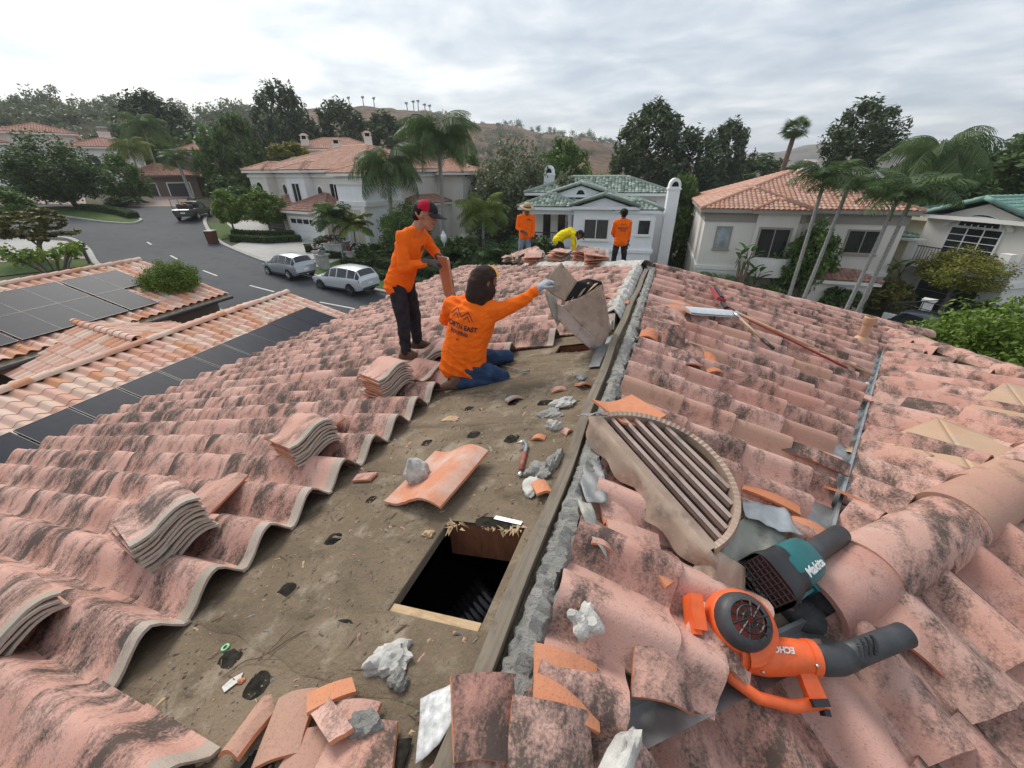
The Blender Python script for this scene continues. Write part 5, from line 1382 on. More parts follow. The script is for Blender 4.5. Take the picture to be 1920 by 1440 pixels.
tree("garden_shrub", "pale leaved shrub by the white garage door", (-29.3, 29.0, -4.3), .95, .7, 'bush', 0, M_LF_GREY, None, 0, cat="shrub")
tree("garden_shrub", "dark rose bush with white blooms beside the mansion entry", (-22.6, 27.8, -4.6), 1.6, .8, 'bush', 1, M_LF_DARK, None, 0, cat="shrub")
tree("garden_shrub", "spiky green shrub at the foot of the cream house", (2.4, 31.5, -6.5), 1.3, .9, 'bush', 1, M_LF_DARK, None, 0, cat="shrub")
for k, (x, y, r, h, m, lb) in enumerate([(11.5, 31.8, 1.3, 1.0, M_LF_DARK, "dark shrub at the foot of the two right palms"), (14.2, 33.0, 1.5, 1.2, M_LF_OLIVE, "reddish shrub right of the right palms"), (18.8, 33.0, 1.3, 1.0, M_LF_DARK, "dark shrub below the yellow green tree"), (7.0, 31.6, 1.2, .9, M_LF_MID, "green shrub beside the cream garage door"), (-6, 30.5, 1.6, 1.2, M_LF_DARK, "dark shrub left of the green roofed house"), (-10.5, 31.5, 2.4, 1.8, M_LF_DARK, "wide dark shrub below the yellow green palm"), (-15.5, 28.6, 2.0, 1.5, M_LF_DARK, "dark shrub behind the street lamp"), (-46, 37, 1.4, 1.2, M_LF_DARK, "dark shrub left of the mansion"), (-56, 41.5, 2.2, 1.5, M_LF_MID, "green shrub bank by the street end"), (-59, 43, 2.2, 2.0, M_LF_DARK, "dark shrub bank under the tall dense tree")]):
    tree("garden_shrub", lb, (x, y, gz(x, y) + h * .75), r, h, 'bush', k % 2, m, None, 0, cat="shrub")
# leafless plumeria by the left kerb
pl = thing("plumeria_bush", "thin bare plumeria branches with a few leaves beyond the panelled roof", "plant", (-31.5, 11.8, gz(-31.5, 11.8)))
mb = MB(); r_ = random.Random(5)
tips = []
for i in range(16):
    a = r_.random() * 6.28; p = Vector((0, 0, .0)); d = Vector((math.cos(a) * .5, math.sin(a) * .5, 1)).normalized(); pts = [p]; 
    for j in range(4): p = p + d * (.5 + .2 * r_.random()); d = (d + Vector((math.cos(a) * .3, math.sin(a) * .3, r_.random() * .4))).normalized(); pts.append(p)
    mb.tube(pts, [.06, .05, .045, .04, .035], 6); tips.append(pts[-1])
mb.build("branches", M_BARK, pl, smooth=True)
V, F, A = leaf_cloud(np.array([tuple(t) for t in tips]), 40, .35, .12, np.random.RandomState(3), .3)
link("leaves", fast_mesh("leaves", V, F, False, [M_LF_BRIGHT], None, A), pl)

# --- palms
def frond_mesh(L, droop, n=34, leaf=.55, hang=.6, seed=0, wide=.035, rise=.5):
    rs = random.Random(seed); mb = MB(); pts = []
    for i in range(12):
        t = i / 11; x = L * t * (1 - .18 * droop * t); z = L * (rise * t - droop * t * t); pts.append(Vector((x, 0, z)))
    mb.tube(pts, [.035 * (1 - .85 * i / 11) + .004 for i in range(12)], 5)
    for i in range(n):
        t = .12 + .88 * i / n; k = t * 11; j = min(10, int(k)); p = pts[j].lerp(pts[j + 1], k - j); tg = (pts[j + 1] - pts[j]).normalized()
        l = leaf * (math.sin(math.pi * min(1, t * .85 + .12)) * .9 + .15)
        for s in (1, -1):
            d = (Vector((0, s, 0)) * 1.0 + tg * .55 + Vector((0, 0, -hang * (.5 + .8 * rs.random()) + .25))).normalized(); e = p + d * l; e2 = e + Vector((0, 0, -hang * l * .5)) + d * l * .25
            w = tg * wide * (.8 + .4 * rs.random())
            mb.add([p - w * .6, p + w * .6, e + w * .8, e - w * .5, e2], [(0, 1, 2, 3), (3, 2, 4)])
    return mb.mesh("frond", M_FROND, False, False)
FR = {'queen': [frond_mesh(3.6, .95, 46, .85, 1.5, i, .034, .75) for i in range(2)], 'king': [frond_mesh(2.6, .70, 34, .70, .8, 5 + i, .034, .66) for i in range(2)], 'small': [frond_mesh(1.7, .7, 26, .5, .6, 9, .05, .7)], 'far': [frond_mesh(2.6, .9, 12, .8, .9, 12, .16, .6)]}
def fan_mesh():
    mb = MB(); mb.tube([(0, 0, 0), (.7, 0, .1)], .02, 4)
    for i in range(18):
        a = R_(-80 + 160 * i / 17); d = Vector((math.cos(a), math.sin(a), .12 - .35 * abs(math.sin(a)))); s = Vector((-math.sin(a), math.cos(a), 0)) * .05; p = Vector((.7, 0, .1))
        mb.add([p, p + d * .6 + s, p + d * 1.05 + Vector((0, 0, -.12)), p + d * .6 - s], [(0, 1, 2, 3)])
    return mb.mesh("frond", M_FROND, False, False)
FR['fan'] = [fan_mesh()]
def palm(name, label, base, top, kind, nf, r, mat=M_FROND, bark=M_BARKP, shaft=False, group=None, rings=True, low=-60, high=80, scale=1.0, zg=None):
    b = Vector(base); t0 = thing(name, label, "palm tree", b, 0, group); tp = Vector(top) - b
    mb = MB(); n = max(6, int(tp.z / (.16 if rings and tp.z < 14 else .8))); pts = []; rad = []
    for i in range(n + 1):
        t = i / n; pts.append(Vector((tp.x * t + .05 * math.sin(3 * t) * tp.length * .06, tp.y * t, tp.z * t))); rad.append(r * (1.35 - .35 * min(1, t * 5)) * (1 - .25 * t) * (1 + (.05 if i % 2 else -.03)))
    mb.tube(pts, rad, 10); mb.build("trunk", bark, t0, smooth=True)
    if shaft:
        c = MB(); c.tube([tp - Vector((0, 0, .9)), tp - Vector((0, 0, .4)), tp + Vector((0, 0, .2))], [r * .75, r * .8, r * .4], 10); c.build("crownshaft", plain("green_crownshaft", (.12, .20, .06), .5, 0, .2), t0, smooth=True)
    rr = random.Random(len(label) + int(b.x * 3))
    for i in range(nf):
        a = 6.283 * i * .381966 + rr.random() * .3; q = i / max(1, nf - 1); el = R_(high + (low - high) * q + rr.uniform(-8, 8))
        m = Matrix.Translation(tp) @ Matrix.Rotation(a, 4, 'Z') @ Matrix.Rotation(-el * .55, 4, 'Y') @ Matrix.Rotation(rr.uniform(-.35, .35), 4, 'X') @ Matrix.Scale(scale * rr.uniform(.85, 1.1), 4)
        o = link("frond", FR[kind][i % len(FR[kind])], t0, m)
        if mat is not M_FROND: setmat(o, mat)
    return t0
palm("queen_palm", "drooping queen palm in front of the mansion entry", (-22.8, 30.3, gz(-22.8, 30.3)), (-22.2, 30.6, 1.7), 'queen', 24, .17)
palm("queen_palm", "tall queen palm with long drooping fronds right of the mansion", (-19.9, 34.5, gz(-19.9, 34.5)), (-19.7, 34.6, 3.9), 'queen', 30, .19, scale=1.1)
palm("bangalow_palm", "yellow green palm with arching fronds left of the hatted worker", (-14.2, 31.0, gz(-14.2, 31)), (-14.05, 30.8, -1.5), 'king', 20, .13, M_FRONDY)
palm("king_palm", "leftmost of the four slender palms before the cream house", (8.0, 30.5, gz(8, 30.5)), (7.9, 30.6, .75), 'king', 13, .12, shaft=True, high=75, low=-15, scale=.85)
palm("king_palm", "second from left of the four slender palms before the cream house", (8.6, 29.9, gz(8.6, 29.9)), (8.9, 29.8, .3), 'king', 12, .12, shaft=True, high=75, low=-15, scale=.85)
palm("king_palm", "third from left of the four slender palms before the cream house", (10.4, 28.2, gz(10.4, 28.2)), (10.7, 28.1, -.15), 'king', 13, .12, shaft=True, high=75, low=-15, scale=.85)
palm("king_palm", "rightmost of the four slender palms before the cream house", (11.1, 28.5, gz(11, 28.5)), (11.4, 28.4, .1), 'king', 14, .12, shaft=True, high=75, low=-15, scale=.9)
palm("king_palm", "thicker green stemmed palm leaning beside the teal roof", (16.1, 40.0, gz(16, 40)), (16.4, 39.8, 2.1), 'queen', 20, .16, bark=plain("green_palm_stem", (.10, .14, .06), .7, 0, .25))
palm("fan_palm", "single tall fan palm against the sky above the cream house", (10.4, 60.9, gz(10.4, 60.9)), (11.1, 61.0, 5.3), 'fan', 34, .32, bark=M_BARKB, low=-70, high=88, rings=False)
palm("street_palm", "leaning palm beside the brown garage doors", (-65.2, 42.2, gz(-65.2, 42.2)), (-66.4, 42.6, 3.0), 'king', 18, .24)
palm("queen_palm", "slim pale palm behind the red garage roof", (-77, 45.8, gz(-77, 45.8)), (-77.6, 46.5, 7.4), 'queen', 18, .16, scale=1.15)
palm("queen_palm", "slim palm in front of the white villa wing", (-73, 41, gz(-73, 41)), (-73.6, 41.4, 4.4), 'queen', 16, .14, M_FRONDY, scale=.9)
palm("pygmy_palm", "small palm rising from the left stone planter", (-26.2, 27.3, gz(-26.2, 27.3) + .9), (-26.1, 27.4, -1.9), 'small', 18, .07, scale=1.25)
palm("pygmy_palm", "small palm rising from the right stone planter", (-24.9, 28.2, gz(-24.9, 28.2) + .6), (-24.8, 28.3, -2.6), 'small', 18, .07, M_FRONDY, scale=1.15)
palm("pygmy_palm", "low bushy palm by the left garage of the cream house", (3.6, 31.2, gz(3.6, 31.2)), (3.6, 31.2, -6.1), 'small', 16, .10, scale=1.1)
palm("cycad", "cycad with stiff dark fronds behind the street lamp", (-16.6, 30.2, gz(-16.6, 30.2)), (-16.6, 30.2, -4.9), 'small', 20, .14, scale=1.7, high=75, low=0)
palm("cycad", "cycad with stiff dark fronds under the yellow green palm", (-12.0, 29.4, gz(-12, 29.4)), (-12.0, 29.4, -5.1), 'small', 20, .14, scale=1.7, high=75, low=0)
for i, (az, sl, lb) in enumerate([(129.65, .1282, "leftmost of the three far palms on the hill crest"), (128.16, .13, "middle of the three far palms on the hill crest"), (127.02, .1289, "rightmost of the three far palms on the hill crest"), (123.34, .1226, "first far palm left of the clustered hill palms"), (122.6, .1255, "left one of the tight trio of far hill palms"), (122.1, .1266, "middle one of the tight trio of far hill palms"), (121.29, .1206, "right one of the tight trio of far hill palms"), (120.75, .1189, "last far palm right of the tight trio on the hill")]):
    d = 600; x, y = d * math.cos(R_(az)), d * math.sin(R_(az)); zb = HZ_B(x, y) or 50
    palm("hill_palm", lb, (x, y, zb - 1), (x + (i % 3 - 1) * .5, y, 1.4 + d * sl), 'far', 12, .6, M_LF_PINE, M_BARKB, group="palms on the far hill crest", rings=False, high=80, low=-50)

# --- bird of paradise plants by the cream house
def paddle(L=1.1, w=.32):
    mb = MB(); P = []
    for i in range(8):
        t = i / 7; ww = w * math.sin(math.pi * min(1, .12 + .86 * t)) ** .7 / 2; z = .9 * t - .35 * t * t
        P.append([(L * t * .55, -ww, L * z - abs(ww) * .0), (L * t * .55, 0, L * z - .05), (L * t * .55, ww, L * z)])
    mb.grid(P); mb.tube([(0, 0, -.9), (0, 0, -.3), (0, 0, 0)], [.03, .025, .02], 5); return mb.mesh("leaf", M_LF_MID, False, False)
PAD = paddle()
for (x, y, z, n, lb, h) in [(5.05, 31.4, gz(5, 31.4), 9, "broad leaved plant rising to the cream house balcony", 3.9), (5.9, 31.6, gz(6, 31.6), 10, "broad leaved plant beside the cream house garage door", 2.6), (3.9, 31.8, gz(4, 31.8), 6, "small broad leaved plant left of the garage door", 1.7), (14.6, 34.2, gz(14.6, 34.2), 7, "broad leaved plant between cream house and teal roof", 3.0)]:
    t = thing("strelitzia_plant", lb, "plant", (x, y, z)); mb = MB()
    for j in range(3): mb.tube([(j * .12 - .12, 0, 0), (j * .2 - .2, .05, h * .5), (j * .3 - .3, .1, h - .8)], [.10, .09, .07], 6)
    mb.build("stem", M_BARKB, t, smooth=True)
    for j in range(n): setmat(link("leaf", PAD, t, Matrix.Translation(((j % 3) * .3 - .3, .1, h - .1 - .25 * (j // 3))) @ Matrix.Rotation(j * 2.4, 4, 'Z') @ Matrix.Rotation(.25 + .12 * (j // 3), 4, 'Y')), M_LF_MID)

# --- clipped hedges: leafy boxes
def hedge(label, pts, w, h, mat=M_HEDGE, dens=520):
    P = [np.array(p, float) for p in pts]; V = []; F = []; A = []; o = 0; rs = np.random.RandomState(len(label))
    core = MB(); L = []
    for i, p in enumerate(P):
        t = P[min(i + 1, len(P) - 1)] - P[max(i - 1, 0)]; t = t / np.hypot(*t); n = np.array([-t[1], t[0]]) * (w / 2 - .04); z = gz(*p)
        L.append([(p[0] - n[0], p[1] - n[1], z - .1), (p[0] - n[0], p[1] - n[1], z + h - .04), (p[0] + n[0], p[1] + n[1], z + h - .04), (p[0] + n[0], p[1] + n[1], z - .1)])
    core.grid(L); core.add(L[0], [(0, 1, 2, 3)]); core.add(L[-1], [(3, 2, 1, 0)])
    c = []
    for a, b in zip(P[:-1], P[1:]):
        l = np.hypot(*(b - a)); t = (b - a) / l; n = np.array([-t[1], t[0]])
        for _ in range(int(dens * l * .45)):
            q = rs.rand(); f = rs.rand(); s = rs.rand()
            if f < .45: off, z = (s - .5) * w, h
            else: off, z = (w / 2) * (1 if f < .72 else -1), s * h
            p = a + t * l * q + n * off; c.append((p[0], p[1], gz(*p) + z))
    V, F, A = leaf_cloud(np.array(c), 3, .07, .055, rs, .4)
    t = thing("hedge", label, "hedge", (P[0][0], P[0][1], gz(*P[0])))
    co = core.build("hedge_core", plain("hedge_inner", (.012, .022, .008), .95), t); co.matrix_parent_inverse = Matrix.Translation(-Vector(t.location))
    lf = link("leaves", fast_mesh("leaves", V, F, False, [mat], None, A), t); lf.matrix_parent_inverse = Matrix.Translation(-Vector(t.location))
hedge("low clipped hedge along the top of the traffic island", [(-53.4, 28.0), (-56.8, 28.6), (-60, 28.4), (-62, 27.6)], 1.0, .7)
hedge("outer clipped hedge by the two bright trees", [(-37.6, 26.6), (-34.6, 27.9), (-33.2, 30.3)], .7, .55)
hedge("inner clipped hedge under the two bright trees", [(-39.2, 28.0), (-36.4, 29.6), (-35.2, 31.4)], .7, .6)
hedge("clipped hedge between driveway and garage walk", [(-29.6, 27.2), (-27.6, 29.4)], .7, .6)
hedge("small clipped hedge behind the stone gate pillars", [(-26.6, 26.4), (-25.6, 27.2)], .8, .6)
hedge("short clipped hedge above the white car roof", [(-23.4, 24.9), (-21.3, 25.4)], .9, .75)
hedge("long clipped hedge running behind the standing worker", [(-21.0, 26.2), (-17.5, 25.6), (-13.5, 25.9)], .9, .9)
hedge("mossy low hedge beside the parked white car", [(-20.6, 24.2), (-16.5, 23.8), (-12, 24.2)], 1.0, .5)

# --- woods on the hills: one mass each
def wood(name, n, zf, az0, az1, d0, d1, size, mat, seed, per=150, hmul=1.3, dens=None):
    rs = np.random.RandomState(seed); C_ = []; R2 = []
    while len(C_) < n:
        az = R_(rs.uniform(az0, az1)); d = rs.uniform(d0, d1); x, y = d * math.cos(az), d * math.sin(az); z = zf(x, y)
        if z is None: continue
        if dens and rs.rand() > dens(x, y): continue
        s = size * rs.uniform(.55, 1.4); m = rs.randint(4, 8)
        for _ in range(m):
            C_.append((x + rs.randn() * s * .45, y + rs.randn() * s * .45, z + s * (.3 + .9 * rs.rand()) * hmul)); R2.append(s * rs.uniform(.35, .6))
    V, F, A = leaf_cloud(np.array(C_), per, np.array(R2), size * .13, rs, .4)
    return tag(link(name, fast_mesh(name, V, F, False, [mat], None, A)), kind="stuff")
wood("hillside_wood", 1500, HZ_L, 133, 170, 135, 292, 4.0, M_LF_GREY, 1, 34, .8)
wood("hillside_wood", 420, HZ_L, 134, 170, 275, 299, 4.6, M_LF_GREY, 2, 44, 1.2)
wood("hillside_scrub", 700, HZ_B, 92, 122, 250, 600, 5.0, M_LF_GREY, 3, 30, .55, lambda x, y: .25 + .75 * (fnoise(x, y, .012) > .05))
wood("hillside_scrub", 110, HZ_B, 97, 112, 560, 612, 6.0, M_LF_GREY, 4, 40, .9)
wood("valley_wood", 900, lambda x, y: gz(x, y), 84, 128, 88, 175, 3.2, M_LF_MID, 5, 40, 1.0, lambda x, y: 1.0 if (y > 60) else 0)
wood("valley_wood", 420, lambda x, y: gz(x, y), 48, 84, 85, 240, 3.6, M_LF_MID, 6, 40, 1.2)
wood("valley_wood", 300, lambda x, y: gz(x, y) , 128, 150, 100, 130, 4.0, M_LF_DARK, 7, 40, 1.2)
# ---------------------------------------------------------------- vehicles and street furniture
def paint(name, c, rough=.28, metal=.55):
    t = NT(name); t.base(t.mix(t.ramp(t.noise(t.obj(), 2, 3), .3, .7), rgb(*[x * .94 for x in c]), rgb(*c)), rough, metal)
    t.p.inputs["Coat Weight"].default_value = .5; t.p.inputs["Coat Roughness"].default_value = .1; return t.mat
M_TYRE = plain("tyre_rubber", (.018, .018, .018), .85, 0, .2); M_RIM = plain("alloy_rim", (.45, .45, .46), .35, .8, .1); M_RIMD = plain("dark_rim", (.10, .10, .105), .4, .6, .1)
M_TAIL = plain("red_lens", (.42, .01, .015), .25, 0, .1); M_LAMP = plain("clear_lens", (.6, .6, .62), .15, .2, .05)
SUV = [(-2.40, .48, .70, .62, .84, .86, .80, .96, .70, .99), (-2.30, .36, .80, .62, .93, 1.02, .90, 1.20, .74, 1.24), (-1.98, .30, .85, .64, .965, 1.07, .93, 1.55, .66, 1.61), (-1.25, .28, .88, .66, .97, 1.06, .94, 1.63, .67, 1.70),
       (-.25, .28, .88, .66, .965, 1.04, .935, 1.64, .67, 1.71), (.45, .28, .88, .66, .965, 1.02, .93, 1.53, .65, 1.60), (1.12, .28, .88, .66, .965, .99, .92, 1.06, .80, 1.10), (1.75, .30, .86, .64, .955, .92, .89, .97, .74, 1.02), (2.20, .36, .78, .58, .88, .80, .82, .86, .62, .89), (2.42, .46, .60, .56, .68, .68, .64, .72, .48, .74)]
BOXY = [(-2.45, .50, .78, .66, .88, .95, .86, 1.08, .80, 1.10), (-2.40, .38, .84, .66, .94, 1.08, .92, 1.62, .78, 1.66), (-2.20, .34, .86, .68, .96, 1.10, .94, 1.74, .76, 1.80), (-1.2, .32, .88, .70, .96, 1.10, .94, 1.76, .76, 1.83), (-.1, .32, .88, .70, .96, 1.10, .94, 1.75, .76, 1.82), (.5, .32, .88, .70, .96, 1.08, .93, 1.62, .74, 1.68), (1.0, .32, .88, .70, .96, 1.07, .93, 1.14, .82, 1.17), (1.8, .34, .86, .68, .95, 1.02, .91, 1.06, .80, 1.09), (2.3, .40, .80, .62, .90, .92, .86, .97, .70, .99), (2.48, .48, .66, .60, .76, .80, .72, .84, .56, .86)]
PICK = [(-2.75, .55, .80, .70, .92, 1.00, .92, 1.02, .90, 1.02), (-2.65, .42, .84, .70, .95, 1.06, .94, 1.08, .92, 1.08), (-.55, .40, .86, .72, .96, 1.08, .94, 1.09, .92, 1.09), (-.50, .40, .86, .72, .96, 1.08, .94, 1.66, .72, 1.71), (.15, .40, .86, .72, .96, 1.08, .94, 1.72, .72, 1.78), (.75, .40, .86, .72, .96, 1.07, .93, 1.62, .70, 1.68), (1.30, .40, .86, .72, .96, 1.05, .92, 1.12, .82, 1.15), (2.1, .42, .86, .70, .95, 1.00, .90, 1.04, .80, 1.07), (2.6, .48, .80, .64, .90, .92, .84, .96, .70, .98), (2.75, .56, .66, .60, .78, .78, .74, .82, .56, .84)]
def vehicle(name, label, cat, loc, rz, st, body, scale=(1, 1, 1), glass_from=1, glass_to=6, rim=M_RIM, wheels=(-1.42, 1.45), wr=.36, bed=None, pillars=(3, 5), plate=True):
    t = thing(name, label, cat, loc, rz); t.scale = scale
    def ring(s):
        x, zb, wb, z1, w1, z2, w2, z3, w3, z4 = s
        h = [(x, 0, zb), (x, wb, zb), (x, w1, z1), (x, w2, z2), (x, w3, z3), (x, w3 * .6, z4 - .012), (x, 0, z4)]
        return h
    R = [ring(s) for s in st]; mb = MB()
    for sg in (1, -1):
        mb.grid([[(p[0], p[1] * sg, p[2]) for p in r] for r in R], flip=sg < 0)
    for e in (0, -1):
        r = R[e]; mb.add([(p[0], p[1], p[2]) for p in r] + [(p[0], -p[1], p[2]) for p in r[-2:0:-1]], [tuple(range(len(r) * 2 - 2))])
    bo = mb.build("body", body, t, auto=38)
    def pane(q, nm="window", ins=.88, mat=M_CARGLASS, off=.008):
        c = sum((Vector(p) for p in q), Vector()) / len(q); n = (Vector(q[1]) - Vector(q[0])).cross(Vector(q[2]) - Vector(q[0])).normalized()
        if n.dot(c - Vector((0, 0, .8))) < 0: n = -n
        m = MB(); m.prism([c + (Vector(p) - c) * ins + n * off for p in q], -n * .004); return m.build(nm, mat, bo)
    for sg in (1, -1):
        for i in range(glass_from, glass_to):
            q = [R[i][3], R[i + 1][3], R[i + 1][4], R[i][4]]
            if abs(q[2][2] - q[1][2]) < .12 and abs(q[3][2] - q[0][2]) < .12: continue
            pane([(p[0], p[1] * sg, p[2]) for p in q])
    def screen(a, b):
        rows = []
        for r in (a, b): rows.append([Vector(p) for p in (r[4], r[5], r[6])] + [Vector((p[0], -p[1], p[2])) for p in (r[5], r[4])])
        c = sum((p for r in rows for p in r), Vector()) / 10; n = (rows[1][2] - rows[0][2]).cross(Vector((0, 1, 0))).normalized(); n = n if n.z > 0 else -n
        m = MB(); m.grid([[c + (p - c) * .88 + n * .022 for p in r] for r in rows]); m.build("window", M_CARGLASS, bo, smooth=True)
    screen(R[glass_to - 1], R[glass_to]); screen(*((R[1], R[2]) if bed is None else (R[2], R[3])))
    for sg in (1, -1):
        for wx in wheels:
            ar = MB(); ar.lathe([(wr * 1.14, -.02), (wr * 1.14, .02)], (wx, sg * (.955), wr * 1.02), 22, rot=Matrix.Rotation(R_(90), 3, 'X')); ar.build("wheel_arch", M_BLACK, t)
            wm = MB(); wm.lathe([(wr * .62, -.11), (wr * .94, -.115), (wr, -.08), (wr, .08), (wr * .94, .115), (wr * .62, .11)], (wx, sg * .90, wr), 24, rot=Matrix.Rotation(R_(90), 3, 'X')); w = wm.build("wheel", M_TYRE, t, auto=40)
            rm = MB(); rm.lathe([(wr * .66, -.05), (wr * .66, .10), (wr * .58, .10), (wr * .56, .04)], (wx, sg * .925, wr), 20, rot=Matrix.Rotation(R_(-90 * sg), 3, 'X'))
            for k in range(5):
                aa = 2 * math.pi * k / 5; d = Vector((math.cos(aa), 0, math.sin(aa))); rm.tube([Vector((wx, sg * 1.01, wr)), Vector((wx, sg * 1.015, wr)) + d * wr * .58], [wr * .12, wr * .08], 4)
            rm.build("rim", rim, w)
        tl = MB(); tl.prism([(R[1][3][0] - .03, sg * R[1][3][1] * 1.005, R[1][3][2] - .20), (R[1][3][0] - .03, sg * R[1][3][1] * .62, R[1][3][2] - .16), (R[1][3][0] - .03, sg * R[1][3][1] * .62, R[1][3][2] - .05), (R[1][3][0] - .03, sg * R[1][3][1] * 1.005, R[1][3][2] - .01)], (.26, 0, .0)); tl.build("tail_light", M_TAIL, t)
        hl = MB(); hl.box((st[-2][0] - .02, sg * st[-2][6] * .88, st[-2][5] - .04), (.30, .22, .12)); hl.build("headlight", M_LAMP, t)
        mr = MB(); mr.box((.85, sg * 1.04, 1.08), (.12, .16, .12)); mr.build("mirror", body, t)
    bm = MB(); bm.box((st[0][0] - .005, 0, .46), (.06, 1.35, .14)); bm.build("bumper_trim", M_GREYPL, t)
    for sg in (1, -1): bm = MB(); bm.box((0, sg * .93, .33), (2.2, .05, .10)); bm.build("sill_trim", M_GREYPL, t)
    if plate: p = MB(); p.box((st[0][0] - .012, 0, .74), (.02, .42, .14)); p.build("number_plate", M_WHITE, t)
    return t
M_SILVER = paint("silver_paint", (.42, .45, .48)); M_WHITEP = paint("pearl_white_paint", (.66, .69, .71), .25, .2); M_SILV2 = paint("grey_silver_paint", (.36, .37, .38)); M_NAVY = paint("dark_navy_paint", (.012, .016, .04), .25, .2); M_DKTRUCK = paint("black_white_truck_paint", (.04, .04, .042), .35, .1)
def on_ground(x, y): return (x, y, gz(x, y) + .03)
def heading(a, b): return math.atan2(b[1] - a[1], b[0] - a[0])
vehicle("silver_suv", "silver compact crossover parked further up the kerb", "car", on_ground(-24.5, 20.85), heading((-21, 20.1), (-27, 21.2)), SUV, M_SILVER, (.84, .90, .92))
vehicle("white_suv", "pearl white sport utility car parked at the kerb nearest the standing worker", "car", on_ground(-19.15, 20.3), heading((-17, 20.0), (-22, 20.55)), SUV, M_WHITEP, (.92, .95, .95), rim=M_RIMD)
sv = vehicle("grey_suv", "older silver boxy car parked in the driveway at the right edge", "car", on_ground(24.2, 40.6), R_(152), BOXY, M_SILV2, (1.05, 1, 1.0))
rk = MB()
for sg in (1, -1): rk.tube([(-1.9, sg * .62, 1.88), (.2, sg * .62, 1.88)], .025, 6)
rk.build("roof_rail", M_RIM, sv, smooth=True)
def ladder_rack(t, z=1.12):
    m = MB()
    for sg in (1, -1):
        m.tube([(-2.5, sg * .88, z), (-2.5, sg * .88, z + .95)], .025, 6); m.tube([(-.7, sg * .88, z), (-.7, sg * .88, z + .95)], .025, 6); m.tube([(-2.6, sg * .88, z + .95), (1.3, sg * .88, z + .95)], .025, 6)
    for x in (-2.5, -.7, .8): m.tube([(x, -.88, z + .95), (x, .88, z + .95)], .022, 6)
    return m.build("ladder_rack", M_BLACK, t, smooth=True)
pk = vehicle("navy_pickup", "dark navy pickup truck with ladder rack beyond the right eave", "truck", on_ground(13.6, 27.0), R_(212), PICK, M_NAVY, (1.02, 1, 1.02), 3, 6, wheels=(-1.75, 1.75), wr=.38, bed=True); ladder_rack(pk)
tk = vehicle("work_truck", "black gardener's pickup loaded with tools at the street end", "truck", on_ground(-50.6, 32.4), heading((-49.6, 31.7), (-52.5, 35.6)), PICK, M_DKTRUCK, (1, 1, 1.02), 3, 6, wheels=(-1.75, 1.75), wr=.38, bed=True); ladder_rack(tk)
m = MB(); r_ = random.Random(2)
for i in range(9): m.box((-2.3 + r_.random() * 1.5, (r_.random() - .5) * 1.3, 1.15 + r_.random() * .3), (.3, .35, .4), Matrix.Rotation(r_.random(), 3, 'Z'))
tag(m.build("tool_load", M_GREYPL, tk), kind="stuff")
m = MB(); m.sphere((0, 0, .2), .26, 10, sc=(1, 1, .8)); m.lathe([(.12, .38), (.14, .5)], (0, 0, 0), 8); o = m.build("fuel_drum", plain("orange_drum", (.62, .22, .02), .5), None, smooth=True); o.matrix_world = Matrix.Translation((-49.95, 31.2, gz(-50, 31.2) + 1.35)); tag(o, "small orange drum on the left rear of the gardener's pickup", "drum")
# wheeled bin
bn = thing("wheeled_bin", "brown wheeled refuse bin standing at the far kerb", "bin", on_ground(-37.7, 24.95), R_(20)); m = MB(); m.box((0, 0, .52), (.56, .62, 1.0), taper=1.18); m.build("bin_body", plain("brown_plastic", (.10, .035, .02), .5), bn); m = MB(); m.box((0, 0, 1.06), (.72, .80, .07), taper=.9); m.build("lid", plain("pale_lid", (.42, .38, .34), .6), bn)
for s in (1, -1): m = MB(); m.lathe([(.1, -.03), (.1, .03)], (s * .26, .28, .1), 12, rot=Matrix.Rotation(R_(90), 3, 'Y')); m.build("wheel", M_TYRE, bn)
# street lamps
def lamp(label, x, y, h, rot=0, globe=(.70, .72, .74)):
    t = thing("street_lamp", label, "street lamp", on_ground(x, y)); m = MB(); m.lathe([(.16, 0), (.16, .5), (.09, .6), (.06, .8), (.05, h - .75)], n=12); m.build("post", plain("pale_concrete_post", (.46, .46, .45), .8), t, auto=40)
    m = MB(); m.lathe([(.09, h - .75), (.12, h - .70), (.24, h - .45), (.22, h - .15), (.10, h - .02)], n=12); m.build("lantern", plain("milky_lantern_glass", globe, .3), t, auto=50); m = MB(); m.lathe([(.14, h - .03), (.10, h + .06), (.03, h + .14), (.02, h + .24)], n=10); m.build("finial", plain("lantern_cap", (.62, .62, .60), .6), t)
lamp("white street lamp with glass lantern behind the standing worker", -16.1, 28.0, 3.05)
lamp("pale lantern street lamp among the shrubs at right", 18.6, 33.0, 2.9, globe=(.72, .66, .58))
# planters, pillars with flowers
def flowers(parent, c, rx, rz, n, seed, red=.3):
    rs = np.random.RandomState(seed); d = rs.randn(n, 3); d /= np.linalg.norm(d, axis=1)[:, None]; d[:, 2] = np.abs(d[:, 2]); cc = np.array(c) + d * np.array([rx, rx, rz]) * (.75 + .3 * rs.rand(n, 1))
    V, F, A = leaf_cloud(cc, 26, .10, .07, rs, .4); link("foliage", fast_mesh("foliage", V, F, False, [M_LF_DARK], None, A), parent)
    side = cc[:, 0] + cc[:, 1] * .3; k = np.argsort(side); nr = int(n * red)
    for nm, idx, mt in (("white_blooms", k[nr:], M_FLOWERW), ("magenta_blooms", k[:nr], M_FLOWERR)):
        if len(idx) == 0: continue
        V, F, A = leaf_cloud(cc[idx] + d[idx] * .05, 14, .10, .055, rs, .6); tag(link(nm, fast_mesh(nm, V, F, False, [mt], None, A), parent), kind="stuff")
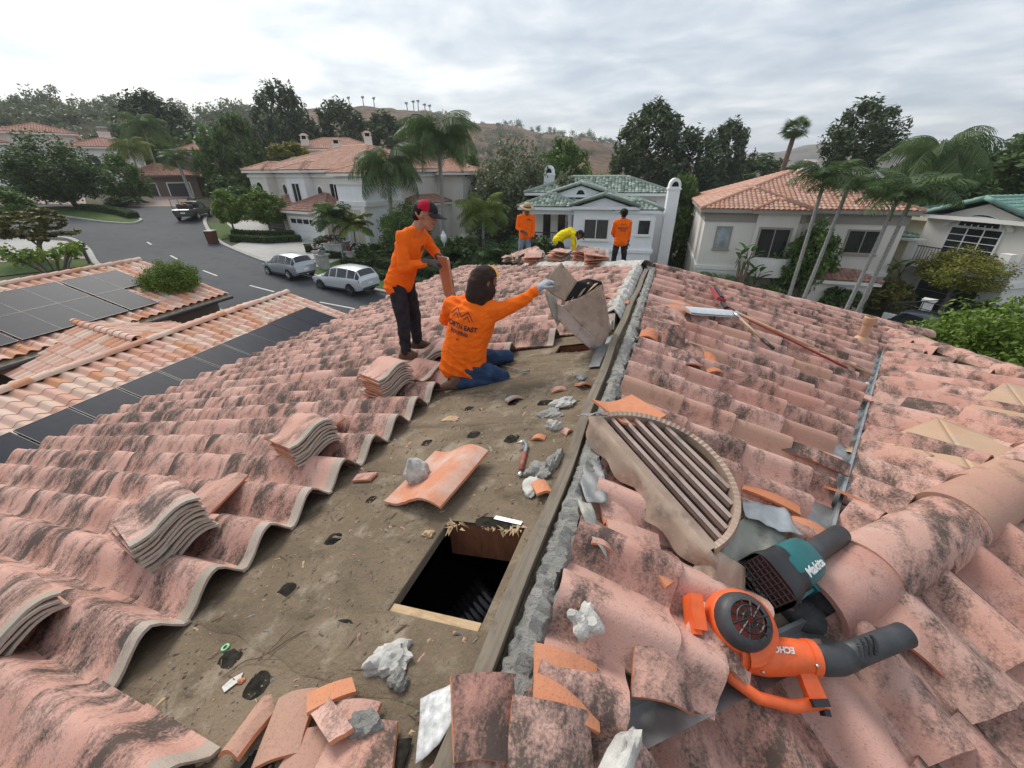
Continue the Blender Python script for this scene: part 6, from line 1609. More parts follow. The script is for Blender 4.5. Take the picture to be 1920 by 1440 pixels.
def planter(label, x, y, w, d, h, rz, seed, red, top=.0):
    t = thing("flower_planter", label, "planter", on_ground(x, y), rz); m = MB(); m.box((0, 0, h / 2 - .1), (w, d, h + .2)); m.box((0, 0, h + .03), (w + .2, d + .2, .10)); m.build("stone_box", plain("grey_cast_stone", (.40, .40, .38), .9, 0, .2, 3, .01), t); flowers(t, (0, 0, h + .15), w * .5, .45, 46, seed, red); return t
planter("square stone planter with white and magenta flowers by the steps", -26.2, 27.5, 1.5, 1.5, 1.1, R_(15), 1, .35)
planter("lower stone planter with white and magenta flowers right of the steps", -24.3, 27.6, 1.5, 1.2, .7, R_(15), 2, .25)
for x, y, lb, s in ((-25.35, 24.6, "stone gate pillar with flower bowl left of the garden path", 3), (-24.2, 23.7, "stone gate pillar with flower bowl right of the garden path", 4)):
    t = thing("gate_pillar", lb, "pillar", on_ground(x, y)); m = MB(); m.box((0, 0, .45), (.6, .6, 1.1)); m.box((0, 0, 1.03), (.8, .8, .10)); m.build("pillar_shaft", plain("grey_cast_stone", (.40, .40, .38)), t); m = MB(); m.lathe([(.16, 1.08), (.34, 1.25), (.40, 1.36)], n=14); m.build("bowl", plain("grey_cast_stone", (.40, .40, .38)), t); flowers(t, (0, 0, 1.35), .40, .25, 18, s, .15)
st_ = thing("garden_steps", "pale stone garden steps between the two flower planters", "steps", on_ground(-25.3, 28.0), R_(15))
for i in range(4): m = MB(); m.box((0, i * .35, .08 + i * .15), (1.2, .4, .17)); m.build("step", M_CONC, st_)
# mailbox by the left kerb
mbx = thing("mailbox", "black mailbox on a post by the left kerb", "mailbox", on_ground(-36.3, 15.4)); m = MB(); m.box((0, 0, .55), (.12, .12, 1.1)); m.build("post", M_GREYPL, mbx); m = MB(); m.box((0, 0, 1.2), (.5, .28, .26)); m.build("box", M_BLACK, mbx)
# white wrought iron gate wing by the right palms
gt_ = thing("garden_gate", "white rendered gate pier with curved iron grille below the yellow green tree", "gate", on_ground(14.6, 30.6), R_(-35)); m = MB(); m.box((.5, 0, .8), (.45, .45, 1.7)); m.box((.5, 0, 1.7), (.6, .6, .12)); m.build("pier", M_TRIM, gt_); m = MB(); m.box((-.5, 0, .25), (1.5, .2, .5)); m.build("low_wall", M_TRIM, gt_)
m = MB()
for i in range(8): m.tube([(-1.2 + i * .18, 0, .5), (-1.2 + i * .18, 0, 1.0 + .5 * math.sin(math.pi * (i + 1) / 10))], .018, 5)
m.build("grille", M_GREYPL, gt_)
# ---------------------------------------------------------------- people
from mathutils import noise as mnoise
PX = Vector((math.cos(CAM_YAW), math.sin(CAM_YAW), 0)); PY = Vector((-math.sin(CAM_YAW), math.cos(CAM_YAW), 0))
_bm = bmesh.new(); bmesh.ops.create_icosphere(_bm, subdivisions=2, radius=1.0); _bm.verts.index_update()
US_V = np.array([tuple(v.co) for v in _bm.verts]); US_F = np.array([[v.index for v in f.verts] for f in _bm.faces]); _bm.free()
def skin(name, chains, mat, parent, voxel=.012, smooth=6, wr=None, flat=None):
    """union of tapered limbs grown into one continuous surface"""
    C_, R2 = [], []
    for ch in chains:
        ch = [(Vector(p), r) for p, r in ch]
        if len(ch) == 1: C_.append(tuple(ch[0][0])); R2.append(ch[0][1]); continue
        for (p, r), (q, s) in zip(ch[:-1], ch[1:]):
            n = max(2, int((q - p).length / (min(r, s) * .4)) + 1)
            for i in range(n + 1): C_.append(tuple(p.lerp(q, i / n))); R2.append(r + (s - r) * i / n)
    C_ = np.array(C_); R2 = np.array(R2); nv = len(US_V)
    V = (C_[:, None, :] + US_V[None] * R2[:, None, None]).reshape(-1, 3); F = (US_F[None] + (np.arange(len(C_)) * nv)[:, None, None]).reshape(-1, 3)
    me = fast_mesh("tmp", V, F, True, [mat]); o = bpy.data.objects.new("tmp", me); COL.objects.link(o)
    m = o.modifiers.new("r", 'REMESH'); m.mode = 'VOXEL'; m.voxel_size = voxel
    m = o.modifiers.new("s", 'SMOOTH'); m.factor = .5; m.iterations = smooth
    dg = bpy.context.evaluated_depsgraph_get(); dg.update(); out = bpy.data.meshes.new_from_object(o.evaluated_get(dg)); bpy.data.objects.remove(o); bpy.data.meshes.remove(me)
    if wr:
        amp, fr = wr
        n = len(out.vertices); co = np.empty(n * 3, np.float32); out.vertices.foreach_get("co", co); co = co.reshape(-1, 3); nr = np.empty(n * 3, np.float32); out.vertex_normals.foreach_get("vector", nr); nr = nr.reshape(-1, 3)
        x, y, z = co[:, 0] * fr[0], co[:, 1] * fr[1], co[:, 2] * fr[2]
        w = np.sin(z * 1.5 + x * .9 + 2.4 * np.sin(x * .8 + y * .5 + .7) + 1.9 * np.sin(y * .9 + z * .6)); w2 = np.sin(z * 2.9 - x * 2.3 + 2.9 * np.sin(x * 1.1 + y * 1.4 + 2)); w3 = .5 + .5 * np.sin(x * .9 + y * .8 + z * .75 + 1.3 * np.sin(z * .5))
        d = (1 - np.abs(w) * 1.7) * w3 + (.6 - np.abs(w2)) * .7 * (1 - w3)
        co = co + nr * (amp * d)[:, None]; out.vertices.foreach_set("co", co.ravel().astype(np.float32))
    out.name = name; out.materials.clear(); out.materials.append(mat); out.polygons.foreach_set("use_smooth", [True] * len(out.polygons)); out.update()
    return link(name, out, parent)
def fabric(name, c, var=.15, rough=.85):
    t = NT(name); p = t.obj(); c1 = t.mix(t.ramp(t.noise(p, 9, 5), .3, .7), rgb(*[x * (1 - var) for x in c]), rgb(*[min(1, x * (1 + var)) for x in c])); t.base(c1, rough, 0, .15); t.bump(t.math('ADD', t.math('MULTIPLY', t.noise(p, 160, 2), .12), t.noise(t.mapping(p, (7, 7, 17), (.3, .2, 0)), 1.0, 3, .5, 1.2)), .022, .75); return t.mat
M_HIVIS = fabric("orange_shirt", (.95, .16, .012), .08); M_YELLOW = fabric("yellow_shirt", (.85, .68, .02), .08); M_JEAN = fabric("blue_jeans", (.030, .055, .115), .4); M_PALEJ = fabric("faded_jeans", (.20, .25, .32), .3); M_DKPANT = fabric("charcoal_trousers", (.030, .028, .033), .5); M_BOOT = fabric("brown_boots", (.13, .075, .05), .3)
M_SKIN1 = fabric("tan_skin", (.46, .24, .16), .08, .55); M_SKIN2 = fabric("brown_skin", (.24, .11, .065), .1, .55); M_GLOVE = fabric("grey_work_glove", (.10, .085, .08), .4); M_GLOVEW = fabric("white_black_glove", (.40, .42, .44), .5); M_HAIR = fabric("black_hair", (.012, .010, .010), .3, .6); M_HOOD = fabric("brown_sun_hood", (.045, .028, .024), .3); M_CAPR = fabric("red_cap", (.42, .010, .03), .15); M_CAPB = fabric("charcoal_cap", (.025, .024, .03), .3); M_STRAW = fabric("straw_hat", (.46, .35, .22), .3); M_CAPY = fabric("yellow_patterned_cap", (.70, .38, .06), .35); M_EYE = plain("eye_dark", (.02, .015, .012), .2)
def hand(c, d, up, side=1, s=1.0, curl=.8):
    """palm and five fingers; c wrist, d forward, up back of the hand"""
    c = Vector(c); d = Vector(d).normalized(); up = Vector(up); up = (up - d * up.dot(d)).normalized(); sd = d.cross(up) * side; ch = []
    palm = c + d * .085 * s
    for k in (-1.1, 0, 1.1): ch.append([(c + sd * .012 * k, .026 * s), (palm + sd * .026 * k * s, .017 * s)])
    for k, l in ((-1.5, .062), (-.5, .075), (.5, .078), (1.5, .070)):
        b = palm + sd * .019 * k * s; m = b + (d * math.cos(curl * .5) - up * math.sin(curl * .5)) * l * .5 * s; e = m + (d * math.cos(curl * 1.5) - up * math.sin(curl * 1.5)) * l * .5 * s
        ch.append([(b, .0105 * s), (m, .0098 * s), (e, .0085 * s)])
    b = c + d * .03 * s + sd * .030 * s; m = b + (d * .6 + sd * .8).normalized() * .038 * s - up * .012 * s; e = m + (d * .9 + sd * .2 - up * .35).normalized() * .034 * s
    ch.append([(b, .014 * s), (m, .0115 * s), (e, .010 * s)]); return ch
def person(label, base, J, shirt, pants, skinm, glove=None, fdir=(1, 0, 0), voxel=.009, boot=M_BOOT, hair=True, hdirs=None, hem=None):
    t = bpy.data.objects.new("person", None); COL.objects.link(t); tag(t, label, "person")
    t.matrix_world = Matrix(((PX.x, PY.x, 0, base[0]), (PX.y, PY.y, 0, base[1]), (0, 0, 1, base[2]), (0, 0, 0, 1)))
    J = {k: (Vector(v) if isinstance(v, tuple) else v) for k, v in J.items()}; f = Vector(fdir).normalized(); up = J.get('hup', Vector((0, 0, 1))); up = (up - f * up.dot(f)).normalized(); sd = f.cross(up)
    H = J['head']
    # head with jaw, nose, ears, brow
    hc = [[(H + up * .02 - f * .015, .095)], [(H + up * .035 + f * .015, .086)], [(H - f * .04 + up * .01, .088)], [(H - up * .055 + f * .035, .064), (H - up * .095 + f * .062, .040)], [(H + f * .088 + up * .012, .013), (H + f * .108 - up * .022, .016)], [(H + f * .085 - up * .062, .020)], [(H + f * .075 + up * .03, .022)], [(J['neck'], .062), (H - up * .05 - f * .02, .058)]]
    for s in (1, -1): hc += [[(H + sd * .086 * s - f * .012 + up * .02, .020), (H + sd * .088 * s - f * .014 - up * .02, .015)], [(H + sd * .035 * s + f * .072 - up * .015, .026)]]
    chest = J['chest']; waist = J['waist']; pel = J['pelvis']; body = hc
    W = (J['shR'] - J['shL']).length / 2
    # under-body, all one surface with the head
    body = body + [[(J['neck'], .062), (chest, .10), (waist, .10), (pel, .12)]]
    for s in 'RL':
        body += [[(J['neck'] - Vector((0, 0, .04)), .06), (J['sh' + s], .055), (J['elb' + s], .040), (J['wri' + s], .028)], [(pel, .10), (J['hip' + s], .085), (J['knee' + s], .055), (J['ank' + s], .038)]]
        if glove is None:
            d = J['hand' + s] - J['wri' + s]; body += hand(J['wri' + s], d, (0, 0, 1), 1 if s == 'R' else -1)
    skin("body", body, skinm, t, voxel, 3)
    tc_ = J.get('tw', .155)
    sh = [[(J['neck'] - (J['neck'] - chest) * .25, .085), (chest, tc_), (waist, tc_ * .93), (hem if hem is not None else pel, tc_ * 1.0)], [(J['shR'], .074), (chest + (J['shR'] - chest) * .3, .115)], [(J['shL'], .074), (chest + (J['shL'] - chest) * .3, .12)], [(J['shR'], .070), (J['neck'] - (J['neck'] - chest) * .15, .068), (J['shL'], .070)]]
    mid = (J['shR'] + J['shL']) / 2
    for s in 'RL':
        o = (J['sh' + s] - mid) * .35
        hm = (hem if hem is not None else pel + (pel - waist).normalized() * .05); sh.append([(chest + o, tc_ * .80), (waist + o * .9, tc_ * .76), (hm + o * 1.05, tc_ * .86)])
        sh.append([(J['sh' + s], .072), (J['sh' + s].lerp(J['elb' + s], .5), .064), (J['elb' + s], .055), (J['elb' + s].lerp(J['wri' + s], .85), .043)])
    so = skin("shirt", sh, shirt, t, voxel * 1.15, 5, (.0085, (11, 11, 15)))
    pn = [[(J['hipR'], .088), (pel - (waist - pel).normalized() * .05, .10), (J['hipL'], .088)]]
    for s in 'RL': pn.append([(J['hip' + s], .090), (J['hip' + s].lerp(J['knee' + s], .5), .092), (J['knee' + s], .074), (J['knee' + s].lerp(J['ank' + s], .4), .070), (J['ank' + s] + (J['knee' + s] - J['ank' + s]).normalized() * .02, .060)])
    skin("trousers", pn, pants, t, voxel * 1.2, 5, (.0065, (11, 11, 12)))
    for s in 'RL':
        a, e = J['ank' + s], J['toe' + s]; k = (e - a); heel = a - Vector((k.x, k.y, 0)).normalized() * .05 + Vector((0, 0, e.z - a.z))
        skin("boot", [[(a + Vector((0, 0, .03)), .056), (a * .55 + heel * .45, .055), (heel + Vector((0, 0, .015)), .046)], [(heel + Vector((0, 0, .015)), .046), (heel.lerp(e, .6) + Vector((0, 0, .012)), .046), (e, .038)], [(a, .05), (a.lerp(e, .55), .046), (e, .036)]], boot, t, .011, 3)
        if glove is not None:
            d = J['hand' + s] - J['wri' + s]; hu = (J.get('hup' + s) or Vector((0, 0, 1))); skin("glove", [[(J['wri' + s] - d.normalized() * .05, .042), (J['wri' + s], .036)]] + hand(J['wri' + s], d, hu, 1 if s == 'R' else -1, 1.12, J.get('curl', .9)), glove, t, .006, 2)
    for s in (1, -1):
        m = MB(); m.sphere(H + sd * .033 * s + f * .086 + up * .012, .011, 8); m.build("eye", M_EYE, t, smooth=True)
        m = MB(); m.tube([H + sd * .018 * s + f * .096 + up * .034, H + sd * .050 * s + f * .086 + up * .036], .006, 5); m.build("eyebrow", M_HAIR, t)
    m = MB(); m.tube([H - sd * .024 + f * .094 - up * .058, H + f * .104 - up * .056, H + sd * .024 + f * .094 - up * .058], .005, 5); m.build("mouth", plain("lip", (.26, .09, .07), .6), t)
    if hair: skin("hair", [[(H - f * .045 + up * .035, .088), (H - f * .06 - up * .025, .072)], [(H + sd * .05 - f * .03 + up * .02, .052)], [(H - sd * .05 - f * .03 + up * .02, .052)]], M_HAIR, t, .010, 2)
    return t, J, H, f, up, sd, so
def cap(t, H, f, up, sd, front, back, brim=True, rz=0):
    for nm, mt, a0_, a1_ in (("cap_front", front, -1.05, 1.05), ("cap_back", back, 1.05, 5.233)):
        mb = MB(); P = []
        for i in range(9):
            th = (math.pi / 2) * i / 8 * .98; row = []
            for j in range(15):
                a = a0_ + (a1_ - a0_) * j / 14; d = f * math.cos(a) + sd * math.sin(a); row.append(H + up * (.045 + .088 * math.sin(th)) + d * .108 * math.cos(th) * (1 + .05 * math.cos(a)) - f * .006)
            P.append(row)
        mb.grid(P); mb.build(nm, mt, t, smooth=True)
    if brim:
        mb = MB(); P = []
        for i in range(5):
            r = .105 + .075 * i / 4; P.append([H + up * (.048 - .014 * (i / 4) ** 1.5 - .018 * abs(math.sin(a)) ** 2) + (f * math.cos(a) * (1 + .18 * i / 4) + sd * math.sin(a) * (1 - .04 * i)) * r for a in np.linspace(-1.15, 1.15, 13)])
        mb.grid(P); mb.grid([[p - up * .004 for p in r] for r in P], flip=True); mb.build("cap_brim", front, t, smooth=True)
def stamp(t, so, lines, c, uvec, vvec, ddir, mat, emblem=True):
    """flat print projected onto the shirt"""
    bm = bmesh.new(); bm.from_mesh(so.data); tr = BVHTree.FromBMesh(bm); bm.free(); c = Vector(c); u = Vector(uvec).normalized(); v = Vector(vvec).normalized(); d = Vector(ddir).normalized()
    mb = MB()
    for (txt, size, dv, sx) in lines:
        cu = bpy.data.curves.new("t", 'FONT'); cu.body = txt; cu.size = size; cu.align_x = 'CENTER'; cu.align_y = 'CENTER'; cu.offset = size * .03; cu.resolution_u = 2; o = bpy.data.objects.new("t", cu); COL.objects.link(o)
        me = bpy.data.meshes.new_from_object(o.evaluated_get(bpy.context.evaluated_depsgraph_get())); bpy.data.objects.remove(o); bpy.data.curves.remove(cu)
        b2 = bmesh.new(); b2.from_mesh(me); bmesh.ops.triangulate(b2, faces=b2.faces[:]); bmesh.ops.subdivide_edges(b2, edges=[e for e in b2.edges if e.calc_length() > .02], cuts=2); b2.to_mesh(me); b2.free()
        vs = []
        for w in me.vertices:
            p = c + u * w.co.x * sx + v * (w.co.y + dv); h = tr.ray_cast(p - d * .5, d); vs.append((h[0] - d * .004) if h[0] else p)
        mb.add(vs, [tuple(p.vertices) for p in me.polygons]); bpy.data.meshes.remove(me)
    if emblem:
        for (pts) in emblem:
            vs = []
            n = 6; dens = []
            for a, b in zip(pts, pts[1:]):
                for i in range(n): dens.append((a[0] + (b[0] - a[0]) * i / n, a[1] + (b[1] - a[1]) * i / n))
            dens.append(pts[-1]); L = []
            for (x, y) in dens:
                row = []
                for o_ in (-.004, .004):
                    p = c + u * x + v * (y + o_ * 1.2); h = tr.ray_cast(p - d * .5, d); row.append((h[0] - d * .004) if h[0] else p)
                L.append(row)
            mb.grid(L)
    return tag(mb.build("shirt_print", mat, t, fix=False), kind="stuff")

ROOFLOGO = lambda k, y0: [[(-.9 * k, y0), (-.45 * k, y0 + .55 * k), (0, y0 + .1 * k), (.45 * k, y0 + .55 * k), (.9 * k, y0)], [(-.7 * k, y0 - .1 * k), (-.45 * k, y0 + .25 * k), (-.2 * k, y0 - .05 * k)], [(.2 * k, y0 - .05 * k), (.45 * k, y0 + .25 * k), (.7 * k, y0 - .1 * k)]]
# 1 - standing, bent over the tile in his hands, profile to the right
J1 = dict(head=(.335, -.0, 1.53), neck=(.235, 0, 1.40), chest=(.145, 0, 1.24), waist=(.05, 0, 1.02), pelvis=(.0, 0, .90), shR=(.125, -.17, 1.345), elbR=(.115, -.24, 1.075), wriR=(.345, -.14, 1.105), handR=(.45, -.08, 1.09), shL=(.235, .17, 1.33), elbL=(.345, .22, 1.15), wriL=(.43, .10, 1.075), handL=(.50, .06, .99), hipR=(-.015, -.095, .86), kneeR=(.0, -.105, .49), ankR=(-.015, -.11, .115), hipL=(.03, .095, .86), kneeL=(.075, .10, .49), ankL=(.07, .11, .15), toeR=(.17, -.13, .065), toeL=(.25, .10, .10), hup=(.35, 0, 1), tw=.145, curl=1.5, hupR=(0, -.3, 1), hupL=(.6, 0, .8))
t, J, H, f, up, sd, so = person("man in red and black cap and orange shirt standing with a tile in hand", (-2.27, 3.48, -.50), J1, M_HIVIS, M_DKPANT, M_SKIN1, M_GLOVE, (.90, -.10, -.32), .009)
cap(t, H, f, up, sd, M_CAPB, M_CAPR)
stamp(t, so, [("ROOFING", .022, -.012, 1)], (.25, -.0, 1.22), (.55, .8, .1), (.1, 0, 1), (-.75, .62, -.05), M_DARKPRINT, ROOFLOGO(.045, .005))
m = MB(); m.tube([(.395, -.085, 1.585), (.397, -.086, 1.560), (.405, -.082, 1.555)], .004, 4); m.build("cap_logo", M_PRINT, t)
# 2 - kneeling with his back to the camera, right arm stretched to the metal vent
J2 = dict(head=(.165, .06, .895), neck=(.095, .03, .775), chest=(.065, .02, .62), waist=(-.015, .0, .38), pelvis=(-.045, .02, .20), shR=(.285, -.03, .685), elbR=(.475, .0, .755), wriR=(.61, .05, .845), handR=(.68, .07, .89), shL=(-.125, .10, .70), elbL=(-.215, .24, .52), wriL=(-.10, .36, .42), handL=(-.02, .40, .38), hipR=(.03, -.06, .175), kneeR=(.30, -.06, .085), ankR=(-.10, -.10, .05), hipL=(-.01, .13, .17), kneeL=(.34, .34, .10), ankL=(-.05, .28, .08), toeR=(-.215, -.12, .02), toeL=(-.16, .30, .06), hup=(.0, .1, 1), tw=.168, curl=1.3)
t, J, H, f, up, sd, so = person("man in orange shirt and blue jeans kneeling with one arm stretched to a metal vent", (-1.19, 2.845, -.30), J2, M_HIVIS, M_JEAN, M_SKIN2, M_GLOVEW, (.85, .50, -.12), .009, hair=False)
skin("sun_hood", [[(H + up * .028 - f * .02, .106)], [(H - f * .045 - up * .01, .100), (H - f * .075 - up * .10, .088), (H - f * .06 - up * .17, .070)], [(H + sd * .03 - up * .06, .088), (H + sd * .02 - up * .14 - f * .03, .078)], [(H - sd * .03 - up * .06, .088)]], M_HOOD, t, .010, 5, (.004, (16, 16, 10)))
cap(t, H + up * .008 + f * .016, f, up, sd, M_CAPY, M_HOOD, False)
stamp(t, so, [("NORTH EAST", .060, -.02, .82), ("ROOFING", .045, -.075, .8), ("#1", .022, -.13, 1)], (-.03, -.1, .60), (1, -.12, -.22), (.2, 0, 1), (.15, 1, -.05), M_DARKPRINT, ROOFLOGO(.115, .05))
# 3 - man in straw hat standing beyond the hip, facing the camera
J3 = dict(head=(.03, -.05, 1.57), neck=(.02, 0, 1.46), chest=(.0, 0, 1.29), waist=(.0, .0, 1.05), pelvis=(.0, 0, .93), shR=(-.175, 0, 1.38), elbR=(-.235, -.04, 1.10), wriR=(-.07, -.20, 1.02), handR=(.02, -.24, .99), shL=(.20, 0, 1.37), elbL=(.235, .02, 1.08), wriL=(.21, -.06, .83), handL=(.20, -.10, .74), hipR=(-.09, 0, .90), kneeR=(-.14, -.02, .50), ankR=(-.17, .0, .10), hipL=(.09, 0, .90), kneeL=(.09, -.03, .50), ankL=(.07, .02, .10), toeR=(-.20, -.16, .04), toeL=(.09, -.15, .04), hup=(.1, -.2, 1), tw=.145)
t, J, H, f, up, sd, so = person("man in straw hat and faded jeans standing behind the tile pile", (-3.70, 11.5, -1.14), J3, M_HIVIS, M_PALEJ, M_SKIN2, M_GLOVE, (.35, -.85, -.30), .012)
m = MB(); rot = rot_to(f, up); m.lathe([(.215, .035), (.22, .045), (.16, .058), (.108, .062), (.104, .12), (.085, .155), (.03, .165)], H + up * .03, 20, rot=rot); m.build("straw_hat", M_STRAW, t, smooth=True)
m = MB(); m.lathe([(.112, .066), (.111, .092)], H + up * .03, 20, rot=rot); m.build("hat_band", M_BOOT, t, smooth=True)
stamp(t, so, [("ROOFING", .028, -.01, 1)], (.09, 0, 1.32), (1, .1, 0), (0, 0, 1), (0, 1, 0), M_DARKPRINT, ROOFLOGO(.05, .01))
# 4 - man in yellow bent right over
J4 = dict(head=(.42, -.02, .92), neck=(.28, 0, .97), chest=(.13, 0, .99), waist=(-.07, .0, .92), pelvis=(-.20, 0, .80), shR=(.20, -.16, .96), elbR=(.21, -.20, .70), wriR=(.24, -.16, .46), handR=(.26, -.14, .38), shL=(.24, .16, .94), elbL=(.32, .2, .70), wriL=(.36, .12, .48), handL=(.37, .1, .40), hipR=(-.21, -.09, .78), kneeR=(-.10, -.12, .42), ankR=(-.20, -.1, .10), hipL=(-.18, .09, .78), kneeL=(.0, .12, .42), ankL=(-.10, .1, .10), toeR=(-.04, -.12, .04), toeL=(.06, .1, .04), hup=(.75, 0, .6), tw=.15)
t, J, H, f, up, sd, so = person("man in yellow shirt and dark cap bending down over the tile pile", (-2.62, 11.9, -1.16), J4, M_YELLOW, M_DKPANT, M_SKIN2, None, (.55, -.1, -.80), .012)
cap(t, H, f, up, sd, M_CAPB, M_CAPB)
stamp(t, so, [("NORTH EAST", .05, -.02, .8), ("ROOFING", .04, -.07, .8)], (.03, 0, 1.2), (1, 0, 0), (0, .5, .8), (0, .45, -1), M_DARKPRINT, ROOFLOGO(.09, .04))
# 5 - man in orange seen from behind
J5 = dict(head=(.01, .02, 1.60), neck=(.0, .0, 1.47), chest=(.0, .0, 1.28), waist=(.0, .0, 1.03), pelvis=(.0, 0, .93), shR=(.185, .0, 1.38), elbR=(.225, .05, 1.09), wriR=(.20, .02, .86), handR=(.19, .04, .77), shL=(-.185, .0, 1.38), elbL=(-.215, .12, 1.10), wriL=(-.10, .25, 1.0), handL=(-.04, .30, .98), hipR=(.09, 0, .90), kneeR=(.15, .02, .50), ankR=(.16, .0, .10), hipL=(-.09, 0, .90), kneeL=(-.12, .04, .50), ankL=(-.14, .0, .10), toeR=(.19, .15, .04), toeL=(-.16, .15, .04), hup=(0, 0, 1), tw=.15)
t, J, H, f, up, sd, so = person("man in orange shirt and black trousers seen from behind at the far hip", (-1.02, 11.75, -1.22), J5, M_HIVIS, M_DKPANT, M_SKIN2, M_GLOVE, (.05, .95, -.15), .012)
cap(t, H, f, up, sd, M_CAPB, M_CAPB)
stamp(t, so, [("NORTH EAST", .062, -.02, .72), ("ROOFING", .045, -.08, .75)], (0, -.1, 1.27), (1, 0, 0), (0, 0, 1), (0, 1, 0), M_DARKPRINT, ROOFLOGO(.10, .05))
# a distant person by the gardener's pickup
J6 = dict(J3); J6.update(elbR=(-.24, 0, 1.08), wriR=(-.26, -.04, .84), handR=(-.26, -.06, .75))
person("far person in grey clothes walking beside the gardener's pickup", (-54.2, 37.9, gz(-54.2, 37.9)), J6, fabric("grey_shirt", (.16, .18, .21)), M_JEAN, M_SKIN2, None, (.8, -.6, 0), .022)
# ---------------------------------------------------------------- haze over the far hills
hz = MB(); hz.box((0, 0, 40), (4700, 4700, 150)); hzo = hz.build("haze", None)
hzo.data.materials.clear()
t = NT("haze_air"); t.n.remove(t.p); pv = t.new("ShaderNodeVolumePrincipled"); pv.inputs["Density"].default_value = .00036; pv.inputs["Color"].default_value = (.93, .95, .98, 1); pv.inputs["Anisotropy"].default_value = .2
t.con(pv.outputs[0], t.out.inputs["Volume"]); hzo.data.materials.append(t.mat); tag(hzo, kind="stuff")
# ---------------------------------------------------------------- loose things on the roof
ORD = ["topmost", "second from the top", "third from the top", "fourth from the top", "fifth from the top", "sixth from the top", "seventh from the top", "eighth from the top", "ninth from the top", "tenth from the top"]
def loose_tile(mats, w=.32, L=.43, h=.064, thk=.014, seed=0, n=13):
    """a single S tile: shallow pan on one side rolling up into the barrel on the other"""
    rs = np.random.RandomState(seed); mb = MB(); top = []; bot = []
    def zz(u): return h * (.06 * (1 - min(1, u / .2)) ** 2 + (.5 - .5 * math.cos(math.pi * min(1, max(0, (u - .12) / .66)))) - .42 * max(0, (u - .80) / .2) ** 1.6)
    for x in (0, .06, L * .5, L):
        j = rs.randn(n) * .0012; top.append([(x, w / 2 - w * i / (n - 1), zz(i / (n - 1)) + thk + j[i]) for i in range(n)]); bot.append([(x, w / 2 - w * i / (n - 1), zz(i / (n - 1)) + j[i]) for i in range(n)])
    for a in range(3): mb.grid(top[a:a + 2], 1 if a == 0 else 0); mb.grid(bot[a:a + 2], 2, True)
    for e in (0, 3): mb.grid([top[e], bot[e]], 1 if e == 0 else 2)
    for c in (0, n - 1): mb.grid([[r[c] for r in top], [r[c] for r in bot]], 2)
    me = mb.mesh("clay_tile", mats, True); bm = bmesh.new(); bm.from_mesh(me); bmesh.ops.remove_doubles(bm, verts=bm.verts, dist=.0004); bmesh.ops.recalc_face_normals(bm, faces=bm.faces); bm.to_mesh(me); bm.free(); autosmooth(me, 45); return me
TM_S = [loose_tile([M_TILE, M_HEAD, M_TILEB], seed=60 + i) for i in range(2)]
def stack(which, x, y, n, turn, base=.10, gap=.023, slope=S1, first=None):
    for i in range(n):
        j = random.Random(i + int(x * 99)); m = slope.M(x + j.uniform(-.012, .012), y + j.uniform(-.012, .012), base + gap * i, turn + j.uniform(-.05, .05), j.uniform(-.02, .02) - .03, j.uniform(-.03, .03))
        o = link("clay_tile", TM_S[i % 2], None, m); tag(o, "curved clay tile, %s in %s" % (ORD[n - 1 - i], which), "roof tile", "tiles in " + which)
stack("the stack nearest the camera", -1.72, .70, 9, R_(-12))
stack("the middle left stack", -1.64, 1.55, 8, R_(-18))
stack("the stack beside the kneeling worker", -1.66, 2.50, 9, R_(-24))
stack("the stack at the left edge", -1.98, .16, 4, R_(-6))
stack("the low stack between two workers", -1.70, 3.12, 3, R_(-60), .12)
for (x, y, tn, rl, lb) in [(-2.02, .80, R_(-75), .1, "clay tile sticking out under the stack nearest the camera"), (-2.08, 1.62, R_(-105), .15, "clay tile sticking out under the middle stack"), (-2.02, 2.52, R_(-100), .2, "orange clay tile sticking out under the stack left of the kneeling worker"), (-1.78, 3.30, R_(-120), .3, "curved clay tile lying at the standing worker's boots"), (-1.52, 2.86, R_(-20), 0, "grey clay tile lying in front of the kneeling worker's boot")]:
    tag(link("clay_tile", TM_S[0], None, S1.M(x, y, .10, tn, -.08, rl)), lb, "roof tile", "single loose roof tiles")
# pile of tiles along the far hip
pr = random.Random(8); PILE = "loose clay tile heaped in the long pile along the far hip"
for (s, n, tn, o) in [(1.15, 5, 200, .0), (1.75, 6, 170, .1), (2.2, 5, 20, .0), (2.75, 7, 150, .1), (3.3, 4, 60, -.1), (3.7, 6, 185, .0), (4.2, 7, 120, .1), (4.6, 4, 30, -.15), (5.0, 7, 100, .05), (5.4, 6, 110, .1), (5.9, 5, 95, .0), (4.4, 3, 80, .3), (3.1, 3, 10, .3), (2.4, 3, 100, .3)]:
    b = a0 + hd_ * s + hs * (o + .15)
    for i in range(n):
        m = Matrix.Translation(b + Vector((pr.uniform(-.05, .05), pr.uniform(-.05, .05), .12 + .034 * i))) @ Matrix.Rotation(R_(tn) + pr.uniform(-.15, .15), 4, 'Z') @ Matrix.Rotation(pr.uniform(-.25, .1), 4, 'Y') @ Matrix.Rotation(pr.uniform(-.2, .2), 4, 'X')
        tag(link("clay_tile", TM_S[i % 2], None, m), PILE, "roof tile", "tile pile along the far hip")

